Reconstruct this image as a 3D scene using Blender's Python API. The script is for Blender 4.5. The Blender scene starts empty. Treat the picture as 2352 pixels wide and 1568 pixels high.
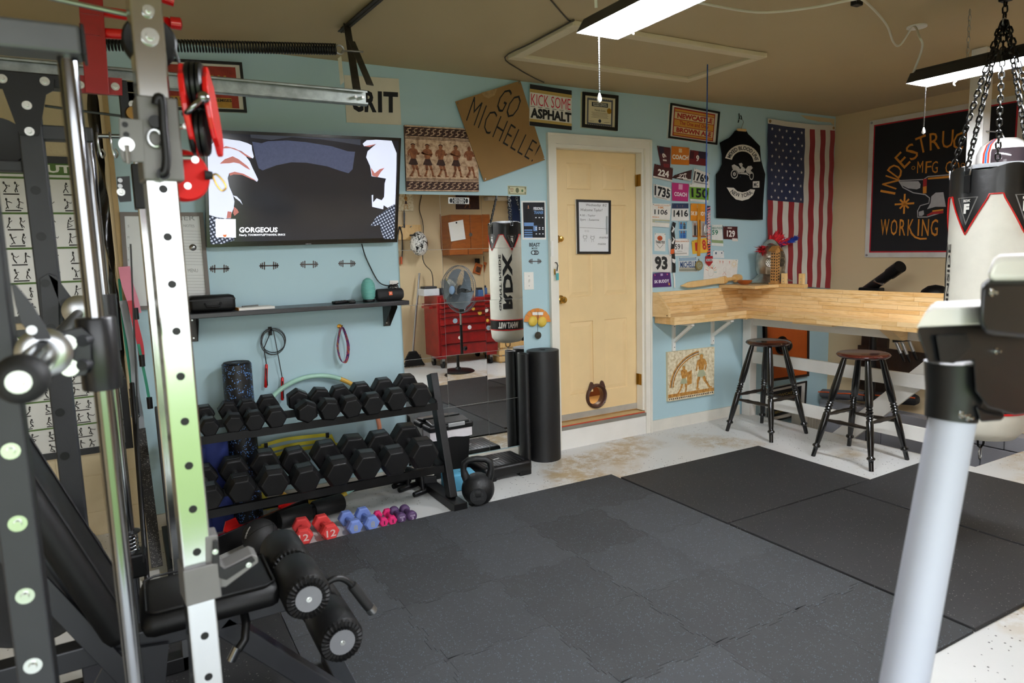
import bpy, bmesh, math, random
import numpy as np
from mathutils import Vector as V, Matrix as M
R = math.radians
rnd = random.Random(11)
COL = bpy.context.scene.collection
SC = bpy.context.scene
# ------------------------------------------------------------------ camera
CAM_POS = V((0, -4.16507, 1.47662)); YAW, PITCH, ROLL, FPX = 0.5127786, 0.1297059, -0.0289791, 1568.0
FWD = V((math.sin(YAW)*math.cos(PITCH), math.cos(YAW)*math.cos(PITCH), -math.sin(PITCH)))
_r = V((math.cos(YAW), -math.sin(YAW), 0)); _u = _r.cross(FWD)
RGT = math.cos(ROLL)*_r + math.sin(ROLL)*_u; UPV = -math.sin(ROLL)*_r + math.cos(ROLL)*_u
cd = bpy.data.cameras.new('camera'); cam = bpy.data.objects.new('camera', cd); COL.objects.link(cam)
cam.matrix_world = M(((RGT.x, UPV.x, -FWD.x, CAM_POS.x), (RGT.y, UPV.y, -FWD.y, CAM_POS.y), (RGT.z, UPV.z, -FWD.z, CAM_POS.z), (0, 0, 0, 1)))
cd.sensor_width = 36; cd.lens = 24; cd.clip_start = .05; cd.clip_end = 100
cd.dof.use_dof = True; cd.dof.focus_distance = 4.6; cd.dof.aperture_fstop = 3.6
SC.camera = cam
# ------------------------------------------------------------------ world, daylight and exposure
vs = SC.view_settings
vs.view_transform = 'Standard'; vs.look = 'None'; vs.gamma = 1; vs.use_curve_mapping = False; vs.exposure = 0.0
SKY = 5.4
w = bpy.data.worlds.new('sky'); SC.world = w; w.use_nodes = True
wn = w.node_tree.nodes; wl = w.node_tree.links
bg = wn['Background']; tc = wn.new('ShaderNodeTexCoord'); sx = wn.new('ShaderNodeSeparateXYZ'); cr = wn.new('ShaderNodeValToRGB')
wl.new(tc.outputs['Generated'], sx.inputs[0]); wl.new(sx.outputs['Z'], cr.inputs[0]); wl.new(cr.outputs[0], bg.inputs[0])
cr.color_ramp.elements[0].position = 0.0; cr.color_ramp.elements[0].color = (.97, .98, 1, 1)
cr.color_ramp.elements[1].position = .8; cr.color_ramp.elements[1].color = (.76, .86, 1, 1)
bg.inputs[1].default_value = SKY
LAMP = 230.0          # strength of the two shop light tube pairs

def portal(x0, x1, z0, z1, y, nx=0):
    l = bpy.data.lights.new('daylight_portal', 'AREA'); l.shape = 'RECTANGLE'; l.size = abs(x1-x0); l.size_y = z1-z0; l.energy = 1; l.cycles.is_portal = True
    o = bpy.data.objects.new('daylight_portal', l); COL.objects.link(o)
    if nx: o.location = (y, (x0+x1)/2, (z0+z1)/2); o.rotation_euler = (R(90), 0, R(-90))
    else: o.location = ((x0+x1)/2, y, (z0+z1)/2); o.rotation_euler = (R(90), 0, 0)
portal(-1.55, 1.25, 0, 2.15, -4.72)

# ------------------------------------------------------------------ placing on the planes of the room
def ray(px, py):
    return (FWD + RGT*((px-1176)/FPX) - UPV*((py-784)/FPX))
def hit(px, py, ax, val):
    v = ray(px, py); return CAM_POS + v*((val-CAM_POS[ax])/v[ax])
def on_wall(px, py, y=0.0): return hit(px, py, 1, y)
def on_floor(px, py, z=0.0): return hit(px, py, 2, z)
def on_side(px, py, x=5.832): return hit(px, py, 0, x)
def in_mirror(px, py, y):                     # a point on the plane y (in front of the wall) that the wall mirror shows at px, py
    p = hit(px, py, 1, -y); return V((p.x, y, p.z))

# ------------------------------------------------------------------ mesh helpers
class B:
    def __init__(s): s.v = []; s.f = []; s.m = []
    def add(s, vs, fs, mi=0):
        n = len(s.v); s.v += [V(a) for a in vs]; s.f += [tuple(i+n for i in f) for f in fs]; s.m += [mi]*len(fs); return s
    def box(s, c, d, rot=None, bev=0, mi=0):
        c = V(c); hx, hy, hz = d[0]/2, d[1]/2, d[2]/2
        if bev > 0:
            bev = min(bev, hx*.98, hy*.98, hz*.98)
            bm = bmesh.new(); bmesh.ops.create_cube(bm, size=1)
            for q in bm.verts: q.co = V((q.co.x*d[0], q.co.y*d[1], q.co.z*d[2]))
            bmesh.ops.bevel(bm, geom=bm.edges[:], offset=bev, segments=2, affect='EDGES', profile=.5)
            vs = [q.co.copy() for q in bm.verts]; fs = [[q.index for q in f.verts] for f in bm.faces]; bm.free()
        else:
            vs = [V((x, y, z)) for x in (-hx, hx) for y in (-hy, hy) for z in (-hz, hz)]
            fs = [(0, 1, 3, 2), (4, 6, 7, 5), (0, 4, 5, 1), (2, 3, 7, 6), (0, 2, 6, 4), (1, 5, 7, 3)]
        if rot is not None:
            rm = rot if isinstance(rot, M) else M.Rotation(rot, 3, 'Z')
            vs = [rm @ q for q in vs]
        return s.add([q+c for q in vs], fs, mi)
    def b2(s, p, q, bev=0, mi=0):
        p, q = V(p), V(q); return s.box((p+q)/2, [abs(q[i]-p[i]) for i in range(3)], None, bev, mi)
    def bar(s, p, q, wd, th, up=(0, 0, 1), bev=0, mi=0):   # box beam from p to q, width along up x dir, thickness along up
        p, q = V(p), V(q); d = (q-p); L = d.length; d.normalize(); up = V(up); sd = up.cross(d)
        if sd.length < 1e-4: sd = V((1, 0, 0)).cross(d)
        sd.normalize(); u = d.cross(sd)
        return s.box((p+q)/2, (L, wd, th), M((d, sd, u)).transposed(), bev, mi)
    def cyl(s, p, q, r0, r1=None, seg=16, cap=True, mi=0):
        r1 = r0 if r1 is None else r1; p, q = V(p), V(q)
        return s.tubes([(p, r0), (q, r1)], seg, cap, mi)
    def tubes(s, pr, seg=10, cap=True, mi=0, closed=False):
        pts = [V(a) for a, _ in pr]; n = len(pts); vs = []; fs = []
        ref = None
        for i in range(n):
            if closed: t = pts[(i+1) % n]-pts[i-1]
            else: t = pts[min(i+1, n-1)]-pts[max(i-1, 0)]
            if t.length < 1e-9: t = V((0, 0, 1))
            t.normalize()
            if ref is None: ref = t.orthogonal().normalized()
            else:
                ref = ref - t*ref.dot(t)
                if ref.length < 1e-6: ref = t.orthogonal()
                ref.normalize()
            b = t.cross(ref)
            for k in range(seg):
                a = 2*math.pi*k/seg; vs.append(pts[i]+(ref*math.cos(a)+b*math.sin(a))*pr[i][1])
        for i in range(n if closed else n-1):
            j = (i+1) % n
            for k in range(seg):
                l = (k+1) % seg; fs.append((i*seg+k, i*seg+l, j*seg+l, j*seg+k))
        if cap and not closed:
            fs.append(tuple(reversed(range(seg)))); fs.append(tuple((n-1)*seg+k for k in range(seg)))
        return s.add(vs, fs, mi)
    def tube(s, pts, r, seg=8, closed=False, mi=0): return s.tubes([(p, r) for p in pts], seg, True, mi, closed)
    def lathe(s, prof, seg=24, c=(0, 0, 0), mi=0, a0=0, a1=2*math.pi):
        c = V(c); n = len(prof); vs = []; fs = []; full = abs(a1-a0-2*math.pi) < 1e-6; m = seg if full else seg+1
        for r, z in prof:
            for k in range(m):
                a = a0+(a1-a0)*k/seg; vs.append(c+V((r*math.cos(a), r*math.sin(a), z)))
        for i in range(n-1):
            for k in range(seg):
                l = (k+1) % m; fs.append((i*m+k, i*m+l, (i+1)*m+l, (i+1)*m+k))
        if full and tuple(prof[0]) != tuple(prof[-1]):
            if prof[0][0] > 1e-6: fs.append(tuple(reversed(range(m))))
            if prof[-1][0] > 1e-6: fs.append(tuple((n-1)*m+k for k in range(m)))
        return s.add(vs, fs, mi)
    def prism(s, pts, ext, mi=0):                       # planar outline extruded along ext
        pts = [V(p) for p in pts]; n = len(pts); e = V(ext)
        vs = pts+[p+e for p in pts]
        fs = [tuple(range(n)), tuple(reversed(range(n, 2*n)))]+[(i, i+n, (i+1) % n+n, (i+1) % n) for i in range(n)]
        return s.add(vs, fs, mi)
    def quad(s, pts, mi=0): return s.add(pts, [tuple(range(len(pts)))], mi)
    def grid(s, fn, nu, nv, mi=0):
        vs = [fn(i/nu, j/nv) for j in range(nv+1) for i in range(nu+1)]
        fs = [(j*(nu+1)+i, j*(nu+1)+i+1, (j+1)*(nu+1)+i+1, (j+1)*(nu+1)+i) for j in range(nv) for i in range(nu)]
        return s.add(vs, fs, mi if not callable(mi) else 0)
    def xf(s, m):
        s.v = [m @ q for q in s.v]; return s

def root_loc(p):
    l = V((0, 0, 0))
    while p is not None: l = l+p.location; p = p.parent
    return l
def O(b, name, mt, parent=None, smooth=None, label=None, cat=None, group=None, kind=None, bev=0, fix=True):
    me = bpy.data.meshes.new(name); off = root_loc(parent)
    base = V((0, 0, 0))
    if parent is None and kind != 'structure' and b.v:      # the thing's own base as its origin
        lo = [min(q[i] for q in b.v) for i in range(3)]; hi = [max(q[i] for q in b.v) for i in range(3)]
        base = V(((lo[0]+hi[0])/2, (lo[1]+hi[1])/2, lo[2]))
    me.from_pydata([tuple(q-off-base) for q in b.v], [], b.f); me.update()
    mts = mt if isinstance(mt, (list, tuple)) else [mt]
    for x in mts: me.materials.append(x)
    if len(mts) > 1: me.polygons.foreach_set('material_index', b.m)
    if fix:
        bm = bmesh.new(); bm.from_mesh(me); bmesh.ops.recalc_face_normals(bm, faces=bm.faces[:]); bm.to_mesh(me); bm.free()
    if smooth:
        me.polygons.foreach_set('use_smooth', [True]*len(me.polygons)); me.set_sharp_from_angle(angle=R(smooth if smooth > 1 else 35))
    o = bpy.data.objects.new(name, me); COL.objects.link(o); o.location = base
    if parent is not None: o.parent = parent; o.location = (0, 0, 0)
    if bev:
        md = o.modifiers.new('edge', 'BEVEL'); md.width = bev; md.segments = 2; md.limit_method = 'ANGLE'; md.angle_limit = R(40)
    tag(o, label, cat, group, kind)
    return o
def tag(o, label=None, cat=None, group=None, kind=None):
    if label: o['label'] = label
    if cat: o['category'] = cat
    if group: o['group'] = group
    if kind: o['kind'] = kind
    return o
def T(name, label, cat, loc, group=None):
    o = bpy.data.objects.new(name, None); COL.objects.link(o); o.location = loc; o.empty_display_size = .05
    return tag(o, label, cat, group)
def S(b, name, mt, parent=None, **k): return O(b, name, mt, parent, kind=None if parent else 'structure', **k)
def copy_tree(o, loc=None, rot=None, label=None, parent=None):
    c = o.copy(); COL.objects.link(c)
    if parent is not None: c.parent = parent
    if loc is not None: c.location = loc
    if rot is not None: c.rotation_euler = rot
    if label: c['label'] = label
    for ch in list(o.children): copy_tree(ch, parent=c)
    return c

# ------------------------------------------------------------------ writing
_tc = {}
def glyphs(body, bold=0.0, shear=0.0, sp=1.0):
    k = (body, bold, shear, sp)
    if k not in _tc:
        cu = bpy.data.curves.new('writing', 'FONT'); cu.body = body; cu.offset = bold; cu.shear = shear; cu.resolution_u = 2; cu.space_character = sp; cu.align_x = 'LEFT'
        cu.fill_mode = 'FRONT'
        ob = bpy.data.objects.new('writing', cu); me = bpy.data.meshes.new_from_object(ob)
        vs = np.zeros(len(me.vertices)*3); me.vertices.foreach_get('co', vs); vs = vs.reshape(-1, 3)[:, :2]
        fs = [tuple(p.vertices) for p in me.polygons]
        if len(vs):
            lo = vs.min(0); hi = vs.max(0); vs = (vs-lo)/np.maximum(hi-lo, 1e-6); asp = (hi-lo)[0]/max((hi-lo)[1], 1e-6)
        else: asp = 1
        bpy.data.objects.remove(ob); bpy.data.curves.remove(cu); bpy.data.meshes.remove(me)
        _tc[k] = (vs, fs, asp)
    return _tc[k]
def bil(q, u, v):                                         # q = TL, TR, BR, BL seen from the front; u to the right, v down
    a, b, c, d = q
    return (a*(1-u)+b*u)*(1-v)+(d*(1-u)+c*u)*v
def qn(q): return ((q[3]-q[0]).cross(q[1]-q[0])).normalized()
def write(b, body, q, rect, off=.0015, bold=.0, shear=0, fit=True, rot=0, mi=0, sp=1.0):
    vs, fs, asp = glyphs(body, bold, shear, sp)
    if not len(vs): return b
    u0, v0, u1, v1 = rect; n = qn(q)*off
    W_ = ((q[1]-q[0]).length+(q[2]-q[3]).length)/2; H_ = ((q[3]-q[0]).length+(q[2]-q[1]).length)/2
    if not fit:                                            # keep the letters' own width inside the box
        want = (v1-v0)*H_*asp/W_
        if want < (u1-u0): m_ = (u0+u1)/2; u0, u1 = m_-want/2, m_+want/2
    out = []
    for x, y in vs:
        if rot:
            cu_, cv_ = (u0+u1)/2, (v0+v1)/2; du, dv = (u0+(u1-u0)*x-cu_)*W_, (v1-(v1-v0)*y-cv_)*H_
            c, s_ = math.cos(rot), math.sin(rot); du, dv = du*c+dv*s_, -du*s_+dv*c
            out.append(bil(q, cu_+du/W_, cv_+dv/H_)+n)
        else: out.append(bil(q, u0+(u1-u0)*x, v1-(v1-v0)*y)+n)
    return b.add(out, fs, mi)
def rect(b, q, r, off=.001, mi=0):
    u0, v0, u1, v1 = r; n = qn(q)*off
    return b.add([bil(q, *p)+n for p in ((u0, v0), (u1, v0), (u1, v1), (u0, v1))], [(0, 1, 2, 3)], mi)
def poly(b, q, pts, off=.001, mi=0):
    n = qn(q)*off; return b.add([bil(q, *p)+n for p in pts], [tuple(range(len(pts)))], mi)
def disc(b, q, c, ru, rv, off=.001, seg=20, mi=0, a0=0, a1=2*math.pi, inner=0):
    n = qn(q)*off
    out = [bil(q, c[0]+ru*math.cos(a0+(a1-a0)*k/seg), c[1]+rv*math.sin(a0+(a1-a0)*k/seg))+n for k in range(seg+1)]
    if inner:
        inn = [bil(q, c[0]+inner*ru*math.cos(a0+(a1-a0)*k/seg), c[1]+inner*rv*math.sin(a0+(a1-a0)*k/seg))+n for k in range(seg+1)]
        return b.add(out+inn, [(k, k+1, seg+2+k, seg+1+k) for k in range(seg)], mi)
    return b.add(out[:-1] if abs(a1-a0) > 6.28 else out+[bil(q, *c)+n], [tuple(range(seg if abs(a1-a0) > 6.28 else seg+2))], mi)
def stroke(b, q, pts, wd, off=.0015, mi=0):               # a drawn line with width (fractions of the quad's width)
    n = qn(q); W_ = (q[1]-q[0]).length
    P_ = [bil(q, *p)+n*off for p in pts]; hw = wd*W_/2; L, Rr = [], []
    for i, p in enumerate(P_):
        t = (P_[min(i+1, len(P_)-1)]-P_[max(i-1, 0)]).normalized(); s_ = t.cross(n); L.append(p+s_*hw); Rr.append(p-s_*hw)
    m_ = len(P_)
    return b.add(L+Rr, [(i, i+1, m_+i+1, m_+i) for i in range(m_-1)], mi)
def slab(b, q, th, mi=0):                                  # a board whose front is the quad
    n = qn(q); return b.prism([p for p in q], -n*th, mi)
def frame(b, q, wd, th, mi=0):                             # four mitred frame members round a quad (wd in metres)
    W_ = (q[1]-q[0]).length; H_ = (q[3]-q[0]).length; fu, fv = wd/W_, wd/H_; n = qn(q)
    o_ = [(0, 0), (1, 0), (1, 1), (0, 1)]; i_ = [(fu, fv), (1-fu, fv), (1-fu, 1-fv), (fu, 1-fv)]
    for k in range(4):
        l = (k+1) % 4; b.prism([bil(q, *o_[k]), bil(q, *o_[l]), bil(q, *i_[l]), bil(q, *i_[k])], n*th, mi)
    return b
def wq(pts, y=-.004): return [on_wall(px, py, y) for px, py in pts]
def sq(pts, x=5.828): return [on_side(px, py, x) for px, py in pts]

# ------------------------------------------------------------------ materials
def lin(h):
    h = h.lstrip('#'); c = [int(h[i:i+2], 16)/255 for i in (0, 2, 4)]
    return tuple(x/12.92 if x <= .04045 else ((x+.055)/1.055)**2.4 for x in c)+(1,)
_mc = {}
class MM:
    def __init__(s, name):
        s.m = bpy.data.materials.new(name); s.m.use_nodes = True; s.t = s.m.node_tree; s.p = s.t.nodes['Principled BSDF']
    def n(s, ty, **k):
        x = s.t.nodes.new(ty)
        for a, b in k.items(): setattr(x, a, b)
        return x
    def l(s, a, b): s.t.links.new(a, b)
    def coord(s, scale=(1, 1, 1), kind='Object', rot=(0, 0, 0)):
        c = s.n('ShaderNodeTexCoord'); mp = s.n('ShaderNodeMapping'); mp.inputs['Scale'].default_value = scale; mp.inputs['Rotation'].default_value = rot
        s.l(c.outputs[kind], mp.inputs[0]); return mp.outputs[0]
    def noise(s, vec, scale, detail=3, rough=.55, dist=0):
        x = s.n('ShaderNodeTexNoise'); x.inputs['Scale'].default_value = scale; x.inputs['Detail'].default_value = detail; x.inputs['Roughness'].default_value = rough; x.inputs['Distortion'].default_value = dist
        s.l(vec, x.inputs['Vector']); return x.outputs['Fac']
    def ramp(s, fac, stops, interp='LINEAR'):
        x = s.n('ShaderNodeValToRGB'); x.color_ramp.interpolation = interp; e = x.color_ramp.elements
        while len(e) < len(stops): e.new(.5)
        for a, (p, c) in zip(e, stops): a.position = p; a.color = c if isinstance(c, tuple) else lin(c)
        s.l(fac, x.inputs[0]); return x.outputs[0]
    def mix(s, fac, a, b, bt='MIX'):
        x = s.n('ShaderNodeMix', data_type='RGBA', blend_type=bt)
        for sk, val in ((x.inputs[0], fac), (x.inputs[6], a), (x.inputs[7], b)):
            if isinstance(val, (int, float)): sk.default_value = val
            elif isinstance(val, tuple): sk.default_value = val
            elif isinstance(val, str): sk.default_value = lin(val)
            else: s.l(val, sk)
        return x.outputs[2]
    def math(s, op, a, b=0.0):
        x = s.n('ShaderNodeMath', operation=op)
        for sk, val in ((x.inputs[0], a), (x.inputs[1], b)):
            if isinstance(val, (int, float)): sk.default_value = val
            else: s.l(val, sk)
        return x.outputs[0]
    def bump(s, h, strength=.3, dist=.01):
        x = s.n('ShaderNodeBump'); x.inputs['Strength'].default_value = strength; x.inputs['Distance'].default_value = dist
        s.l(h, x.inputs['Height']); s.l(x.outputs[0], s.p.inputs['Normal'])
    def color(s, c):
        if isinstance(c, str): s.p.inputs['Base Color'].default_value = lin(c)
        else: s.l(c, s.p.inputs['Base Color'])
    def set(s, rough=.5, metal=0, spec=.5, coat=0, sheen=0):
        s.p.inputs['Roughness'].default_value = rough; s.p.inputs['Metallic'].default_value = metal; s.p.inputs['Specular IOR Level'].default_value = spec
        s.p.inputs['Coat Weight'].default_value = coat; s.p.inputs['Sheen Weight'].default_value = sheen; return s
def mt(name, hexc, rough=.5, metal=0, var=.12, vs=6, bump=0, bs=80, spec=.5, coat=0, sheen=0):
    """plain finish: a base colour with a little procedural unevenness and fine relief"""
    if name in _mc: return _mc[name]
    k = MM(name); k.set(rough, metal, spec, coat, sheen); c = lin(hexc); vec = k.coord()
    if var:
        f = k.noise(vec, vs, 4); d = tuple(x*(1-var) for x in c[:3])+(1,); u = tuple(min(1, x*(1+var)) for x in c[:3])+(1,)
        k.color(k.ramp(f, [(.3, d), (.7, u)]))
    else: k.color(hexc)
    if bump: k.bump(k.noise(vec, bs, 3), bump, .004)
    _mc[name] = k.m; return k.m
def emit(name, hexc, st):
    k = MM(name); k.color(hexc); k.p.inputs['Emission Color'].default_value = lin(hexc); k.p.inputs['Emission Strength'].default_value = st; k.set(.4); return k.m
def ink(hexc): return mt('ink_'+hexc, '#'+hexc, .75, var=.05, vs=30)

M_BLACK = mt('black_powder_coat', '#0b0b0c', .42, .0, spec=.35, bump=.1, bs=300)
M_GRAY = mt('charcoal_powder_coat', '#28292d', .5, .1, bump=.1, bs=300)
M_RUB = mt('black_rubber', '#121213', .62, var=.2, bump=.15, bs=200)
M_PLAST = mt('black_plastic', '#0a0a0b', .4, var=.1, spec=.35)
M_CHROME = mt('chrome', '#8f9194', .14, 1, var=.06)
M_STEEL = mt('brushed_steel', '#a9abac', .3, 1, var=.1)
M_GALV = mt('galvanized_steel', '#8e938f', .48, .8, var=.25, vs=25)
M_WHITE = mt('white_paint', '#e9e7e0', .42, var=.03)
M_PAPER = mt('paper', '#e9e6df', .8, var=.03)
M_RED = mt('red_enamel', '#c81414', .28, .1, coat=.4, var=.08)
M_DRED = mt('dark_red_enamel', '#8d0f14', .3, .1, coat=.4, var=.1)
M_VINYL = mt('black_vinyl', '#0b0b0c', .48, var=.12, bump=.2, bs=400, spec=.3)
M_BRASS = mt('brass', '#c8a050', .25, 1, var=.1)
M_CABLE = mt('black_cable', '#101011', .45, var=0)
def m_floor():
    k = MM('speckled_epoxy_floor'); vec = k.coord()
    base = k.mix(k.noise(vec, 1.3, 4), '#c9cac8', '#dcdcd9')
    vo = k.n('ShaderNodeTexVoronoi'); vo.inputs['Scale'].default_value = 45; k.l(vec, vo.inputs['Vector'])
    dens = k.math('GREATER_THAN', k.noise(vec, 2.2, 3), .43)
    spk = k.math('MULTIPLY', k.math('LESS_THAN', vo.outputs['Distance'], .17), k.math('GREATER_THAN', k.noise(vec, 21, 1), .5))
    c1 = k.mix(k.math('MULTIPLY', spk, dens), base, '#3b3a3a')
    worn = k.math('MULTIPLY', k.ramp(k.noise(vec, 1.1, 2), [(.52, (0, 0, 0, 1)), (.62, (1, 1, 1, 1))]), k.ramp(k.noise(vec, 9, 8, .75), [(.40, (0, 0, 0, 1)), (.56, (1, 1, 1, 1))]))
    sp = k.n('ShaderNodeSeparateXYZ'); k.l(vec, sp.inputs[0])
    wide = k.math('MULTIPLY', k.ramp(k.math('DIVIDE', sp.outputs['X'], 6.0), [(.3, (0, 0, 0, 1)), (.4, (1, 1, 1, 1))]), worn)
    k.color(k.mix(wide, c1, '#b09a74')); k.set(.32); k.bump(k.noise(vec, 60, 3), .05, .003); return k.m
def m_rubber(name, base, fleck, amt=.21, sc=260, var='#2b2d2f'):
    k = MM(name); vec = k.coord()
    c = k.mix(k.noise(vec, 3, 5, .6), base, var)
    vo = k.n('ShaderNodeTexVoronoi'); vo.inputs['Scale'].default_value = sc; k.l(vec, vo.inputs['Vector'])
    sp = k.math('MULTIPLY', k.math('LESS_THAN', vo.outputs['Distance'], amt), k.math('GREATER_THAN', k.noise(vec, 90, 1), .52))
    k.color(k.mix(sp, c, fleck)); k.set(.62, spec=.35); k.bump(k.noise(vec, 220, 2), .35, .003); return k.m
def m_wall(name, a, b, rough=.6, bs=120, st=.05):
    k = MM(name); vec = k.coord(); k.color(k.mix(k.noise(vec, 1.5, 4), a, b)); k.set(rough); k.bump(k.noise(vec, bs, 3), st, .003); return k.m
def m_wood(name, a, b, c, sc=(2, 30, 30), rough=.35, dist=1.5):
    k = MM(name); vec = k.coord(sc); g = k.noise(vec, 1.6, 6, .6, dist)
    oi = k.n('ShaderNodeObjectInfo'); base = k.ramp(g, [(.25, a), (.5, b), (.75, c)])
    k.color(k.mix(k.math('MULTIPLY', oi.outputs['Random'], .6), base, k.mix(k.math('GREATER_THAN', k.math('FRACT', k.math('MULTIPLY', oi.outputs['Random'], 7.3)), .6), c, a))); k.set(rough, coat=.15); k.bump(g, .05, .002); return k.m
M_FLOOR = m_floor()
M_BLUE = m_wall('pale_blue_wall_paint', '#aac8d0', '#b2cfd7')
M_TAN = m_wall('tan_wall_paint', '#cdb68e', '#d4be98')
M_CEIL = m_wall('tan_ceiling_paint', '#b5a17c', '#bfab86', .8)
M_BLOCK = m_wall('beige_block_paint', '#c4b491', '#cdbd9b', .7, 90, .5)
M_GBLOCK = m_wall('gray_block_paint', '#9b9ba0', '#a5a5aa', .6, 90, .5)
M_BUTCH = m_wood('butcher_block_maple', '#c4924f', '#e2bd84', '#ecd0a0', (4, 4, 30))
M_BUTCHX = m_wood('butcher_block_maple_side', '#c4924f', '#e2bd84', '#ecd0a0', (4, 4, 30))
M_PINE = m_wood('pale_pine', '#cf9f5c', '#dcb476', '#e4c38c', (20, 20, 3))
M_CHERRY = m_wood('dark_cherry_lacquer', '#1c0a08', '#2c100b', '#44170e', (14, 3, 3), .15)
M_WALNUT = m_wood('dark_burnt_wood', '#20130c', '#33200f', '#4a2d17', (3, 12, 3), .5)
M_MIRROR = MM('mirror_silver').set(.0, 1).m; _p = M_MIRROR.node_tree.nodes['Principled BSDF']; _p.inputs['Base Color'].default_value = (.86, .88, .87, 1)
# ================================================================== the setting
H = 2.63; XR = 5.832; YF = -4.7; XL = -2.0; YB = .1
XW, YW = 4.73, -1.885                                     # stair well behind the railing
b = B().b2((XL, YF, -.14), (0, YB, 0)).b2((0, YF, -.14), (XW, 0, 0)).b2((XW, YF, -.14), (XR, YW, 0))
S(b, 'floor', M_FLOOR)
S(B().b2((XW-.1, YW-.1, -1.3), (XR+.2, .1, -1.2)), 'floor_stairwell', M_GBLOCK)
S(B().b2((XW-.1, YW, -1.2), (XW, 0, -.14)).b2((XW-.1, YW-.1, -1.2), (XR, YW, -.14)), 'wall_stairwell', M_GBLOCK)
S(B().b2((XL-.1, YF-.1, H), (XR+.1, YB+.1, H+.1)), 'ceiling', M_CEIL)
DX0, DX1, DZ0, DZ1 = 2.73, 3.555, .19, 2.235               # door opening
b = B().b2((0, 0, -.14), (DX0, YB, H)).b2((DX1, 0, -.14), (XW, YB, H)).b2((XW, 0, -1.2), (XR, YB, H)).b2((DX0, 0, DZ1), (DX1, YB, H)).b2((DX0, 0, -.14), (DX1, YB, DZ0-.03))
S(b, 'wall_back', M_BLUE)
wb2 = S(B().b2((XL, YB+.02, -.14), (0.02, YB+.2, H)), 'wall_back_block', M_BLOCK)
for k in range(14):                                       # blocks of the bare wall behind the rack
    z0 = -.07+k*.2032; x0 = -.02-(.2 if k % 2 else 0)
    xs = [0.0, x0] if k % 2 else [0.0]
    e = [0.0]+([-.2] if k % 2 else [])
    while e[-1] > -1.3: e.append(e[-1]-.4064)
    for a, c in zip(e[:-1], e[1:]):
        if z0+.2 > 2.62: continue
        O(B().box(((a+c)/2, YB+.028, z0+.1), (a-c-.004, .022, .199), None, .003), 'block', M_BLOCK, wb2)
wr = S(B().b2((XR, YF, .002), (XR+.1, YB, H)).b2((XR, YF, -.14), (XR+.1, YW, .002)), 'wall_right', M_TAN)
for k, (z1, z0) in enumerate(((.0, -.125), (-.125, -.328), (-.328, -.531), (-.531, -.734), (-.734, -.937))):
    y = -.02-(.2 if k % 2 else .36)
    e = [0.0, y]
    while e[-1] > YW: e.append(max(e[-1]-.4064, YW))
    for a, c in zip(e[:-1], e[1:]):
        if a-c > .03: O(B().box((XR-.04, (a+c)/2, (z0+z1)/2), (.15, a-c-.008, z1-z0-.008), None, .004), 'block', M_GBLOCK, wr)
S(B().b2((XR, YW, -1.2), (XR+.1, YB, 0)), 'wall_right_base', M_GBLOCK)
S(B().b2((1.25, YF-.1, 0), (XR+.1, YF, H)).b2((-1.55, YF-.1, 2.15), (1.25, YF, H)).b2((XL, YF-.1, 0), (-1.55, YF, H)), 'wall_front', M_TAN)
S(B().b2((XL-.1, YF, 0), (XL, YB+.2, H)), 'wall_left', M_TAN)
kg = MM('lawn_grass'); vc = kg.coord(); kg.color(kg.mix(kg.noise(vc, 3, 6), '#5d7a35', '#8fa85a')); kg.set(.9); kg.bump(kg.noise(vc, 40, 3), .6, .05)
S(B().b2((-14, -16, -.3), (14, YF-.1, -.2)).b2((-14, YF-.1, -.3), (XL-.1, 6, -.2)), 'ground', kg.m)
# baseboards
M_BASEB = mt('baseboard_paint', '#dcd8cc', .45, var=.05)
S(B().b2((.02, -.016, 0), (2.66, 0, .088)), 'baseboard_back', M_BASEB)
S(B().b2((3.608, -.016, 0), (4.62, 0, .09)), 'baseboard_back_corner', M_BASEB)
# bare edge of the panelled wall: a strip of wood and a run of duct
S(B().b2((-.03, .005, 0), (0, YB, H)), 'trim_1', M_TAN)
S(B().b2((-.012, -.012, 1.0), (.012, .0, H)), 'trim_2', mt('bare_wood_strip', '#a98f62', .7))
k = B(); n = 26
k.grid(lambda u, v: V((-.075+.05*u+.012*math.sin(v*19+u*4), .055-.05*math.sin(u*3.1)+.012*math.sin(v*31+u*5), .86+v*1.5)), 8, 40)
O(k, 'plastic_sheet', mt('glossy_black_plastic_sheet', '#0f0f11', .18, var=0), label='crinkled black plastic sheet down the open edge of the blue wall', cat='sheet', smooth=60)
# doorway
M_DOOR = mt('cream_door_paint', '#e8cb98', .5, var=.03)
M_TRIM = mt('door_trim_paint', '#e6e2d6', .45, var=.03)
d1 = tag(T('door_1', None, None, (DX0, 0, 0)), kind='structure')
yd = .075                                                 # face of the closed slab
def dpan(x0, y0, x1, y1):
    a = on_wall(1240+x0/2.238, 300+y0/2.238, yd); c = on_wall(1240+x1/2.238, 300+y1/2.238, yd); return a.x, a.z, c.x, c.z
PL = [2.885, 3.105]; PR = [3.215, 3.435]; ROWS = [(1.925, 2.115), (1.13, 1.815), (.385, .94)]
zs = [DZ0+.012, ROWS[2][0], ROWS[2][1], ROWS[1][0], ROWS[1][1], ROWS[0][0], ROWS[0][1], DZ1-.012]
slabs = []
for x0, x1 in ((DX0+.012, PL[0]), (PL[1], PR[0]), (PR[1], DX1-.012)):
    slabs.append(O(B().b2((x0, yd, DZ0+.012), (x1, yd+.04, DZ1-.012)), 'door_stile', M_DOOR, d1))
for x0, x1 in (PL, PR):
    for i in range(0, 8, 2): slabs.append(O(B().b2((x0, yd, zs[i]), (x1, yd+.04, zs[i+1])), 'door_rail', M_DOOR, d1))
pans = []
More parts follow.
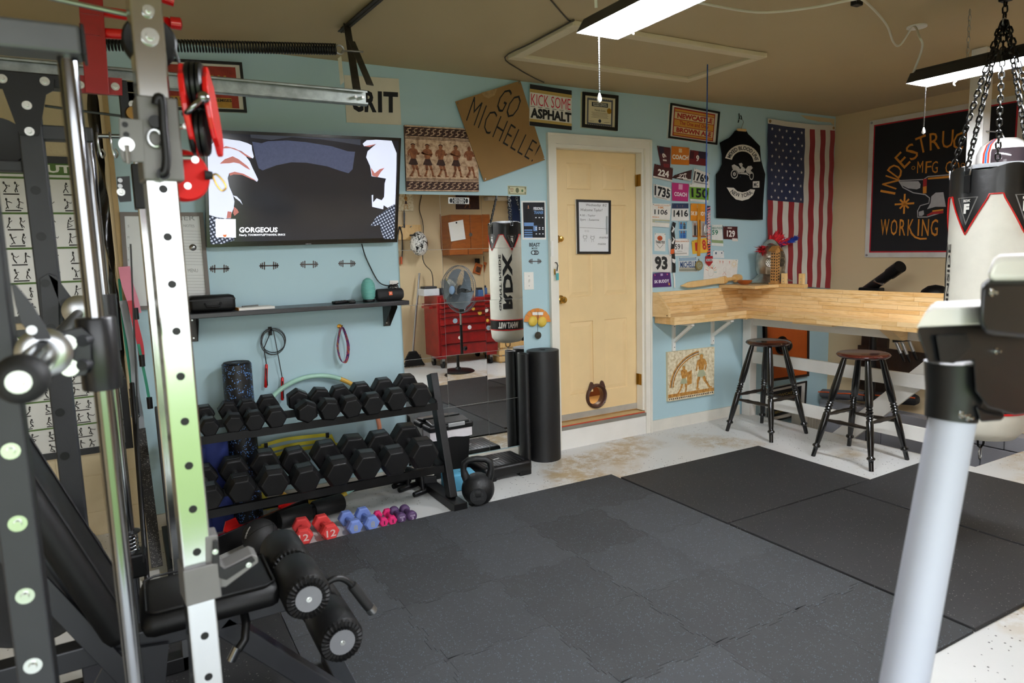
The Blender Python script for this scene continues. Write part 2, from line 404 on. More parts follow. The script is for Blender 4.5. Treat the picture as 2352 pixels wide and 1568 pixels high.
for x0, x1 in (PL, PR):
    for z0, z1 in ROWS:
        q = [V((x0, yd+.009, z1)), V((x1, yd+.009, z1)), V((x1, yd+.009, z0)), V((x0, yd+.009, z0))]
        p = B(); i1 = [(0.0, 0.0), (1, 0), (1, 1), (0, 1)]
        W_, H_ = x1-x0, z1-z0; a, c = .036/W_, .036/H_
        inn = [bil(q, *t)-V((0, .007, 0)) for t in ((a, c), (1-a, c), (1-a, 1-c), (a, 1-c))]
        p.add(q+inn, [(0, 1, 5, 4), (1, 2, 6, 5), (2, 3, 7, 6), (3, 0, 4, 7), (4, 5, 6, 7)])
        rim = [v_-V((0, .0085, 0)) for v_ in q]; a2, c2 = .008/W_, .008/H_
        ri = [bil(rim, *t)+V((0, .0085, 0)) for t in ((a2, c2), (1-a2, c2), (1-a2, 1-c2), (a2, 1-c2))]
        p.add(rim+ri, [(0, 1, 5, 4), (1, 2, 6, 5), (2, 3, 7, 6), (3, 0, 4, 7)])
        pans.append(O(p, 'door_panel', M_DOOR, d1))
# cat flap hole through the door
fc = on_wall(1369, 909, yd); FR = .074
cut = O(B().cyl((fc.x, yd-.1, fc.z), (fc.x, yd+.2, fc.z), FR, seg=40), 'cutter', M_DOOR, d1)
for o in [p for p in slabs+pans if min(v.co.z for v in p.data.vertices) < .5]:
    md = o.modifiers.new('hole', 'BOOLEAN'); md.object = cut; md.solver = 'EXACT'; md.operation = 'DIFFERENCE'
bpy.context.view_layer.update(); dg = bpy.context.evaluated_depsgraph_get()
for o in slabs+pans:
    if o.modifiers:
        me = bpy.data.meshes.new_from_object(o.evaluated_get(dg)); o.modifiers.clear(); o.data = me
bpy.data.objects.remove(cut)
# casing, jambs, step and threshold
cs = B().b2((2.668, -.022, .0), (2.736, -.001, 2.23)).b2((3.55, -.022, 0), (3.606, -.001, 2.23)).b2((2.668, -.022, 2.2305), (3.606, -.001, 2.298))
cs.b2((2.664, -.03, 0), (2.682, -.0015, 2.3)).b2((3.592, -.03, 0), (3.61, -.0015, 2.3)).b2((2.6825, -.03, 2.282), (3.5915, -.0015, 2.3))
O(cs, 'door_casing', M_TRIM, d1)
O(B().b2((DX0, 0, DZ0), (DX0+.01, .125, DZ1-.0102)).b2((DX1-.01, 0, DZ0), (DX1, .125, DZ1-.0102)).b2((DX0, 0, DZ1-.01), (DX1, .125, DZ1)).b2((DX1-.024, .001, DZ0), (DX1-.0102, yd-.004, DZ1-.0304)).b2((DX0+.0102, .001, DZ1-.03), (DX1-.0102, yd-.004, DZ1-.0102)), 'door_jamb', M_TRIM, d1)
O(B().b2((DX0+.007, -.02, 0), (DX1-.007, -.001, .148)), 'step_board', M_WHITE, d1)
O(B().b2((DX0+.007, -.024, .148), (DX1-.006, .0, .172)), 'nosing', mt('dull_aluminum', '#9a988f', .45, .5), d1)
O(B().b2((DX0, .0, .15), (DX1, .13, .182)), 'threshold', mt('threshold_wood', '#c3a876', .6), d1)
O(B().b2((DX0+.007, -.006, .172), (DX1-.006, .002, .1775)), 'red_edge', mt('red_tape', '#c23a22', .5), d1)
O(B().b2((DX0+.012, yd-.006, DZ0+.004), (DX1-.024, yd, DZ0+.05)), 'sweep', mt('aluminum_sweep', '#bdb9b0', .4, .4), d1)
def knob(px, py, r, n1):
    c = on_wall(px, py, yd); m_ = M.Translation((c.x, yd, c.z)) @ M.Rotation(R(90), 4, 'X')
    g = B().lathe([(r*1.25, 0), (r*1.25, .006), (r*.8, .012), (r*.5, .016), (r*.5, .03), (r*.95, .038), (r, .05), (r*.8, .06), (.001, .063)], 20); g.xf(m_)
    O(g, n1, M_BRASS, d1, smooth=40)
knob(1287, 688, .026, 'door_knob'); knob(1280, 549, .022, 'deadbolt')
for py in (414, 871):
    c = on_wall(1471, py, .03); g = B().b2((DX1-.026, .012, c.z-.045), (DX1-.023, .06, c.z+.045)).cyl((DX1-.03, .062, c.z-.045), (DX1-.03, .062, c.z+.045), .006, seg=8)
    O(g, 'hinge', mt('worn_brass_hinge', '#8f6a22', .35, .8), d1)
# the passage seen through the flap
hall = B().b2((2.4, .15, .0), (4.4, 1.9, .17)); S(hall, 'floor_passage', m_wall('cork_floor', '#b98f55', '#c7a068', .6))
S(B().b2((2.3, .14, .17), (2.4, 1.9, 1.4)).b2((4.4, .14, .17), (4.5, 1.9, 1.4)).b2((2.3, 1.9, .17), (4.5, 2.0, 1.4)).b2((2.3, .14, 1.4), (4.5, 2.0, 1.5)), 'wall_passage', M_TAN)
la = bpy.data.lights.new('unseen_passage_light', 'AREA'); la.energy = 20; la.size = .5; la.color = (1, .86, .66)  # unseen light added so the passage shows lit through the flap
lo = bpy.data.objects.new('unseen_passage_light', la); COL.objects.link(lo); lo.location = (3.3, .9, 1.38)
O(B().b2((3.42, .75, .17), (3.8, 1.1, .9)).b2((3.40, .73, .17), (3.44, .75, .88)), 'side_cabinet', mt('reddish_brown_wood', '#7d4324', .4), label='reddish brown cabinet seen through the cat flap', cat='cabinet')
# cat flap ring
cf = T('cat_flap', 'brown plastic cat flap with two cat ears low in the cream door', 'cat flap', (fc.x, yd-.02, fc.z-.1))
M_BRN = mt('brown_plastic', '#4a2f26', .38, var=.05)
g = B().lathe([(FR-.004, -.02), (FR+.004, .018), (FR+.012, .024), (FR+.022, .016), (FR+.024, 0), (FR-.004, -.02)], 40); g.xf(M.Translation((fc.x, yd, fc.z)) @ M.Rotation(R(90), 4, 'X'))
O(g, 'ring', M_BRN, cf, smooth=50)
g = B().lathe([(FR-.003, -.045), (FR-.003, .0), (FR, 0), (FR, -.045), (FR-.003, -.045)], 40); g.xf(M.Translation((fc.x, yd, fc.z)) @ M.Rotation(R(90), 4, 'X'))
O(g, 'tunnel', M_BRN, cf, smooth=50)
for sgn in (-1, 1):
    e = []
    for t in range(9):
        a = t/8; e.append(V((fc.x+sgn*(.03+.048*a), yd-.002, fc.z+.084-.022*a+.05*math.sin(math.pi*a)*(1-.25*a)))) 
    e += [V((fc.x+sgn*.07, yd-.002, fc.z+.055)), V((fc.x+sgn*.03, yd-.002, fc.z+.07))]
    O(B().prism(e, (0, -.018, 0)), 'ear', M_BRN, cf)
for a in (40, 140, 220, 320):
    c = V((fc.x+math.cos(R(a))*(FR+.014), yd-.022, fc.z+math.sin(R(a))*(FR+.014))); O(B().cyl(c, c-V((0, .004, 0)), .004, seg=8), 'screw', M_BLACK, cf)
# attic hatch
hx0, hx1, hy0, hy1 = 2.083, 3.51, -1.185, -.515; hz = H
ah = T('attic_hatch', 'tan attic hatch framed with moulding in the ceiling', 'hatch', ((hx0+hx1)/2, (hy0+hy1)/2, hz-.03))
M_HT = m_wall('hatch_trim_paint', '#d2c4a4', '#d9ccae', .6); wd = .065
for p, q in (((hx0, hy0), (hx1, hy0+wd)), ((hx0, hy1-wd), (hx1, hy1)), ((hx0, hy0+wd), (hx0+wd, hy1-wd)), ((hx1-wd, hy0+wd), (hx1, hy1-wd))):
    O(B().b2((*p, hz-.028), (*q, hz-.001)), 'frame_board', M_HT, ah, bev=.004)
O(B().b2((hx0+wd+.006, hy0+wd+.006, hz-.01), (hx1-wd-.006, hy1-wd-.006, hz-.001)), 'hatch_panel', M_CEIL, ah)
# shop lights
M_TUBE = emit('lit_tube', '#f4f8ff', LAMP)
M_REFL = mt('reflector_white', '#f2f3f2', .5, var=0)
def shop_light(x0, x1, y0, y1, z, lab, hang):
    cx = (x0+x1)/2; t = T('shop_light', lab, 'light', (cx, (y0+y1)/2, z), 'hanging shop lights')
    s = B(); pr = [(x0, z), (x0+.035, z+.055), (cx-.03, z+.06), (cx-.03, z+.075), (cx+.03, z+.075), (cx+.03, z+.06), (x1-.035, z+.055), (x1, z)]
    inn = [(x1-.003, z+.001), (x1-.037, z+.05), (cx, z+.045), (x0+.037, z+.05), (x0+.003, z+.001)]
    o1 = [V((a, y0, c)) for a, c in pr]; o2 = [V((a, y1, c)) for a, c in pr]; n = len(pr)
    s.add(o1+o2, [(i, i+1, n+i+1, n+i) for i in range(n-1)]); 
    O(s, 'housing', mt('black_lamp_housing', '#2a2a28', .5, .3), t)
    r = B(); i1 = [V((a, y0+.002, c)) for a, c in inn]; i2 = [V((a, y1-.002, c)) for a, c in inn]; n = len(inn)
    r.add(i1+i2, [(i, i+1, n+i+1, n+i) for i in range(n-1)]); O(r, 'reflector', M_REFL, t)
    for y in (y0, y1):
        O(B().prism([V((a, y, c)) for a, c in pr[:2]+pr[6:]], (0, .003 if y == y0 else -.003, 0)), 'end_cap', M_REFL, t)
    for dx in (-.045, .045):
        O(B().cyl((cx+dx, y0+.02, z+.022), (cx+dx, y1-.02, z+.022), .013, seg=12), 'tube', M_TUBE, t, smooth=50)
    pc = B(); ye = y1-.08
    for k in range(26): pc.box((cx-.055, ye+.0, z-.012-k*.0085), (.0045, .0045, .0065))
    O(pc, 'pull_chain', M_STEEL, t)
    zb = z-.012-26*.0085
    g = B().lathe([(.002, 0), (.004, -.004), (.009, -.022), (.0085, -.03), (.001, -.036)], 10, (cx-.055, ye, zb)); O(g, 'pull_knob', mt('clear_plastic', '#e8e8e4', .2), t, smooth=60)
    for y in (y1-.25, y0+.25):
        for k in range(int((H-z-.075)/.026)):
            zz = z+.075+.026*k; g = B(); a = math.pi/2*(k % 2)
            ring = [V((math.cos(2*math.pi*i/10)*.007*math.cos(a), math.cos(2*math.pi*i/10)*.007*math.sin(a), math.sin(2*math.pi*i/10)*.016)) for i in range(10)]
            g.tube([q+V((cx, y, zz+.014)) for q in ring], .0016, 4, True); O(g, 'chain_link', M_STEEL, t)
    for y in (y0+.35, y1-.18):
        g = B(); g.tube([V((cx+.03+.012*math.sin(i*.9), y, z-.002-.035*i/7)) for i in range(8)], .004, 5); O(g, 'tube_clip', mt('clear_plastic', '#e8e8e4', .2), t)
    return t
shop_light(1.587, 1.79, -3.14, -1.915, 2.30, 'shop light with glaring twin tubes below the attic hatch', 0)
shop_light(3.685, 3.885, -3.16, -1.94, 2.30, 'shop light with two lit tubes hanging above the punching bag', 0)
# white power cord strung along the ceiling
cp = [on_floor(1605, 6, 2.58), on_floor(1740, 28, 2.57), on_floor(1860, 18, 2.59), on_floor(1955, 0, 2.6), on_floor(1985, 2, 2.6), on_floor(2035, 55, 2.58), on_floor(2052, 97, 2.56), on_floor(2068, 103, 2.56), on_floor(2098, 62, 2.62), on_floor(2112, 85, 2.5), on_floor(2118, 110, 2.45)]
def smooth_pts(p, n=6):
    out = []; m_ = len(p)
    for i in range(m_-1):
        a, b_, c, d = p[max(i-1, 0)], p[i], p[i+1], p[min(i+2, m_-1)]
        for k in range(n):
            t = k/n; out.append(.5*((2*b_)+(c-a)*t+(2*a-5*b_+4*c-d)*t*t+(3*b_-a-3*c+d)*t*t*t))
    return out+[p[-1]]
cp.append(V((3.77, -1.925, 2.36)))
M_WCAB = mt('white_cord', '#d8d4c4', .6, var=0)
O(B().tube(smooth_pts(cp), .006, 6), 'power_cord', M_WCAB, smooth=60, label='flat white power cord strung along the ceiling to the hanging light', cat='cord')
O(B().tube([V((1.62, -2.0, 2.37)), V((1.6, -2.02, 2.5)), V((1.59, -2.03, H))], .006, 6), 'power_cord', M_WCAB, smooth=60, label='short white power cord rising from the shop light below the hatch', cat='cord')
c = on_floor(2106, 60, H); O(B().cyl((c.x, c.y, H-.008), (c.x, c.y, H), .05, seg=20), 'ceiling_plate', M_WHITE, label='small round white plate on the ceiling where the cord enters', cat='plate')
c = on_floor(1968, 6, 2.6); O(B().box((c.x, c.y, 2.6), (.05, .035, .03), None, .005), 'plug_adapter', M_PLAST, label='black plug adapter hanging on the ceiling cord', cat='plug')
# thin wires along hatch and ceiling
O(B().tube(smooth_pts([on_floor(1265, 0, H-.004), on_floor(1306, 47, H-.004)]+[V((hx0-.012, -1.19, H-.012)), V((hx0-.012, -.8, H-.012)), V((hx0-.012, -.5, H-.012)), on_floor(1190, 158, H-.004), on_floor(1225, 178, H-.004), on_floor(1249, 189, H-.004)], 4), .004, 5), 'ceiling_wire', mt('brown_wire', '#4a4238', .6), label='thin brown wire round the hatch and down to the wall', cat='wire')
O(B().tube([on_floor(1625, 148, H-.02), V((3.33, -.868, 1.62))], .0045, 6), 'pull_cord', mt('blue_cord', '#274a86', .6), label='thin blue cord hanging from the hatch with a carabiner', cat='cord')
cpos = V((3.33, -.868, 1.62))
car = [cpos+V((.012*math.cos(a)*(.8 if math.sin(a) > 0 else 1.2), 0, -.03+.032*math.sin(a))) for a in [2*math.pi*i/14 for i in range(14)]]
O(B().tube(car, .0035, 6, True), 'carabiner', M_STEEL, smooth=60, label='small steel carabiner at the end of the blue cord', cat='carabiner')
O(B().prism([on_wall(x, y, -.0004) for x, y in ((1838, 264), (1917, 273), (1916, 290), (1908, 281), (1880, 279), (1852, 273))], (0, -.0012, 0)), 'bare_patch', M_TAN, bpy.data.objects['wall_back'])
# ================================================================== things on the blue wall
def on_plane(px, py, q):
    n = qn(q); v = ray(px, py); return CAM_POS+v*((q[0]-CAM_POS).dot(n)/v.dot(n))
def trace(b, q, pts, off=.001, mi=0):
    n = qn(q)*off; return b.add([on_plane(px, py, q)+n for px, py in pts], [tuple(range(len(pts)))], mi)
def cp_(pts, o, s): return [(o[0]+x*s, o[1]+y*s) for x, y in pts]
def pq(q, pts): return [on_plane(px, py, q) for px, py in pts]
def arc_text(b, body, q, c, r0, r1, a0, a1, off=.0015, bold=.02, flip=False, mi=0, sp=1.0):
    vs_, fs, asp = glyphs(body, bold, 0, sp); n = qn(q)*off; out = []
    for x, y in vs_:
        a = R(a0+(a1-a0)*x); r = r0+(r1-r0)*(y if not flip else 1-y)
        out.append(on_plane(c[0]+r[0]*math.cos(a) if isinstance(r, tuple) else c[0]+r*math.cos(a), c[1]+r*math.sin(a), q)+n)
    return b.add(out, fs, mi)
# ---- television
M_TVB = mt('gloss_black_bezel', '#0c0c0e', .18, var=0)
tq = [on_wall(468, 297, -.13), on_wall(921, 317, -.13), on_wall(912, 556, -.065), on_wall(475, 568, -.065)]
tv = T('television', 'large flat black TV showing two pale hands, tilted on the blue wall', 'television', (tq[3]+tq[2])/2)
O(frame(B(), tq, .016, .004), 'bezel', M_TVB, tv)
n_ = qn(tq)
O(slab(B(), tq, .035), 'casing', M_TVB, tv)
O(B().b2((.8, -.055, 1.72), (1.15, -.002, 1.9)), 'wall_mount', M_BLACK, tv)
uu = .016/(tq[1]-tq[0]).length; vv = .016/(tq[3]-tq[0]).length
scq = [bil(tq, u, v)+n_*.0012 for u, v in ((uu, vv), (1-uu, vv), (1-uu, 1-vv*1.7), (uu, 1-vv*1.7))]
def glow(n, h, s=1.0): return emit('screen_'+n, h, s)
ks = MM('screen_dark'); vc = ks.coord((1, 1, 1)); sz = ks.n('ShaderNodeSeparateXYZ'); ks.l(vc, sz.inputs[0]); c_ = ks.mix(ks.math('MULTIPLY', ks.noise(vc, 3, 3), .5), ks.ramp(sz.outputs['Z'], [(0, '#393c45'), (.16, '#3d3d40'), (.3, '#23262f'), (.6, '#171a26')]), '#10121a'); ks.l(c_, ks.p.inputs['Emission Color']); ks.p.inputs['Emission Strength'].default_value = .75; ks.color('#050507'); ks.set(.12)
O(B().quad(scq), 'screen', ks.m, tv)
kb = MM('screen_denim'); vc = kb.coord(); c_ = kb.mix(kb.noise(vc, 60, 5, .7), '#2b3250', '#525a7a'); kb.l(c_, kb.p.inputs['Emission Color']); kb.p.inputs['Emission Strength'].default_value = .8; kb.color('#050507')
kp = MM('screen_plaid'); vc = kp.coord((1, 1, 1), rot=(0, R(28), 0)); wv = kp.n('ShaderNodeTexWave'); wv.inputs['Scale'].default_value = 18; kp.l(vc, wv.inputs['Vector'])
wv2 = kp.n('ShaderNodeTexWave'); wv2.bands_direction = 'Z'; wv2.inputs['Scale'].default_value = 18; kp.l(vc, wv2.inputs['Vector'])
c_ = kp.ramp(kp.math('MULTIPLY', wv.outputs['Fac'], wv2.outputs['Fac']), [(.1, '#20283c'), (.5, '#b9c6e2'), (.9, '#eef2fb')]); kp.l(c_, kp.p.inputs['Emission Color']); kp.p.inputs['Emission Strength'].default_value = .8; kp.color('#050507')
T0, TS = (440, 260), 520/2265
g = B(); tr = lambda pts, off, mi: trace(g, tq, cp_(pts, T0, TS), off, mi)
tr([(585, 212), (1690, 262), (1690, 320), (1500, 290), (1300, 262), (1000, 238), (800, 268), (590, 245)], .0022, 3)
tr([(605, 285), (700, 300), (760, 280), (950, 272), (1150, 290), (1400, 330), (1560, 380), (1635, 385), (1610, 560), (1570, 600), (1500, 580), (1350, 530), (1150, 495), (1000, 490), (850, 520), (710, 572), (670, 550), (640, 450)], .0026, 2)
tr([(172, 1020), (250, 1045), (400, 1055), (425, 1270), (320, 1305), (190, 1310)], .0022, 4)
tr([(1785, 1130), (1850, 1030), (2036, 905), (2026, 1258), (1920, 1255), (1880, 1120)], .0022, 4)
LH = [(150, 395), (175, 335), (240, 270), (300, 250), (400, 265), (480, 275), (560, 300), (600, 320), (605, 370), (622, 435), (612, 452), (560, 425), (500, 380), (420, 350), (470, 378), (540, 430), (580, 480), (610, 550), (640, 610), (665, 665), (655, 685), (600, 655), (520, 610), (440, 590), (375, 600), (360, 650), (375, 730), (410, 810), (428, 880), (420, 950), (400, 1000), (390, 1050), (330, 1050), (250, 1040), (172, 1015), (160, 700)]
tr(LH, .003, 0)
RH = [(1710, 305), (1750, 270), (1850, 265), (2000, 275), (2050, 400), (2048, 560), (2036, 905), (1960, 945), (1920, 920), (1925, 830), (1930, 700), (1955, 620), (1950, 655), (1870, 640), (1800, 630), (1785, 530), (1745, 440), (1760, 380), (1800, 345), (1850, 305), (1780, 335), (1725, 330)]
tr(RH, .003, 0)
for pts in ([(300, 352), (340, 328), (430, 350), (510, 390), (590, 440), (600, 452), (540, 430), (470, 378), (390, 350)], [(280, 505), (330, 460), (410, 430), (470, 460), (560, 530), (590, 570), (540, 545), (480, 505), (420, 492), (380, 500)], [(375, 600), (430, 584), (520, 605), (660, 680), (600, 660), (500, 615), (420, 612), (385, 625)], [(1725, 330), (1780, 338), (1845, 308), (1790, 318)], [(1790, 540), (1830, 600), (1880, 560), (1930, 545), (1890, 590), (1860, 640), (1805, 625)], [(360, 980), (400, 985), (395, 1045), (350, 1050)]):
    tr(pts, .0036, 1)
tr([(412, 822), (450, 830), (490, 870), (510, 915), (480, 880), (440, 850)], .0034, 0); tr([(415, 1000), (425, 935), (455, 960), (472, 990), (430, 1025)], .0034, 1); tr([(1800, 820), (1815, 815), (1815, 890), (1850, 850), (1900, 870), (1930, 830), (1915, 960), (1870, 950), (1805, 935)], .0032, 0)
tr([(237, 1056), (440, 1058), (443, 1243), (243, 1240)], .0042, 5)
tr([(310, 1215), (350, 1210), (345, 1238), (322, 1238)], .005, 6)
write(g, 'GORGEOUS', pq(tq, cp_([(475, 1138), (860, 1140), (858, 1190), (475, 1193)], T0, TS)), (0, 0, 1, 1), .0042, .03, mi=5)
write(g, 'Naarly, TOOMANYLEFTHANDS, ERIICE', pq(tq, cp_([(475, 1206), (935, 1204), (935, 1228), (475, 1234)], T0, TS)), (0, 0, 1, 1), .0042, .02, mi=5)
O(g, 'screen_print', [glow('skin', '#d2d8ee', .8), glow('skin_shade', '#b06a62', .7), kb.m, glow('cloth', '#1a1e2e', .8), kp.m, glow('white', '#f2f4fb', 1.0), glow('orange', '#c96a3a', .8)], tv, fix=False)
g = B(); write(g, 'SAMSUNG', pq(tq, cp_([(1138, 1302), (1196, 1301), (1196, 1309), (1138, 1310)], T0, TS)), (0, 0, 1, 1), .005, .02); O(g, 'lettering', ink('b9bcc0'), tv, fix=False)
c0 = on_wall(831, 560, -.05)
O(B().tube(smooth_pts([c0, on_wall(838, 585, -.015), on_wall(850, 612, -.012), on_wall(868, 645, -.012), on_wall(885, 655, -.03), on_wall(905, 655, -.03), on_wall(915, 650, -.025)]), .0035, 6), 'tv_cable', M_CABLE, smooth=60, label='thin black cable hanging from the TV to the wall shelf', cat='cable')
# ---- framed poster, placards and canvases (pixel corners lie on the wall plane)
M_FRB = mt('black_picture_frame', '#121213', .35, var=0)
def framed(name, label, cat, qp, mat_hex, fw=.014, th=.018, y=-.016, grp=None):
    q = wq(qp, y); t = T(name, label, cat, (q[3]+q[2])/2, grp)
    O(frame(B(), q, fw, th*.6), 'frame', M_FRB, t); O(slab(B(), q, th), 'mount', mt('mount_'+mat_hex, '#'+mat_hex, .6, var=.03), t)
    return t, q
t, q = framed('framed_poster', 'black framed red and gold brewery poster behind the garage door track', 'poster', [(312, 131), (555, 144), (567, 259), (322, 250)], 'd9d3c2')
g = B(); rect(g, q, (.07, .1, .93, .72), .001, 0); rect(g, q, (.07, .72, .93, .92), .001, 1); rect(g, q, (.86, .1, .93, .92), .0012, 0)
write(g, 'HOMEBREW', q, (.12, .27, .83, .58), .002, .04, mi=1); write(g, 'BREWED & BOTTLED ON PREMISES', q, (.12, .74, .86, .8), .002, .03, mi=2)
O(g, 'print', [mt('faded_red_print', '#9a3423', .7, var=.25, vs=20), mt('faded_gold_print', '#b98a35', .7, var=.2, vs=20), ink('2a2018')], t, fix=False)
def board(name, label, cat, qp, hexc, th=.005, y=-.006, rough=.75):
    q = wq(qp, y); t = T(name, label, cat, (q[3]+q[2])/2); O(slab(B(), q, th), 'board', mt('board_'+hexc, '#'+hexc, rough, var=.05), t); return t, q
t, q = board('paper_poster', 'cream poster with bold black four-letter word beside the track end', 'poster', [(790, 172), (916, 181), (922, 287), (796, 281)], 'd6cfbd', .002)
g = B(); q2 = pq(q, [(806, 206), (914, 212), (914, 259), (808, 257)])
for i, ch in enumerate('GRIT'):
    write(g, ch, q2, ((0, .27, .56, .68)[i], 0, (.25, .53, .65, 1)[i], 1), .001, .045)
O(g, 'lettering', ink('16161c'), t, fix=False)
t, q = board('cardboard_sign', 'big tilted brown cardboard sign with hand-painted black cheer', 'sign', [(1046, 233), (1195, 185), (1252, 367), (1112, 417)], '8f6d3f', .004, -.03)
g = B(); write(g, 'GO', pq(q, [(1160, 199), (1203, 226), (1177, 276), (1135, 249)]), (0, 0, 1, 1), .001, -.012)
write(g, 'MICHELLE!', pq(q, [(1089, 221), (1242, 333), (1222, 372), (1070, 277)]), (0, 0, 1, 1), .001, -.016, sp=1.1); O(g, 'lettering', ink('121212'), t, fix=False)
g = B(); trace(g, q, [(1105, 213), (1142, 203), (1136, 219), (1122, 226), (1112, 222)], .001); O(g, 'torn_patch', mt('torn_cardboard', '#9f8157', .9, var=.2, vs=40), t)
for px, py in ((1052, 237), (1192, 189), (1249, 364), (1114, 411)): c = on_plane(px, py, q); O(B().cyl(c, c-V((0, .006, 0)), .005, seg=8), 'tack', M_STEEL, t)
t, q = board('painted_sign', 'hand-lettered road sign in red and black beside the cardboard', 'sign', [(1217, 193), (1313, 208), (1313, 299), (1216, 288)], 'dcd8cf', .003, -.035)
g = B(); rect(g, q, (0, 0, 1, .11), .001, 0); rect(g, q, (0, .11, 1, .19), .001, 1); rect(g, q, (0, .83, 1, .9), .001, 1); rect(g, q, (0, .9, 1, 1), .001, 0)
write(g, 'KICK SOME', q, (.03, .22, .97, .5), .0015, -.004, mi=2); write(g, 'ASPHALT', q, (.02, .56, .99, .81), .0015, .05, mi=0)
for i in range(6): stroke(g, q, [(.02+i*.17, .53), (.12+i*.17, .53)], .012, .001, 3)
O(g, 'lettering', [ink('1b1a1c'), ink('b79a55'), ink('c81e3c'), ink('6f6c66')], t, fix=False)
t, q = framed('framed_certificate', 'black framed training certificate with gold seal above the door', 'certificate', [(1337, 211), (1419, 220), (1417, 301), (1336, 292)], 'd5c9a4', .022)
g = B()
for r_ in ((.14, .16, .86, .2), (.14, .84, .86, .88), (.14, .16, .18, .88), (.82, .16, .86, .88)): rect(g, q, r_, .001, 0)
for i in range(14): disc(g, q, (.165+.67*i/13, .155), .02, .02, .0012, 8, 0); disc(g, q, (.165+.67*i/13, .885), .02, .02, .0012, 8, 0)
rect(g, q, (.27, .25, .72, .37), .001, 1); write(g, 'NATIONAL PERSONAL', q, (.3, .265, .69, .305), .002, .02, mi=3); write(g, 'TRAINING INSTITUTE', q, (.3, .315, .69, .355), .002, .02, mi=3)
write(g, 'Michelle Godek', q, (.35, .44, .66, .5), .002, mi=2)
for k in range(5): stroke(g, q, [(.26+.03*(k % 2), .54+.035*k), (.74-.03*(k % 2), .54+.035*k)], .006, .001, 2)
stroke(g, q, [(.2, .8), (.34, .79)], .006, .001, 2); stroke(g, q, [(.62, .8), (.78, .78)], .006, .001, 2); disc(g, q, (.5, .77), .04, .05, .0012, 14, 1)
O(g, 'print', [ink('53555e'), ink('1f2733'), ink('4a4436'), ink('e8e2cc')], t, fix=False)
g = B(); disc(g, q, (.76, .46), .065, .08, .002, 24); O(g, 'gold_seal', mt('gold_foil', '#b98d2c', .35, .6), t)
# ale sign
C6 = ((1480, 220), 300/1069)
def c6(pts): return cp_(pts, *C6)
t, q = framed('framed_ale_sign', 'tilted black framed cream and gold ale sign above the race bibs', 'sign', c6([(212, 60), (613, 133), (590, 402), (193, 345)]), 'd9d4c8', .014)
g = B(); rect(g, q, (.08, .09, .92, .91), .0008, 0)
for r_, m_ in (((.1, .13, .9, .19), 1), ((.1, .21, .9, .41), 2), ((.1, .43, .9, .61), 1), ((.1, .63, .9, .81), 2), ((.1, .83, .9, .88), 1)): rect(g, q, r_, .0014, m_)
write(g, 'NEWCASTLE', q, (.15, .235, .87, .385), .002, .05, mi=0); write(g, 'The One and Only', q, (.2, .445, .8, .6), .002, .02, mi=0); write(g, 'BROWN ALE', q, (.15, .65, .87, .79), .002, .05, mi=0)
O(g, 'print', [ink('a62a24'), ink('d0963c'), ink('d9c48e')], t, fix=False)
# ---- generic mosaic canvases
def m_mosaic(n, a, b, c):
    k = MM(n); vec = k.coord(); vo = k.n('ShaderNodeTexVoronoi'); vo.inputs['Scale'].default_value = 150; k.l(vec, vo.inputs['Vector'])
    k.color(k.ramp(k.n('ShaderNodeSeparateColor').outputs[0] if False else k.noise(vo.outputs['Position'], 40, 2), [(.3, a), (.5, b), (.72, c)])); k.set(.75); return k.m
M_MOS = m_mosaic('mosaic_ground', '#8d6a52', '#c4a487', '#dcc3a6'); M_MOSD = m_mosaic('mosaic_dark', '#2a1712', '#3c211a', '#4a2a20'); M_MOSF = m_mosaic('mosaic_figure', '#6b3a22', '#8a5130', '#a2683f')
M_MOSC = m_mosaic('mosaic_pale', '#b9a57c', '#dccfae', '#efe6cd'); M_MOSO = m_mosaic('mosaic_ochre', '#8c5a24', '#b98237', '#cf9d54')
def figure(g, q, x, y, h, pose, mi_, mc, off, w=1.0):
    """a plain generic standing figure made of tapered strokes"""
    P_ = lambda u, v: (x+u*h*w, y+v*h)
    l, r, al, ar = pose
    disc(g, q, P_(0, -.91), .06*h*w, .068*h, off, 12, mi_); disc(g, q, P_(0, -.94), .075*h*w, .062*h, off*.9, 12, mc, R(180), R(360))
    poly(g, q, [P_(-.035, -.86), P_(.035, -.86), P_(.13, -.81), P_(.115, -.7), P_(.075, -.54), P_(.09, -.46), P_(-.09, -.46), P_(-.075, -.54), P_(-.115, -.7), P_(-.13, -.81)], off, mi_)
    poly(g, q, [P_(-.08, -.53), P_(.08, -.53), P_(.15, -.36), P_(.05, -.33), P_(-.05, -.34), P_(-.15, -.36)], off*1.15, mc)
    for (k, f) in (l, r):
        sx = .05 if f > 0 else -.05; stroke(g, q, [P_(sx, -.42), P_(k, -.2)], .085*h*w, off, mi_); stroke(g, q, [P_(k, -.22), P_((k+f)/2+.01, -.1), P_(f, -.005)], .058*h*w, off, mi_); stroke(g, q, [P_(f-.03, -.005), P_(f+.08, -.002)], .035*h*w, off, mi_)
    for (e, hd) in (al, ar): sx = .11 if e[0] > 0 else -.11; stroke(g, q, [P_(sx, -.78), P_(*e)], .06*h*w, off*1.1, mi_); stroke(g, q, [P_(*e), P_(*hd)], .045*h*w, off*1.1, mi_)
t, q = board('mosaic_canvas', 'canvas print of brown mosaic figures between two wave borders', 'picture', [(929, 287), (1097, 297), (1100, 440), (934, 438)], '6b4e3e', .018, -.02)
g = B(); rect(g, q, (0, 0, 1, 1), .0006, 0)
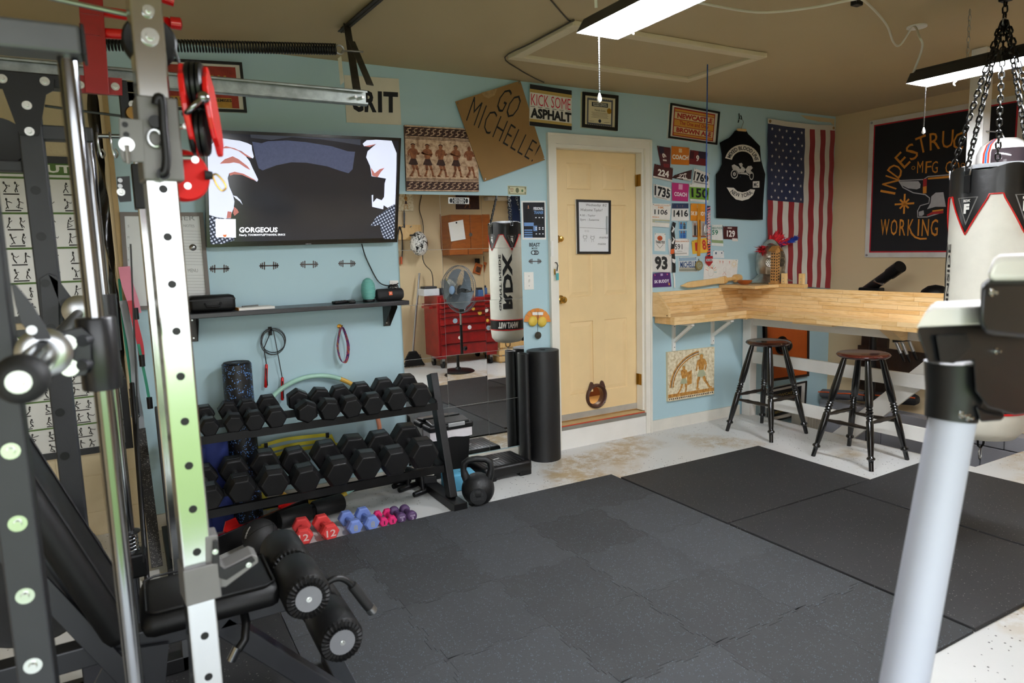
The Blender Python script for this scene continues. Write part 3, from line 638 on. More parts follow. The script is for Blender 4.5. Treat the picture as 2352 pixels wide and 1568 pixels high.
for v0, v1 in ((.02, .16), (.85, .98)):
    rect(g, q, (0, v0, 1, v1), .001, 1)
    for i in range(12):
        u = i/12+.04; vm = (v0+v1)/2; hh = (v1-v0)*.36
        stroke(g, q, [(u-.035, vm+hh), (u+.012, vm+hh*.6), (u+.0, vm-hh*.3), (u-.02, vm-.1*hh)], .012, .0014, 0); stroke(g, q, [(u+.045, vm-hh), (u+.0, vm-hh*.7), (u+.012, vm+hh*.3), (u+.032, vm+.1*hh)], .012, .0014, 0)
for v in (.18, .2, .81, .83): stroke(g, q, [(0, v), (1, v)], .006, .0012, 1)
for x, s_ in ((.1, 1), (.29, -1), (.47, 1), (.68, -1), (.87, 1)):
    figure(g, q, x, .77, .5, ((.02*s_, -.1), (.12, .16), ((-.16, -.7), (-.13*s_, -.62)), ((.14, -.66), (.2*s_, -.72))), 2, 3 if x < .8 else 0, .0014, .85)
O(g, 'print', [M_MOS, M_MOSD, M_MOSF, M_MOSD], t, fix=False)
t, q = board('mosaic_canvas', 'square canvas print of two ochre mosaic figures below the wooden counter', 'picture', cp_([(162, 690), (486, 652), (482, 978), (165, 1032)], (1480, 580), .33164), 'd8caa6', .022, -.024)
g = B(); rect(g, q, (0, 0, 1, 1), .0006, 0); rect(g, q, (0, .86, 1, .93), .001, 1)
for i in range(24): rect(g, q, (.02+i*.0405, .945, .043+i*.0405, .975), .001, 2)
for rr in (.72, .66): disc(g, q, (.75, .75), rr, rr, .001, 30, 1, R(182), R(262), .96)
disc(g, q, (.75, .75), .69, .69, .0012, 30, 2, R(182), R(262), .98)
figure(g, q, .33, .88, .58, ((-.1, -.26), (.1, .05), ((-.02, -.66), (.12, -.58)), ((.12, -.62), (.18, -.7))), 1, 3, .0014, .9)
figure(g, q, .71, .84, .74, ((-.12, -.14), (.13, .28), ((-.14, -.68), (-.16, -.52)), ((.16, -.66), (.12, -.5))), 1, 3, .0014, .9)
poly(g, q, [(.4, .46), (.5, .42), (.5, .7), (.4, .73)], .002, 1)
O(g, 'print', [M_MOSC, M_MOSO, M_MOSD, mt('mosaic_gray_green', '#a9ac8c', .8)], t, fix=False)
# ---- mirror tiles
mz = [1.862-.3534*i for i in range(6)]; mx = [1.532, 1.834, 2.136, 2.437]
wm = T('wall_mirror', 'wall mirror of square glass tiles beside the door', 'mirror', (1.985, 0, mz[5]))
O(B().b2((mx[0], -.003, mz[5]), (mx[3], -.0005, mz[0])), 'backing', mt('mirror_backing', '#c9cac6', .5, var=0), wm)
for i in range(3):
    for j in range(5):
        cx, cz = (mx[i]+mx[i+1])/2, (mz[j]+mz[j+1])/2
        rm = M.Rotation(R(rnd.uniform(-.22, .22)), 3, 'X') @ M.Rotation(R(rnd.uniform(-.22, .22)), 3, 'Z')
        O(B().box((cx, -.0065, cz), (.3, .004, .351), rm), 'mirror_tile', M_MIRROR, wm)
def card(name, label, cat, qp, hexc, y=-.003, th=.0012, grp=None, rough=.7):
    q = wq(qp, y); t = T(name, label, cat, (q[3]+q[2])/2, grp); O(slab(B(), q, th), 'sheet', mt('card_'+hexc, '#'+hexc, rough, var=.05, vs=20), t); return t, q
def bx(x0, y0, x1, y1): return [(x0, y0), (x1, y0), (x1, y1), (x0, y1)]
t, q = card('sticker', 'small black and white gym motto sticker at the top of the mirror', 'sticker', [(1030, 453), (1077.5, 454), (1077.5, 468.5), (1030, 467.5)], 'e9e9e6', -.0102)
g = B(); rect(g, q, (.2, .08, .8, .46), .0006); rect(g, q, (.2, .54, .8, .94), .0006); disc(g, q, (.12, .5), .07, .38, .0006); disc(g, q, (.88, .5), .07, .38, .0006); write(g, 'NO PAIN', q, (.27, .14, .73, .4), .0012, .03, mi=1); write(g, 'NO GAIN', q, (.27, .6, .73, .88), .0012, .03, mi=1)
O(g, 'print', [ink('17171a'), ink('e9e9e6')], t, fix=False)
t, q = card('dollar_bill', 'one dollar bill taped to the wall above the mirror', 'banknote', [(1166, 426), (1209.5, 428), (1209, 447.5), (1167, 446.5)], 'c9c6a4', -.002)
g = B()
for r_ in ((.03, .06, .97, .12), (.03, .88, .97, .94), (.03, .06, .05, .94), (.95, .06, .97, .94)): rect(g, q, r_, .0005)
disc(g, q, (.5, .5), .09, .3, .0006); disc(g, q, (.77, .52), .05, .16, .0006, mi=1); write(g, '1', q, (.06, .14, .1, .34), .001, .02); write(g, '1', q, (.9, .14, .94, .34), .001, .02); write(g, '1', q, (.06, .66, .1, .86), .001, .02); write(g, '1', q, (.9, .66, .94, .86), .001, .02)
stroke(g, q, [(.12, .3), (.3, .28)], .02, .0006, 2); stroke(g, q, [(.1, .45), (.32, .43)], .02, .0006, 2); stroke(g, q, [(.14, .62), (.28, .6)], .02, .0006, 2)
O(g, 'print', [ink('6b6f55'), ink('557a52'), ink('8d5a44')], t, fix=False)
t, q = card('trainer_poster', 'white bordered dark flyer with a woman in black beside the mirror', 'poster', [(1197, 461), (1253, 461), (1254.5, 550), (1200, 550)], 'e6e6e4', -.003)
g = B(); rect(g, q, (.06, .04, .95, .95), .0006, 0)
figure(g, q, (.28), .62, .52, ((-.05, -.1), (.08, .08), ((-.2, -.66), (-.1, -.5)), ((.16, -.66), (.22, -.42))), 1, 4, .0012, .62)
poly(g, q, [(.16, .2), (.4, .2), (.42, .56), (.14, .56)], .0018, 4)
write(g, 'PERSONAL', q, (.48, .16, .9, .24), .0015, .04, .2, mi=2); write(g, 'TRAINER', q, (.5, .26, .9, .34), .0015, .04, .2, mi=3)
rect(g, q, (.55, .46, .9, .6), .0012, 4); rect(g, q, (.08, .56, .48, .65), .0018, 3); rect(g, q, (.46, .64, .62, .78), .0018, 3)
for v in (.42, .68, .72, .84): 
    for u in (.58, .72, .86): rect(g, q, (u-.03, v, u+.03, v+.025), .002, 2)
for v in (.76, .82, .88, .94): rect(g, q, (.08, v-.02, .42, v+.012), .0018, 3)
O(g, 'print', [ink('15171f'), ink('b98468'), ink('e9ecf2'), ink('6d93c8'), ink('0a0b10')], t, fix=False)
# decals
def bell_decal(cx, cy, wd, label, name='dumbbell_decal', rot=0):
    s = wd/200; o_ = (cx, cy); pts = lambda a: [(cx+x*s, cy+y*s+x*s*rot) for x, y in a]
    q = wq(pts(bx(-100, -42, 100, 42)), -.0008); g = B(); n = 0
    def R_(x0, y0, x1, y1): g.prism(pq(q, pts(bx(x0, y0, x1, y1))), (0, .0007, 0))
    R_(-100, -7, 100, 7)
    for sx in (-1, 1):
        for x, h in ((84, 24), (67, 33), (47, 40)): a, b_ = sorted((sx*x-6, sx*x+6)); R_(a, -h, b_, h)
    O(g, name, mt('dark_decal', '#4b403e', .6, var=0), label=label, cat='decal', group='dumbbell decals')
bell_decal(504, 617, 46, 'dark dumbbell decal under the corner of the TV by the planner', rot=-.02); bell_decal(618, 610, 45, 'dark dumbbell decal, second from the planner, below the TV', rot=-.02); bell_decal(710, 607, 42, 'dark dumbbell decal below the middle of the TV', rot=-.01); bell_decal(797, 605, 40, 'dark dumbbell decal beside the hanging TV cable'); bell_decal(1229, 600, 30, 'small dark dumbbell decal above the light switch')
q = wq(bx(1214, 556, 1243, 586), -.0006); g = B(); write(g, 'BEAST', q, (.05, .05, .9, .34), .0004, .03); write(g, 'MODE', q, (.25, .4, .7, .55), .0004, .02)
disc(g, q, (.35, .8), .17, .17, .0004, 20, 0, R(90), R(270)); rect(g, q, (.35, .63, .65, .97), .0004); disc(g, q, (.65, .8), .17, .17, .0004, 20, 0, R(-90), R(90)); disc(g, q, (.36, .8), .11, .12, .0008, 16, 1); write(g, 'ON', q, (.52, .7, .76, .9), .0008, .02, mi=1)
O(g, 'decal_lettering', [ink('2a2a2e'), ink('b9d0d8')], label='black motto decal with a switch symbol below the flyer', cat='decal', fix=False)
# switch plate, thermostat bits, keys
q = wq([(1203.5, 625), (1225.5, 624.5), (1226.5, 664.5), (1204.5, 665.5)], -.006); t = T('light_switch', 'white light switch plate beside the door trim', 'switch', (q[3]+q[2])/2); O(slab(B(), q, .006), 'plate', M_WHITE, t, bev=.002); c = bil(q, .5, .5); O(B().box(c-V((0, .006, 0)), (.01, .012, .02), M.Rotation(R(25), 3, 'X')), 'toggle', M_WHITE, t)
for v in (.22, .78): c = bil(q, .5, v); O(B().cyl(c, c-V((0, .002, 0)), .0035, seg=8), 'screw', M_STEEL, t)
q = wq(bx(1237, 563, 1245, 582), -.012); q = wq(bx(1266, 553, 1271.5, 589), -.035); O(slab(B(), q, .012), 'door_sensor', M_WHITE, label='small white sensor box on the door trim', cat='sensor', bev=.002)
c = on_wall(1275, 603, -.03); t = T('key_hook', 'black hook with a blue key tag on the door trim', 'key', c-V((0, 0, .12)))
O(B().tube([c, c+V((0, -.02, 0)), c+V((.006, -.025, -.02)), c+V((.004, -.015, -.06))], .004, 6), 'hook', M_BLACK, t); O(B().box(c+V((.01, -.012, -.1)), (.022, .006, .05), None, .002), 'key_tag', mt('teal_tag', '#4aa3a8', .5), t); O(B().box(c+V((-.01, -.01, -.065)), (.012, .004, .04), None, .001), 'key', M_BRASS, t)
# paper fan with a shell and medallion
q = wq(bx(1203, 706, 1264, 780), -.012); t = T('paper_fan', 'orange paper fan with yellow shells and a hanging medallion on the wall', 'wall decoration', bil(q, .5, 1))
g = B()
for k in range(16):
    a0, a1 = R(180+k*11.25), R(180+(k+1)*11.25); r_ = .5 if k % 2 else .47
    poly(g, q, [(.5, .46), (.5+.5*math.cos(a0), .44+.42*math.sin(a0)), (.5+.5*math.cos(a1), .44+.42*math.sin(a1))], .001+.004*(k % 2))
O(g, 'pleat', mt('orange_paper', '#d98a3c', .7), t)
for i, (u, v, r_) in enumerate(((.33, .42, .2), (.68, .44, .2))):
    g = B(); c = bil(q, u, v); g.lathe([(.001, .012), (.02, .01), (.034, .003), (.038, -.004)], 16); g.xf(M.Translation(c-V((0, .008, 0))) @ M.Rotation(R(90), 4, 'X')); O(g, 'shell', mt('yellow_shell', '#d9bb4a', .5), t, smooth=60)
g = B(); rect(g, q, (.3, .14, .7, .23), .009); O(g, 'paper_label', M_PAPER, t)
c = bil(q, .52, .86); O(B().tube([bil(q, .5, .12)-V((0, .011, 0)), c], .0012, 4), 'string', M_CABLE, t); O(B().cyl(c-V((0, .002, 0)), c-V((0, .008, 0)), .026, seg=24), 'medallion', mt('dark_pewter', '#5b5850', .35, .8, var=.3, vs=60), t)
# planner board between the rack and TV, and workout poster on the block wall
q = [on_wall(275, 487, -.012), on_wall(466, 488, -.012), on_wall(485, 706, -.012), on_wall(290, 712, -.012)]
t = T('planner_board', 'gray framed dry erase planner board behind the chrome upright', 'planner', (q[3]+q[2])/2)
O(frame(B(), q, .02, .01), 'frame', mt('taupe_frame', '#6d665f', .5), t); O(slab(B(), q, .008), 'sheet', mt('planner_sheet', '#cdd0cd', .35, var=.03), t)
g = B()
pl = lambda pts: pq(q, pts)
write(g, 'PLANNER', pl([(340, 493), (447, 495), (448, 506), (341, 505)]), (0, 0, 1, 1), .001, 0); write(g, 'NOTES', pl([(421, 515), (446, 516), (447, 522), (422, 521)]), (0, 0, 1, 1), .001); write(g, 'MENU', pl([(431, 617), (454, 617), (455, 625), (432, 625)]), (0, 0, 1, 1), .001)
for i, ch in enumerate('SMTWTFS'): write(g, ch, pl([(293, 516+i*26), (297, 516+i*26), (297, 522+i*26), (293, 522+i*26)]), (0, 0, 1, 1), .001)
for k in range(12): a, b_ = pl([(416+k*.8, 530+k*7), (460+k*.8, 531+k*7)]); g.bar(a-V((0, .001, 0)), b_-V((0, .001, 0)), .0002, .0012)
for k in range(10): a, b_ = pl([(427+k*.8, 632+k*7), (470+k*.8, 632+k*7)]); g.bar(a-V((0, .001, 0)), b_-V((0, .001, 0)), .0002, .0012)
O(g, 'lettering', ink('8d908e'), t, fix=False)
c = on_plane(443, 568, q); O(B().lathe([(.018, 0), (.018, .004), (.012, .01), (.001, .012)], 20).xf(M.Translation(c) @ M.Rotation(R(90), 4, 'X')), 'magnet', M_STEEL, t, smooth=40)
def workout_poster(x0, x1, z0, z1, y, label, head, lines):
    q = [V((x0, y, z1)), V((x1, y, z1)), V((x1, y, z0)), V((x0, y, z0))]; t = T('exercise_poster', label, 'poster', (q[3]+q[2])/2, 'exercise charts behind the rack')
    O(frame(B(), q, .035, .008), 'frame', M_FRB, t); O(slab(B(), q, .006), 'sheet', mt('chart_sheet', '#d3d3cc', .25, var=.02), t)
    g = B(); rr = random.Random(int(z0*100)); h0 = .11
    rect(g, q, (.04, .035, .96, h0), .0015, 0); write(g, head, q, (.08, .05, .93, h0-.012), .003, .04, mi=2)
    for k in range(lines):
        v = h0+.015+(.86-.02)*k/lines; rect(g, q, (.04, v, .96, v+.012), .0015, 0)
        for c_ in range(4):
            for rw in range(2):
                u = .06+.23*c_; vv_ = v+.03+rw*.86/lines*.45; hh = .86/lines*.3
                for f in range(2):
                    fx = u+.05+.09*f; P_ = lambda a, b_: (fx+a*.05, vv_+hh*b_)
                    disc(g, q, P_(rr.uniform(-.3, .3), .12), .009, .009, .002, 6, 1); j = [rr.uniform(-.5, .5) for _ in range(6)]
                    stroke(g, q, [P_(0, .2), P_(j[0]*.5, .55), P_(j[1], .8), P_(j[2], .98)], .008, .002, 1); stroke(g, q, [P_(0, .3), P_(j[3]+.3, .45), P_(j[4]+.5, .3)], .006, .002, 1); stroke(g, q, [P_(j[0]*.5, .55), P_(j[5], .95)], .007, .002, 1)
                rect(g, q, (u+.03, vv_+hh*1.08, u+.15, vv_+hh*1.2), .002, 1)
    O(g, 'print', [ink('56743a'), ink('35322f'), ink('e4e4da')], t, fix=False); return t
yb_ = YB+.005
p0, p1 = on_wall(0, 330, yb_), on_wall(210, 330, yb_)
workout_poster(-.66, -.11, 1.19, 2.03, yb_, 'tall framed exercise chart with green bands, the upper of two behind the rack', 'WORKOUTS', 4)
workout_poster(-.6, -.035, .46, 1.155, yb_, 'framed exercise chart with green bands, the lower of two behind the rack', 'WORKOUTS', 4)
# whiteboard on the door
q = [on_wall(1323, 458, yd-.014), on_wall(1402, 460, yd-.014), on_wall(1401.5, 583, yd-.014), on_wall(1325.5, 583, yd-.014)]
t = T('whiteboard', 'small black framed whiteboard with handwriting hung on the cream door', 'whiteboard', (q[3]+q[2])/2)
O(frame(B(), q, .018, .008), 'frame', M_FRB, t); O(slab(B(), q, .013), 'board', mt('whiteboard_gloss', '#e7e8ea', .2, var=0), t)
g = B(); write(g, 'Wednesday  8/2', q, (.28, .07, .88, .13), .001, 0, .2); write(g, 'Welcome Taylor!', q, (.12, .16, .76, .225), .001, 0, .2); write(g, '9:30 - Taylor', q, (.1, .27, .55, .315), .001, 0, .15); write(g, '3pm - Suzanne', q, (.1, .345, .66, .395), .001, 0, .15); stroke(g, q, [(.08, .51), (.93, .53)], .006)
write(g, 'mama', q, (.66, .68, .92, .71), .001, 0, .2); write(g, 'maizie', q, (.62, .79, .86, .83), .001, 0, .2)
for cx, cy in ((.24, .72), (.46, .73)):
    disc(g, q, (cx, cy-.03), .06, .03, .001, 14, 0, 0, 2*math.pi, .85)
    for s_ in (-1, 1): stroke(g, q, [(cx+s_*.02, cy), (cx+s_*.03, cy+.05)], .006); stroke(g, q, [(cx+s_*.03, cy-.055), (cx+s_*.05, cy-.08), (cx+s_*.06, cy-.04)], .005)
for cx in (.26, .33): disc(g, q, (cx, .575), .025, .014, .001, 10, 0, 0, 2*math.pi, .8)
O(g, 'handwriting_lettering', ink('4a4848'), t, fix=False)
c = bil(q, .88, .42); O(B().cyl(c+V((0, -.008, .05)), c+V((0, -.008, -.085)), .006, seg=10), 'marker', mt('gray_marker', '#a9adb0', .4), t)
# ---- race bibs and cards
def text_px(g, body, q, pts, mi, bold=.02, off=.001): write(g, body, pq(q, pts), (0, 0, 1, 1), off, bold, mi=mi)
def curled(q, th=.001, amp=.012, nu=8, nv=5, ph=0.0):
    b = B(); n = qn(q); b.grid(lambda u, v: bil(q, u, v)+n*(amp*(.5+.5*math.sin(ph+u*3.2+v*2.1))*(.3+abs(u-.5)+abs(v-.5)*.6)), nu, nv); return b
def lay(b, q, r_, mi, nu=6, nv=2, amp=.012, ph=0.0, off=.0008):      # printed field that follows the curl of its sheet
    n = qn(q); u0, v0, u1, v1 = r_
    return b.grid(lambda a, c: bil(q, u0+(u1-u0)*a, v0+(v1-v0)*c)+n*(off+amp*(.5+.5*math.sin(ph+(u0+(u1-u0)*a)*3.2+(v0+(v1-v0)*c)*2.1))*(.3+abs(u0+(u1-u0)*a-.5)+abs(v0+(v1-v0)*c-.5)*.6)), nu, nv, mi)
def grid_mi(b, n0, mi):
    for i in range(n0, len(b.m)): b.m[i] = mi
def wrap_text(b, body, q, r_, mi, amp, ph, bold, rot=0):
    n0 = len(b.v); write(b, body, q, r_, 0, bold, 0, True, rot, mi); n = qn(q); o_ = q[0]; U = q[1]-q[0]; W_ = q[3]-q[0]
    for i in range(n0, len(b.v)):
        d = b.v[i]-o_; u = d.dot(U)/U.length_squared; v = d.dot(W_)/W_.length_squared
        b.v[i] = b.v[i]+n*(.002+amp*(.5+.5*math.sin(ph+u*3.2+v*2.1))*(.3+abs(u-.5)+abs(v-.5)*.6))
def bib(label, pts, hexc, fields, words, y=-.003, amp=.01, name='race_bib', cat='race bib'):
    q = wq(c6(pts), y); ph = rnd.uniform(0, 6); t = T(name, label, cat, (q[3]+q[2])/2, 'race bibs on the wall' if cat == 'race bib' else None)
    O(curled(q, amp=amp, ph=ph), 'sheet', mt('bib_'+hexc, '#'+hexc, .55, var=.06, vs=25), t, smooth=60)
    g = B(); cols = []
    def ci(h):
        if h not in cols: cols.append(h)
        return cols.index(h)
    for r_, h in fields: O(lay(B(), q, r_, 0, amp=amp, ph=ph), 'print', ink(h), t, fix=False)
    for wd, r_, h, bold, rot in words: g9 = B(); wrap_text(g9, wd, q, r_, 0, amp, ph, bold, rot); O(g9, 'lettering', ink(h), t, fix=False)
    for u, v in ((.06, .05), (.94, .05)): c = bil(q, u, v)+qn(q)*(amp+.001); O(B().cyl(c-qn(q)*.002, c+qn(q)*.003, .0035, seg=8), 'pin', M_STEEL, t)
    return t, q
bib('dark maroon bib numbered 19 hanging sideways', [(100, 408), (212, 425), (203, 595), (138, 585)], '4b1820', [((.1, .0, .5, .35), '2a2338'), ((.3, .8, .9, .98), '7a2328')], [('19', (.2, .38, .75, .62), 'e6e0da', .04, R(90))])
bib('orange coach bib beside the sideways maroon one', [(222, 410), (362, 425), (360, 568), (217, 560)], 'd2791e', [((.42, .1, .6, .32), 'e6c79a')], [('COACH', (.05, .45, .95, .72), 'f1ece2', .04, 0)])
bib('dark red bib numbered 9 with a white tab', [(372, 442), (513, 462), (500, 575), (365, 558)], '6c1820', [((.5, .0, 1, .5), '2c2135'), ((.0, .1, .25, .6), '45161e')], [('9', (.38, .3, .56, .75), 'efe9e4', .03, 0)])
bib('maroon bib numbered 224 below the sideways one', [(82, 556), (228, 592), (222, 705), (68, 670)], '4a1a1c', [((.0, .86, 1, 1), 'd8d2ca')], [('224', (.22, .28, .8, .76), 'f0ebe6', .04, 0)])
bib('maroon bib numbered 222 folded at a slant', [(238, 650), (385, 605), (365, 700), (225, 672)], '3f1a1a', [((.6, .84, 1, 1), 'd8d2ca')], [('222', (.2, .18, .75, .9), 'f0ebe6', .03, 0)], amp=.02)
bib('white bib numbered 1769 near the blue cord', [(395, 592), (528, 635), (525, 738), (388, 712)], 'e2dfda', [((.1, .84, .9, .94), '8f8a88')], [('1769', (.05, .16, .95, .82), '1a1a1c', .04, 0)], amp=.016)
bib('white bib with big black 1735', [(72, 720), (217, 755), (212, 860), (68, 830)], 'e4e2dd', [((.15, .9, .8, .95), '9a958f')], [('1735', (.05, .1, .97, .85), '19191b', .04, 0)])
bib('magenta coach bib in the middle of the bibs', [(222, 710), (362, 722), (358, 865), (220, 858)], 'b92a74', [((.38, .05, .62, .35), 'd9a0bd')], [('COACH', (.12, .5, .9, .74), 'f3e6ec', .04, 0)])
bib('green and white bib numbered 150', [(368, 715), (528, 725), (522, 875), (370, 862)], '6f9e34', [((.0, .0, 1, .2), 'e2e2dc'), ((.0, .86, 1, 1), 'd8d9d2')], [('150', (.08, .25, .95, .78), '15181a', .03, 0)], amp=.006)
bib('white bib numbered 1106 with orange heading', [(57, 880), (212, 885), (200, 1078), (55, 1068)], 'e6e3dc', [((.0, .68, 1, .82), 'b7b795'), ((.0, .74, 1, .8), 'a9c2cc')], [('GARDEN CITY VILLAGE', (.15, .05, .9, .1), 'd08a4a', .01, 0), ('10K', (.35, .12, .65, .21), 'd9893c', .03, 0), ('1106', (.16, .25, .84, .47), '2a2a2c', .02, 0), ('MICHELLE', (.05, .56, .4, .61), 'd9893c', .02, 0)])
bib('white bib numbered 1416 with a navy heading', [(218, 880), (360, 880), (360, 1020), (220, 1022)], 'e3e2de', [((.0, .0, 1, .3), '2c3a5c'), ((.3, .06, .7, .26), 'b98a5a')], [('1416', (.12, .38, .95, .78), '1b1b1e', .03, 0)])
bib('orange buddy bib behind the orange medal ribbon', [(372, 880), (508, 885), (505, 1028), (375, 1022)], 'd98a1e', [((.4, .05, .55, .25), 'e8bf80')], [('5K BUDDY', (.02, .45, .98, .68), 'f4ede0', .03, 0)])
bib('white marathon bib with green 59', [(545, 1055), (638, 1055), (640, 1232), (548, 1225)], 'dfe2de', [((.0, .72, 1, .86), '8aa071')], [('MARATHON', (.03, .1, .97, .22), '4f8a78', .01, 0), ('59', (.02, .24, .6, .48), '2c7a5e', .02, 0)])
bib('maroon bib numbered 129 below the vest', [(638, 1068), (760, 1070), (765, 1178), (640, 1170)], '451619', [((.62, .9, .98, 1.12), 'dcd7d0'), ((.3, .08, .6, .16), 'd9d2cc')], [('129', (.25, .3, .82, .82), 'f0ebe6', .03, 0)])
bib('white bib numbered 591 behind the black lanyard', [(195, 1170), (360, 1172), (360, 1308), (198, 1312)], 'e4e3df', [((.1, .82, .9, .9), 'b8b4ae')], [('591', (.3, .3, .66, .62), '232325', .01, 0), ('SPRING GIVING RUN', (.3, .1, .98, .18), 'cf7b3c', .01, 0), ('charlotte', (.4, .68, .66, .75), '5a5a5c', 0, 0)])
bib('yellow bib with red 1 and 8 behind the orange ribbon', [(382, 1185), (510, 1160), (518, 1280), (395, 1295)], 'ddb23a', [], [('1', (.2, .2, .36, .8), 'b8322a', .03, 0), ('8', (.66, .1, .9, .8), 'b8322a', .03, 0)])
bib('white bib with huge black 93', [(45, 1295), (215, 1300), (225, 1445), (45, 1440)], 'dedbd5', [], [('93', (.2, .1, .8, .88), '2a2a2a', .05, 0)])
bib('purple buddy bib, the lowest by the door trim', [(65, 1452), (210, 1437), (218, 1560), (65, 1568)], '4a2263', [((.1, .1, .16, .2), 'd0587a'), ((.85, .75, .92, .9), 'd99a3c'), ((.8, .12, .86, .22), 'd0587a'), ((.45, .08, .58, .24), 'b9a6c6')], [('5K BUDDY', (.1, .5, .9, .72), 'ece6f0', .03, 0)], amp=.006)
bib('small white card with a basketball emblem', [(83, 1122), (172, 1125), (172, 1272), (80, 1268)], 'e8e6e0', [], [('THANK YOU!', (.1, .42, .92, .58), '3a2f2a', .03, 0)], amp=.002, name='emblem_card', cat='card')
q = wq(c6([(83, 1122), (172, 1125), (172, 1272), (80, 1268)]), -.006)
g = B(); disc(g, q, (.5, .28), .24, .14, 0, 20, 0); stroke(g, q, [(.5, .15), (.5, .41)], .02, .0006, 1); stroke(g, q, [(.27, .28), (.73, .28)], .02, .0006, 1); stroke(g, q, [(.2, .62), (.5, .84), (.8, .62)], .03, .0006, 1)
O(g, 'emblem_print', [ink('c9582a'), ink('3a2f2a')], bpy.data.objects['emblem_card'], fix=False)
bib('strip of two outdoor photographs with people in blue', [(275, 1022), (350, 1022), (350, 1170), (278, 1170)], 'cfd6d4', [((.05, .04, .95, .47), '6fa6c0'), ((.05, .53, .95, .97), '5f97ba'), ((.2, .15, .45, .47), '2d62a8'), ((.55, .18, .8, .47), '3b4a5a'), ((.25, .08, .4, .18), '8a6048'), ((.58, .1, .72, .2), '8a6048'), ((.2, .68, .45, .97), '2d62a8'), ((.5, .66, .8, .97), '27569a'), ((.26, .58, .42, .69), '8a6048'), ((.56, .57, .72, .67), '7b4a3a')], [], amp=.003, name='photograph', cat='photograph')
bib('group photograph behind the orange ribbon', [(390, 1028), (508, 1028), (505, 1158), (392, 1155)], 'b9b3aa', [((.04, .04, .96, .5), 'a8a49c'), ((.1, .25, .28, .9), '3a3432'), ((.32, .25, .46, .9), '6d5348'), ((.7, .25, .9, .9), '8a8078'), ((.12, .12, .24, .26), '9a6a52'), ((.34, .12, .44, .25), '9a6a52'), ((.74, .12, .86, .25), '9a6a52'), ((.0, .9, 1, 1), '8a4f36')], [], amp=.003, name='photograph', cat='photograph')
bib('small white card with two blue butterflies', [(560, 1265), (650, 1268), (652, 1328), (560, 1325)], 'dfe2e2', [((.2, .2, .34, .5), '4d6076'), ((.75, .2, .85, .4), '4d6076')], [], amp=.003, name='butterfly_card', cat='card')
t, q = bib("child's crayon drawing of suns on white paper", [(492, 1330), (765, 1340), (755, 1508), (480, 1508)], 'e6e3dc', [], [], amp=.004, name='crayon_drawing', cat='drawing')
g = B(); qq = [p+qn(q)*.006 for p in q]
for k in range(9): a = R(200+k*20); stroke(g, qq, [(.2+.09*math.cos(a), .62+.2*math.sin(a)), (.2+.17*math.cos(a), .62+.36*math.sin(a))], .012, 0, (0, 1, 2)[k % 3])
for k in range(10): a = R(k*36); stroke(g, qq, [(.88+.05*math.cos(a), .22+.1*math.sin(a)), (.88+.1*math.cos(a), .22+.2*math.sin(a))], .008, 0, 1)
disc(g, qq, (.88, .22), .05, .1, 0, 16, 1, 0, 2*math.pi, .85); disc(g, qq, (.2, .64), .09, .2, 0, 16, 3, 0, 2*math.pi, .92); disc(g, qq, (.6, .5), .05, .12, 0, 14, 3, 0, 2*math.pi, .9); stroke(g, qq, [(.55, .75), (.6, .62), (.66, .76)], .008, 0, 0); poly(g, qq, [(.17, .42), (.24, .38), (.26, .5)], 0, 0)
for u in (.43, .52, .72): poly(g, qq, [(u, .08), (u+.03, .1), (u+.015, .24)], .0, 0)
O(g, 'print', [ink('d98a7a'), ink('e0c48a'), ink('8fc0b8'), ink('c9c4bc')], t, fix=False)
# licence plate
t, q = bib('worn souvenir licence plate with a first name in blue', [(278, 1322), (430, 1315), (435, 1440), (280, 1440)], 'cfd3d0', [((.03, .04, .97, .25), '8fa9bd'), ((.03, .8, .97, .96), '8a8a7c'), ((.03, .68, .97, .8), 'b3ad9a')], [('MICHELLE', (.08, .3, .95, .72), '2c4a7a', .02, 0)], y=-.006, amp=0, name='souvenir_plate', cat='license plate')
# lanyards and medals
def strap(g, pts, wd, y0=-.012, mi=0):
    P_ = [on_wall(px, py, y0-.003*math.sin(i*1.3)) for i, (px, py) in enumerate(pts)]; n = V((0, -1, 0)); L, Rr = [], []
    for i, p in enumerate(P_):
        t_ = (P_[min(i+1, len(P_)-1)]-P_[max(i-1, 0)]).normalized(); s_ = t_.cross(n)*wd/2; L.append(p+s_); Rr.append(p-s_)
    m_ = len(P_); back = [v+V((0, .002, 0)) for v in L+Rr]; fs = []
    for i in range(m_-1): fs += [(i, i+1, m_+i+1, m_+i), (2*m_+i, 3*m_+i, 3*m_+i+1, 2*m_+i+1), (i, 2*m_+i, 2*m_+i+1, i+1), (m_+i, m_+i+1, 3*m_+i+1, 3*m_+i)]
    return g.add(L+Rr+back, fs, mi)
t = T('medal', 'orange ribbon with a round silver medal hanging over the buddy bib', 'medal', on_wall(1605, 612, -.015))
O(strap(B(), c6([(452, 882), (447, 1000), (452, 1100), (447, 1230), (445, 1310)]), .034), 'ribbon', mt('orange_ribbon', '#cf8a22', .5), t); 
g = B(); write(g, '13.1 FINISHER 13.1', wq(c6([(449, 1150), (461, 1150), (461, 1010), (449, 1010)]), -.0165), (0, 0, 1, 1), 0, .02); O(g, 'lettering', ink('5a3a16'), t, fix=False)
c = on_wall(*c6([(445, 1388)])[0], -.016); O(B().cyl(c, c-V((0, .006, 0)), .042, seg=8), 'disc', mt('dull_gold_medal', '#9a8f62', .35, .7, var=.3, vs=60), t); O(B().cyl(c, c-V((0, .008, 0)), .028, seg=20), 'relief', mt('medal_enamel', '#a0a488', .35, .4, var=.4, vs=90), t); O(B().tube([c+V((0, 0, .04)), c+V((.006, 0, .055)), c+V((-.006, 0, .055))], .002, 5, True), 'ring', M_STEEL, t)
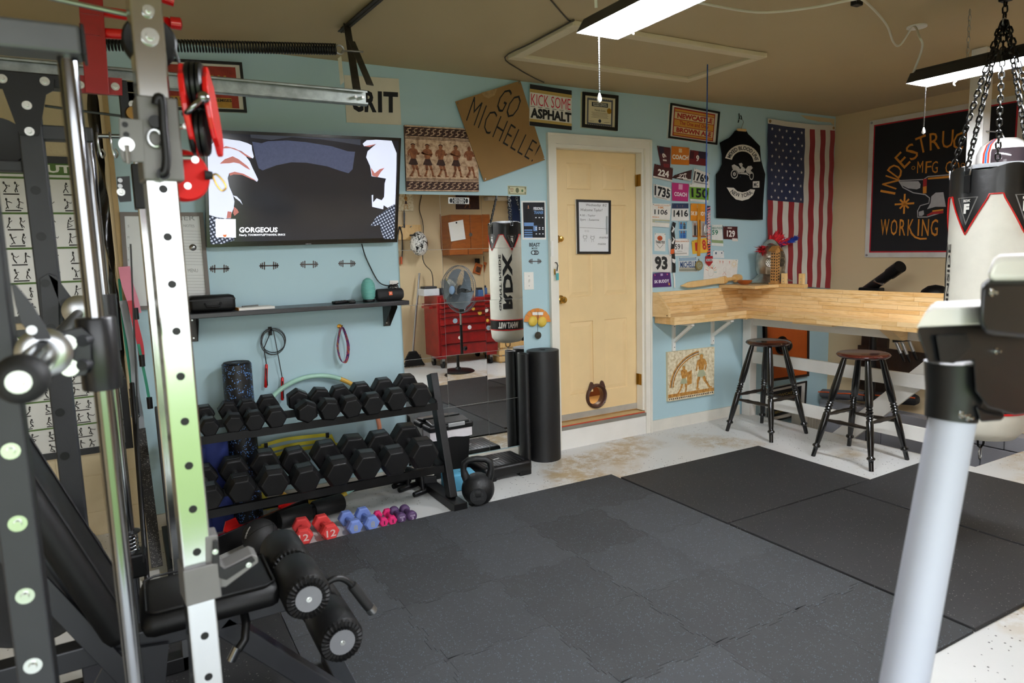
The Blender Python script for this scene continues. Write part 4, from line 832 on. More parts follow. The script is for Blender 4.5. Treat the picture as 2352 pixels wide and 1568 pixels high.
t = T('medal', 'pink and navy ribbon with a red shield medal below the vest', 'medal', on_wall(1628, 607, -.015))
O(strap(B(), c6([(528, 900), (527, 1010), (528, 1120), (529, 1240), (528, 1315)]), .033), 'ribbon', mt('navy_ribbon', '#23264a', .5), t)
g = B(); qr = wq(c6([(513, 1310), (513, 905), (543, 905), (543, 1310)]), -.0165)
for i in range(17): u = .01+i*.058; poly(g, qr, [(u, .05), (u+.03, .05), (u+.055, .95), (u+.025, .95)], 0, 0 if u < .5 else 1)
write(g, 'FINISHER MUDGIRL', qr, (.25, .2, .9, .8), .001, .03, mi=2); O(g, 'print', [ink('d9583e'), ink('d98a9a'), ink('e8e2e2')], t, fix=False)
c = on_wall(*c6([(528, 1345)])[0], -.016); sh = [(-.04, .032), (-.02, .036), (0, .03), (.02, .036), (.04, .032), (.038, -.02), (0, -.05), (-.038, -.02)]
O(B().prism([c+V((x, 0, z)) for x, z in sh], (0, -.005, 0)), 'shield', mt('red_medal', '#a8262c', .4, .2), t); q5 = [c+V((-.035, -.006, .012)), c+V((.035, -.006, .012)), c+V((.035, -.006, -.008)), c+V((-.035, -.006, -.008))]; g = B(); rect(g, q5, (0, 0, 1, 1), .0, 0); write(g, 'MUDGIRL', q5, (.06, .15, .94, .85), .001, .04, mi=1); O(g, 'print', [ink('e6dede'), ink('2a1a1c')], t, fix=False)
t = T('lanyard', 'black and white lanyard hanging long below the bib numbered 1416', 'lanyard', on_wall(1548, 650, -.015))
st_ = strap(B(), c6([(246, 1035), (232, 1100), (240, 1180), (232, 1260), (238, 1320), (243, 1400), (242, 1445)]), .036, -.016); O(st_, 'ribbon', mt('black_ribbon', '#1a1a1c', .5), t)
g = B()
for pts in ([(228, 1060), (250, 1085), (232, 1120), (222, 1110), (236, 1085)], [(228, 1150), (252, 1172), (236, 1215), (222, 1205), (240, 1175)], [(226, 1330), (258, 1340), (250, 1372), (230, 1360)]): trace(g, qz := wq(c6([(200, 1000), (270, 1000), (270, 1500), (200, 1500)]), -.0205), c6(pts), 0, 0)
trace(g, qz, c6([(216, 1256), (246, 1250), (244, 1290), (214, 1296)]), 0, 1); O(g, 'print', [ink('e6e4e0'), ink('d9622c')], t, fix=False)
O(strap(B(), c6([(240, 1450), (247, 1500), (248, 1568)]), .012), 'tail', M_PAPER, t)
# ---- leather vest on its hanger
VQ = wq(c6([(585, 270), (985, 270), (985, 1010), (585, 1010)]), -.03)
t = T('biker_vest', 'sleeveless black vest with white patches on a hanger', 'vest', on_wall(1700, 500, -.03))
out = c6([(740, 287), (765, 275), (790, 270), (815, 274), (836, 285), (850, 312), (872, 332), (912, 375), (946, 410), (950, 460), (955, 520), (972, 585), (990, 640), (985, 700), (978, 800), (972, 900), (970, 1012), (880, 1015), (780, 1010), (680, 1003), (588, 1000), (586, 900), (585, 800), (585, 720), (585, 645), (612, 610), (634, 560), (634, 480), (626, 440), (616, 385), (655, 362), (692, 345), (718, 318)])
cx_, cy_ = c6([(785, 660)])[0]
b = B(); rings = []
for k, (s_, y_) in enumerate(((1.0, -.012), (1.0, -.022), (.97, -.036), (.8, -.046), (.5, -.05), (.02, -.05))):
    rings.append([on_wall(cx_+(px-cx_)*s_, cy_+(py-cy_)*s_, y_) for px, py in out])
n = len(out); vsx = [p for r_ in rings for p in r_]; b.add(vsx, [(k*n+i, k*n+(i+1) % n, (k+1)*n+(i+1) % n, (k+1)*n+i) for k in range(5) for i in range(n)])
O(b, 'cloth', mt('black_denim', '#0a0a0c', .9, var=.15, vs=30, bump=.2, bs=500, spec=.2), t, smooth=50)
M_PATCH = mt('cream_patch', '#d8d2c6', .8, var=.06, vs=50)
PQ = wq(c6([(585, 270), (985, 270), (985, 1010), (585, 1010)]), -.0515)
def arc_patch(c, r0, r1, a0, a1, name):
    ps = [(c[0]+r*math.cos(R(a)), c[1]+r*math.sin(R(a))) for r, aa in ((r1, np.linspace(a0, a1, 18)), (r0, np.linspace(a1, a0, 18))) for a in aa]
    P_ = [on_plane(x, y, PQ) for x, y in ps]; g = B(); g.prism(P_, (0, -.002, 0)); return O(g, name, M_PATCH, t)
c1 = c6([(803, 545)])[0]; arc_patch(c1, 25.5, 41.0, 194, 357, 'rocker_patch')
g = B(); q2 = [p+V((0, -.0035, 0)) for p in PQ]
arc_text(g, 'MIXED BLOOD LINE', q2, c1, 28.5, 37.5, 199, 352, 0, .03); O(g, 'lettering', ink('17171a'), t, fix=False); g = B()
c2 = c6([(790, 725)])[0]; 
ps = c6([(673, 750), (730, 752), (760, 780), (800, 790), (840, 782), (868, 764), (905, 768), (888, 812), (850, 845), (800, 858), (750, 848), (712, 812)])
g2 = B(); g2.prism([on_plane(x, y, PQ) for x, y in ps], (0, -.002, 0)); O(g2, 'rocker_patch', M_PATCH, t)
arc_text(g, 'NEW YORK', q2, c6([(798, 700)])[0], 27.5, 37.0, 138, 46, 0, .02, flip=True); O(g, 'lettering', ink('17171a'), t, fix=False); g = B()
ps = c6([(888, 700), (940, 698), (940, 750), (888, 752)]); g2 = B(); g2.prism([on_plane(x, y, PQ) for x, y in ps], (0, -.002, 0)); O(g2, 'square_patch', M_PATCH, t)
write(g, 'MC', pq(q2, c6([(896, 710), (932, 708), (932, 742), (896, 744)])), (0, 0, 1, 1), 0, .02)
O(g, 'lettering', ink('17171a'), t, fix=False)
g = B(); tr6 = lambda pts: trace(g, q2, c6(pts), 0)
def px_ring(c, rx, ry, k): c = c6([c])[0]; s_ = C6[1]; n_ = qn(q2); g.add([on_plane(c[0]+rx*s_*f*math.cos(a), c[1]+ry*s_*f*math.sin(a), q2) for f in (1, k) for a in [2*math.pi*i/20 for i in range(20)]], [(i, (i+1) % 20, 20+(i+1) % 20, 20+i) for i in range(20)])
px_ring((737, 640), 29, 38, .78); px_ring((877, 655), 18, 34, .72); px_ring((737, 640), 12, 16, .3)
for pts in ([(715, 570), (735, 560), (770, 580), (785, 600), (800, 575), (830, 600), (815, 625), (785, 625), (760, 640), (745, 610), (722, 600)], [(830, 600), (848, 575), (875, 572), (888, 590), (870, 610), (890, 635), (858, 640), (835, 625)], [(772, 555), (795, 548), (805, 560), (798, 590), (785, 580)], [(760, 640), (790, 628), (835, 628), (860, 655), (835, 645), (790, 640)]): tr6(pts)
O(g, 'motorcycle_print', mt('embroidered_gray', '#b3afa6', .8, var=.35, vs=120), t, fix=False)
cb = on_wall(*c6([(795, 272)])[0], -.03)
hk = [cb+V((0, 0, 0)), cb+V((.004, 0, .02)), cb+V((.018, 0, .045)), cb+V((.02, 0, .065)), cb+V((0, .005, .085)), cb+V((-.022, .01, .078))]
O(B().tube(smooth_pts(hk), .0025, 6), 'hanger_hook', M_STEEL, t, smooth=60); O(B().b2(cb+V((-.05, -.01, -.02)), cb+V((.05, .01, .002))), 'hanger_bar', M_PINE, t, bev=.004)
c = on_wall(1697, 272, 0); t2 = T('peg_hook', 'small wrought hook on the wall holding the vest hanger', 'hook', c-V((0, 0, .03))); O(B().tube([c, c+V((0, -.03, -.01)), c+V((-.012, -.04, .0)), c+V((-.018, -.035, .018))], .004, 6), 'hook', M_BLACK, t2); O(B().tube([c+V((0, -.002, .04)), c+V((0, -.006, 0)), c+V((-.02, -.012, -.035))], .004, 6), 'stem', M_BLACK, t2)
# ---- flag
FQ = wq([(1762.5, 272), (1918, 288), (1905.5, 662), (1759.5, 652)], -.018)
t = T('flag', 'stars and stripes flag hung upright in the corner of the blue wall', 'flag', (FQ[3]+FQ[2])/2)
def fl(u, v, off=0.0):
    sag = .012*math.sin(math.pi*u) if v < .2 else 0
    p = bil(FQ, u, v); w_ = .5+.5*min(1, v*1.6); return p+V((0, -(off+.012*w_*(.5+.5*math.sin(u*17+v*2.4))+.003*math.sin(v*38+u*5)), -sag*(1-v/.2 if v < .2 else 0)))
NU, NV = 52, 66; b = B(); b.grid(lambda u, v: fl(u, v), NU, NV); uh = .0; n0 = 0
for j in range(NV):
    for i in range(NU):
        u, v = (i+.5)/NU, (j+.5)/NV
        if v < .032: m_ = 0
        elif u < 7/13 and v < .487: m_ = 2
        else: m_ = 1 if int(u*13) % 2 == 0 else 0
        b.m[j*NU+i] = m_
O(b, 'cloth', [mt('flag_white', '#cfc9bd', .7, sheen=.2, var=.05), mt('flag_red', '#8e1520', .6, sheen=.2), mt('flag_blue', '#1b2547', .7, sheen=.2)], t, smooth=70, fix=False)
g = B()
for r_ in range(11):
    nst = 5 if r_ % 2 == 0 else 4
    for k in range(nst):
        u = (7/13)*((.1+.2*k) if nst == 5 else (.2+.2*k)); v = .036+.451*(.05+.09*r_)
        pts = []
        for s_ in range(10):
            a = math.pi/2+s_*math.pi/5; rr = .0165 if s_ % 2 == 0 else .0066
            pts.append(fl(u-rr*math.cos(a)/.905, v-rr*math.sin(a)/1.49, .0035))
        O(B().add(pts, [tuple(range(10))]), 'star', mt('star_white', '#d9d4ca', .7), t, fix=False)
for u in (.025, .975): c = fl(u, .016, .003); O(B().lathe([(.006, 0), (.006, .003), (.012, .003), (.012, 0), (.006, 0)], 16).xf(M.Translation(c) @ M.Rotation(R(90), 4, 'X')), 'grommet', M_BRASS, t)
# ---- shelf and what stands on it
SZ = 1.205
t = T('wall_shelf', 'long black wall shelf under the TV', 'shelf', (.88, -.125, SZ-.026))
O(B().b2((.268, -.25, SZ-.026), (1.497, -.002, SZ)), 'board', mt('black_shelf_board', '#26262a', .35, var=.1), t, bev=.003)
for x in (.31, 1.43):
    k = B(); k.b2((x-.02, -.006, SZ-.17), (x+.02, -.002, SZ-.027))
    for s_ in (-.02, .02): k.prism([V((x+s_, -.006, SZ-.027)), V((x+s_, -.16, SZ-.027)), V((x+s_, -.16, SZ-.045)), V((x+s_, -.012, SZ-.17)), V((x+s_, -.006, SZ-.17))], (.0015, 0, 0))
    O(k, 'bracket', mt('dark_steel_bracket', '#3b3936', .4, .5), t)
    for z in (SZ-.05, SZ-.15): O(B().cyl((x, -.006, z), (x, -.01, z), .005, seg=8), 'screw', M_STEEL, t)
t = T('tool_case', 'black zipped soft case on the end of the shelf by the chrome upright', 'case', (.45, -.13, SZ))
a = on_wall(430, 700, -.13); c = on_wall(541, 700, -.13)
O(B().box(((a.x+c.x)/2, -.125, SZ+.045), (c.x-a.x-.01, .13, .088), None, .02), 'body', M_VINYL, t, smooth=60)
O(B().tube([V((a.x+.08, -.192, SZ+.05)), V((a.x+.09, -.2, SZ+.03)), V((c.x-.09, -.2, SZ+.03)), V((c.x-.08, -.192, SZ+.05))], .005, 6), 'handle', M_PLAST, t, smooth=50); O(B().b2((a.x+.0, -.192, SZ+.064), (c.x-.005, -.058, SZ+.068)), 'zipper', M_PLAST, t)
t = T('notepad', 'white notepad with a pen beside the black case', 'notepad', (.7, -.14, SZ)); a = on_wall(543, 708, -.16)
O(B().box((a.x+.095, -.15, SZ+.007), (.19, .13, .013), R(4)), 'pages', M_PAPER, t); O(B().box((a.x+.002, -.15, SZ+.0075), (.008, .13, .0145), R(4)), 'spine', mt('orange_binding', '#c9862a', .5), t); O(B().cyl((a.x+.03, -.16, SZ+.018), (a.x+.12, -.12, SZ+.018), .004, seg=8), 'pen', M_STEEL, t)
for px, py, ln, an, lab in ((783, 689, .1, 20, 'thin black remote lying beside the gray one on the shelf'), (809, 687, .12, 75, 'wider dark gray remote control beside the teal humidifier')):
    a = on_wall(px, py, -.16); t = T('remote_control', lab, 'remote', (a.x, -.15, SZ)); O(B().box((a.x, -.15, SZ+.009), (ln, .042, .016), R(an), .005), 'body', M_PLAST, t, smooth=50)
    for k in range(4): O(B().box((a.x+(k-1.5)*ln*.2*math.cos(R(an)), -.15+(k-1.5)*ln*.2*math.sin(R(an)), SZ+.018), (.01, .01, .003), R(an)), 'button', mt('gray_button', '#5a5a5e', .5), t)
a = on_wall(847, 690, -.13); t = T('teal_humidifier', 'egg shaped teal woven humidifier on a dark base on the shelf', 'humidifier', (a.x, -.13, SZ))
kt = MM('teal_weave'); vc = kt.coord((1, 1, 1)); w1 = kt.n('ShaderNodeTexWave'); w1.bands_direction = 'Z'; w1.inputs['Scale'].default_value = 40; kt.l(vc, w1.inputs['Vector']); kt.color(kt.mix(w1.outputs['Fac'], '#3f8f8a', '#8fd0c4')); kt.set(.4); kt.bump(w1.outputs['Fac'], .5, .004)
O(B().lathe([(.03, .012), (.04, .03), (.044, .07), (.04, .105), (.028, .13), (.012, .142), (.001, .144)], 24, (a.x, -.13, SZ)), 'rounded_body', kt.m, t, smooth=60); O(B().lathe([(.034, 0), (.036, .004), (.034, .014), (.001, .014)], 24, (a.x, -.13, SZ)), 'base', M_BLACK, t, smooth=40)
a0, a1 = on_wall(864, 678, -.13), on_wall(924, 678, -.13); t = T('bluetooth_speaker', 'black cylindrical speaker with an orange badge on the shelf', 'speaker', ((a0.x+a1.x)/2, -.13, SZ))
pr = [(.001, 0), (.03, .0), (.036, .008), (.037, .02), (.037, .16), (.036, .172), (.03, .18), (.001, .18)]; sc_ = (a1.x-a0.x)/.18
O(B().lathe([(r_, z*sc_) for r_, z in pr], 24).xf(M.Translation((a0.x, -.13, SZ+.037)) @ M.Rotation(R(90), 4, 'Y')), 'body', mt('speaker_cloth', '#151517', .7, bump=.4, bs=900), t, smooth=50)
mxx = (a0.x+a1.x)/2; O(B().box((mxx-.005, -.1685, SZ+.045), (.022, .004, .022), M.Rotation(R(-10), 3, 'X')), 'badge', mt('orange_badge', '#dd5a1e', .4), t); q = [V((mxx-.013, -.171, SZ+.05)), V((mxx+.003, -.171, SZ+.05)), V((mxx+.003, -.1715, SZ+.042)), V((mxx-.013, -.1715, SZ+.042))]; g = B(); write(g, 'JBL', q, (.1, .1, .9, .9), .0005, .04); O(g, 'lettering', ink('f0e6de'), t, fix=False)
# skipping rope and headband
M_WIRE = mt('black_rope_wire', '#1c1c1e', .4)
t = T('jump_rope', 'black wire jump rope with red handles coiled on the wall', 'jump rope', on_wall(630, 915, -.03))
g = B(); c0 = on_wall(627, 782, -.03); rr = on_wall(654, 782, -.03).x-c0.x; pts = []
for k in range(3*24+1): a = R(90)+2*math.pi*k/24; r_ = rr*(1+.06*math.sin(k*.37)); pts.append(c0+V((r_*math.cos(a)+.004*math.sin(k*.11), -.004*(k/24), r_*1.1*math.sin(a)-.004*(k/24))))
pts = [on_wall(612, 836, -.03), on_wall(606, 800, -.03)]+pts+[on_wall(636, 800, -.04), on_wall(648, 866, -.03)]
O(g.tube(pts, .0028, 5), 'rope', M_WIRE, t, smooth=60)
for (x0, y0, x1, y1) in ((612, 836, 610.5, 890), (648.5, 866, 648.5, 919)):
    p, q_ = on_wall(x0, y0, -.03), on_wall(x1, y1, -.03); hd = O(B().tubes([(p, .006), (p+(q_-p)*.05, .0085), (p+(q_-p)*.6, .009), (p+(q_-p)*.96, .0095), (q_, .006)], 12), 'handle', M_RED, t, smooth=50); O(B().box((p+q_)/2+V((.002, -.0085, -.005)), (.006, .003, (p-q_).length*.75)), 'grip_stripe', M_BLACK, hd)
c = on_wall(620, 758, 0); th_ = T('peg_hook', 'black peg hook holding the coiled jump rope', 'hook', c); O(B().tube([c, c+V((0, -.045, 0)), c+V((0, -.052, .012))], .005, 8), 'peg', M_BLACK, th_, smooth=60); O(B().b2(c+V((-.01, -.006, -.03)), c+V((.01, 0, .02))), 'plate', M_BLACK, th_, bev=.002)
c = on_wall(779, 749, 0); th_ = T('peg_hook', 'brass peg hook holding the patterned headband', 'hook', c); O(B().tube([c, c+V((0, -.05, -.004)), c+V((.004, -.056, .01))], .005, 8), 'peg', M_BRASS, th_, smooth=60); O(B().cyl(c, c+V((0, -.006, 0)), .014, seg=16), 'rose', M_BRASS, th_)
kh = MM('headband_print'); vc = kh.coord(); kh.color(kh.ramp(kh.noise(vc, 35, 4, .6), [(.35, '#2a2f5a'), (.45, '#7a3fa0'), (.52, '#e25a88'), (.6, '#f0a04a'), (.7, '#2a2f5a')])); kh.set(.8)
cc = on_wall(789, 792, -.05); zt = on_wall(785, 750, -.05).z; zb = on_wall(790, 833, -.05).z; b = B(); N = 32
def hb(a, o_): z = (zt+zb)/2+(zt-zb)/2*math.sin(a); wdt = .034*(1-.45*max(0, math.sin(a)))*math.cos(a); return V((cc.x-.004+wdt, -.05+o_, z))
fs = []; vs_ = []
for k in range(N): a = 2*math.pi*k/N; vs_ += [hb(a, -.028), hb(a, .02), V((cc.x+(hb(a, 0).x-cc.x)*.86, -.028, (zt+zb)/2+(hb(a, 0).z-(zt+zb)/2)*.97)), V((cc.x+(hb(a, 0).x-cc.x)*.86, .02-.05, (zt+zb)/2+(hb(a, 0).z-(zt+zb)/2)*.97))]
for k in range(N): a, c = 4*k, 4*((k+1) % N); fs += [(a, c, c+1, a+1), (a+2, a+3, c+3, c+2), (a, a+2, c+2, c)]
b.add(vs_, fs); O(b, 'headband', kh.m, smooth=50, label='black lined headband with a pink and purple print hung on a brass peg', cat='headband')

q = wq(bx(895, 644, 915, 663), -.005); t = T('wall_outlet', 'white outlet plate on the wall behind the speaker', 'outlet', (q[3]+q[2])/2); O(slab(B(), q, .005), 'plate', M_WHITE, t, bev=.0015)
for v in (.3, .7): c = bil(q, .5, v); O(B().cyl(c, c-V((0, .002, 0)), .011, seg=14), 'socket', M_PAPER, t)
g = B()
for k in range(4): g.tube([V((mxx+.03+.028*math.cos(R(a)+k), -.125+.018*math.sin(R(a)), SZ+.078+.004*k+.006*math.sin(R(2*a)+k))) for a in range(0, 360, 24)], .0028, 5, True)
O(g, 'coiled_cable', M_CABLE, smooth=60, label='small coil of black cable on top of the speaker', cat='cable')
# ================================================================== floor mats
from mathutils.geometry import tessellate_polygon
def m_tile():
    k = MM('jigsaw_rubber'); vec = k.coord(); oi = k.n('ShaderNodeObjectInfo')
    c = k.mix(k.noise(vec, 3, 5, .6), '#29292a', '#373838'); c = k.mix(k.math('MULTIPLY', oi.outputs['Random'], .45), c, '#4a4d50')
    vo = k.n('ShaderNodeTexVoronoi'); vo.inputs['Scale'].default_value = 150; k.l(vec, vo.inputs['Vector'])
    sp = k.math('MULTIPLY', k.math('LESS_THAN', vo.outputs['Distance'], .22), k.math('GREATER_THAN', k.noise(vec, 60, 1), .54))
    k.color(k.mix(k.math('MULTIPLY', sp, .8), c, '#6f7f8c')); k.set(.8, spec=.25); k.bump(k.noise(vec, 150, 3), .4, .003); return k.m
M_TILE = m_tile(); M_MAT = m_rubber('stall_mat_rubber', '#1d1d1e', '#77756e', .16, 70, '#272728')
JX0, JX1, JY1, JY0 = .447, 2.676, -.692, -2.905; NXT = NYT = 5
jm = T('jigsaw_mat', 'large dark gray floor mat of interlocking rubber tiles', 'floor mat', ((JX0+JX1)/2, (JY0+JY1)/2, 0))
tw, tl = (JX1-JX0)/NXT, (JY1-JY0)/NYT
def edge(p, q, nrm, sgn, teeth=5, amp=.014):
    """points from p to q (q left out); sgn 0 is a straight edge, else dovetail teeth to either side"""
    if sgn == 0: return [p]
    out = [p]; d = q-p; L = d.length; d = d.normalized(); pit = L/teeth; sh = .008
    for k in range(teeth):
        s_ = sgn*(1 if k % 2 == 0 else -1); a = k*pit; n_ = nrm*amp*s_
        out += [p+d*(a+pit*.18)+n_*-.0, p+d*(a+pit*.18-sh)+n_, p+d*(a+pit*.82+sh)+n_, p+d*(a+pit*.82)]
    return out
for i in range(NXT):
    for j in range(NYT):
        g = .0007; x0, x1 = JX0+i*tw+g, JX0+(i+1)*tw-g; y0, y1 = JY0+j*tl+g, JY0+(j+1)*tl-g
        A, Bq, Cq, Dq = V((x0, y0, 0)), V((x1, y0, 0)), V((x1, y1, 0)), V((x0, y1, 0))
        X, Y = V((1, 0, 0)), V((0, 1, 0))
        pts = edge(A, Bq, Y, 0 if j == 0 else 1)+edge(Bq, Cq, X, 0 if i == NXT-1 else 1)
        pts += [p for p in reversed(edge(Dq, Cq, Y, 0 if j == NYT-1 else 1)[1:]+[Cq])] + [Dq] if j < NYT-1 else [Cq, Dq]
        lf = edge(A, Dq, X, 0 if i == 0 else 1); pts += [p for p in reversed(lf[1:])]
        h = .012+rnd.uniform(-.0006, .0006)
        tri = tessellate_polygon([pts]); m_ = len(pts); bt_ = B(); bt_.add([p for p in pts]+[p+V((0, 0, h)) for p in pts], [tuple(t_) for t_ in tri]+[tuple(k_+m_ for k_ in reversed(t_)) for t_ in tri]+[(k_, (k_+1) % m_, (k_+1) % m_+m_, k_+m_) for k_ in range(m_)])
        O(bt_, 'tile', M_TILE, jm)
def flat_mat(pts, label):
    t = B().prism([V((x, y, .0)) for x, y in pts], (0, 0, .017)); return O(t, 'rubber_mat', M_MAT, label=label, cat='floor mat', group='black rubber mats', bev=.003)
flat_mat([(2.684, -1.683), (3.92, -1.683), (3.95, -.795), (2.682, -.782)], 'plain black rubber mat nearest the wooden counter and stools')
flat_mat([(2.684, -2.905), (3.625, -2.915), (3.632, -1.695), (2.686, -1.692)], 'plain black rubber mat beside the jigsaw tiles, under the treadmill post')
c = on_floor(2203, 1083); flat_mat([(3.64, -2.93), (c.x+.05, -2.9), (c.x, -1.66), (3.645, -1.695)], 'plain black rubber mat reaching under the punching bag')
# ================================================================== dumbbell rack
M_HEX = mt('black_hex_rubber', '#0c0c0d', .5, spec=.35, var=.15, vs=12, bump=.12, bs=250)
M_KNURL = mt('knurled_chrome', '#9fa1a2', .28, 1, var=.15, vs=60)
XA, XB = .1, 1.575
t = T('dumbbell_rack', 'black two tier steel rack full of hex dumbbells under the wall shelf', 'rack', ((XA+XB)/2, -.4, 0))
for x in (XA, XB):
    O(B().b2((x-.04, -.7, 0), (x+.04, -.1, .05)), 'foot', M_BLACK, t, bev=.003)
    O(B().bar((x, -.585, .05), (x, -.365, .76), .045, .075, (0, 1, 0)), 'upright', M_BLACK, t, bev=.003)
    O(B().b2((x-.042, -.712, -.001), (x+.042, -.7, .052)), 'end_cap', M_PLAST, t, bev=.003)
    for zf, yf, yb, zb in ((.605, -.46, -.34, .645), (.238, -.515, -.37, .28)):
        O(B().bar((x+(.03 if x == XA else -.03), yf-.02, zf-.01), (x+(.03 if x == XA else -.03), yb+.03, zb-.01), .012, .05), 'side_bracket', M_BLACK, t)
for zf, yf, yb, zb in ((.598, -.475, -.33, .64), (.232, -.53, -.36, .275)):
    for y, z in ((yf, zf), (yb, zb)):
        k = B(); k.b2((XA, y-.025, z-.006), (XB-.03, y+.03, z)); k.b2((XA, y-.031, z-.03), (XB-.03, y-.025, z+.012)); O(k, 'shelf_rail', M_BLACK, t)
O(B().b2((XA, -.13, .04), (XB, -.1, .08)), 'cross_bar', M_BLACK, t)
def hexpts(r, y, z0, ph=0): return [V((r*math.cos(R(60*k+ph)), y, z0+r*math.sin(R(60*k+ph)))) for k in range(6)]
def hex_head(r, yc, L, out, z0, ch=.8, ph=0):
    b = B(); yi, yo = yc-out*L/2, yc+out*L/2
    rings = [hexpts(r*.86, yi, z0, ph), hexpts(r, yi+out*L*.12, z0, ph), hexpts(r, yo-out*L*.26, z0, ph), hexpts(r*ch, yo, z0, ph)]
    b.add([p for q in rings for p in q], [tuple(range(6)), tuple(range(18, 24))]+[(k*6+i, k*6+(i+1) % 6, k*6+6+(i+1) % 6, k*6+6+i) for k in range(3) for i in range(6)]); return b
def dumbbell(r, half, L, label, grp, loc, rot, head_m, handle_m, name='dumbbell', num=None, num_m=None, round_=False, hr=.016):
    z0 = r*.866; t = T(name, label, 'dumbbell', (0, 0, 0), grp)
    for s_ in (-1, 1):
        if round_: b = B().lathe([(.001, -L/2), (r*.7, -L/2), (r*.95, -L*.3), (r, -.1*L), (r, .2*L), (r*.85, L*.42), (r*.6, L/2), (.001, L/2)], 20).xf(M.Translation((0, s_*half, z0)) @ M.Rotation(R(-90*s_), 4, 'X'))
        else: b = hex_head(r, s_*half, L, s_, z0, .8)
        h = O(b, 'head', head_m, t, smooth=50 if round_ else None, bev=0 if round_ else r*.05)
        if num is None:                       # embossed plate on the upper flat and its raised figures
            w_ = r*.42; yc = s_*(half-L*.08); zt = z0+r*.866
            O(B().b2((-w_, yc-L*.2, zt-.001), (w_, yc+L*.2, zt+.0015)), 'weight_plate', mt('reflection_toned_plate', '#232324', .32), h, bev=.0008)  # plate colour lightened to imitate reflections on the upper flats
    hb = B().tubes([(V((0, y, z0)), rr) for y, rr in ((-half, hr*1.0), (-half*.6, hr*.92), (0, hr*1.1), (half*.6, hr*.92), (half, hr*1.0))], 14)
    O(hb, 'handle', handle_m, t, smooth=50)
    if num:
        y = -half-L/2-.0012; ww = r*.62
        q = [V((-ww, y, z0+ww*.6)), V((ww, y, z0+ww*.6)), V((ww, y, z0-ww*.6)), V((-ww, y, z0-ww*.6))]
        if isinstance(num, tuple): g = B(); write(g, num[0], q, (.1, -.1, .9, .35), 0, .02); write(g, num[1], q, (.32, .45, .68, 1.1), 0, .02)
        else: g = B(); write(g, num, q, (.1 if len(num) > 1 else .3 if num != '1' else .42, 0, .9 if len(num) > 1 else .7 if num != '1' else .58, 1), 0, .015)
        g.v = [v_+V((0, -.0002, 0)) for v_ in g.v]
        O(g, 'lettering', num_m, t, fix=False)
    t.location = loc; t.rotation_euler = rot; return t
topf = [(481, 981), (538, 972), (585, 967), (634, 959), (706, 946), (758, 941), (808, 935), (857, 928), (911, 918), (966, 909)]
topR = [.05, .052, .056, .06, .062, .064, .066, .068, .071, .074]; topph = [0, 8, 0, 0, 28, 10, -6, 0, 0, 4]
ords = ['first', 'second', 'third', 'fourth', 'fifth', 'sixth', 'seventh', 'eighth', 'ninth', 'tenth']
for i, (px, py) in enumerate(topf):
    r = topR[i]; half = .085+r*.3; L = .05+r*.55; p = on_wall(px, py, -.44-half-L*.3)
    zc = .648+r*.4; db = dumbbell(r, half, L, 'black hex dumbbell on the upper shelf, %s from the chrome upright end' % ords[i], 'dumbbells on the upper shelf', (0, 0, 0), (0, 0, 0), M_HEX, M_KNURL)
    rm = M.Translation((p.x, -.44, p.z+.014)) @ M.Rotation(R(8), 4, 'X') @ M.Rotation(R(topph[i]), 4, 'Y') @ M.Translation((0, 0, -r*.866))
    db.matrix_world = rm
botf = [(482, 1144), (555, 1125), (630, 1109), (704, 1102), (779, 1086), (844, 1071), (909, 1061), (974, 1044)]
botR = [.07, .076, .082, .082, .086, .088, .09, .095]
for i, (px, py) in enumerate(botf):
    r = botR[i]; half = .1+r*.32; L = .06+r*.6; p = on_wall(px, py, -.47-half-L*.3)
    db = dumbbell(r, half, L, 'big black hex dumbbell on the lower shelf, %s from the chrome upright end' % ords[i], 'dumbbells on the lower shelf', (0, 0, 0), (0, 0, 0), M_HEX, M_KNURL)
    db.matrix_world = M.Translation((p.x, -.47, p.z+.02)) @ M.Rotation(R(8), 4, 'X') @ M.Rotation(R((0, 0, 3, -3, 0, 4, 0, 3)[i]), 4, 'Y') @ M.Translation((0, 0, -r*.866))
# coloured hand weights on the floor
def small(f, bk, r, L, col, hcol, num, ncol, label, round_=False, hr=.013):
    z = r*.866; a, b_ = on_floor(*f, z), on_floor(*bk, z); d = (b_-a); d.z = 0; ang = math.atan2(d.y, d.x)-math.pi/2; half = min(max(d.length/2, .045), .075)
    dd = d.normalized(); c_ = a+dd*half
    dumbbell(r, half, L, label, 'coloured hand weights on the floor', (c_.x, c_.y, 0), (0, 0, ang), mt('weight_'+col, '#'+col, .6, var=.06, bump=.08, bs=300), mt('weight_'+hcol, '#'+hcol, .6, var=.06), name='hand_weight', num=num, num_m=ink(ncol), round_=round_, hr=hr)
small((697, 1230), (690, 1193), .05, .055, 'd23a38', 'b82f30', '12', 'd9b9b2', 'red hand weight marked 12, the one by the black ball', hr=.017)
small((757, 1220), (731, 1192), .05, .055, 'd23a38', 'b82f30', '12', 'd9b9b2', 'red hand weight marked 12, beside the blue weights', hr=.017)
small((814, 1209), (790, 1184), .045, .05, '6f86c6', '5d74b4', '8', '9a9a94', 'blue hand weight marked 8 beside the red weights', hr=.016)
small((853, 1200), (829, 1177), .045, .05, '6f86c6', '5d74b4', '8', '9a9a94', 'blue hand weight marked 8 beside the pink weights', hr=.016)
small((881, 1198), (867, 1182), .027, .034, 'd6246c', 'c41c60', '1', '3a1020', 'small pink hand weight half hidden by the blue one', hr=.011)
small((901, 1194), (889, 1177), .027, .034, 'd6246c', 'c41c60', '1', '3a1020', 'small pink hand weight beside the purple weights', hr=.011)
small((921, 1188), (905, 1174), .03, .042, '4a3158', '432a50', ('WONDER', '2'), 'b9aac0', 'purple hand weight marked 2 beside the pink weights', True, .013)
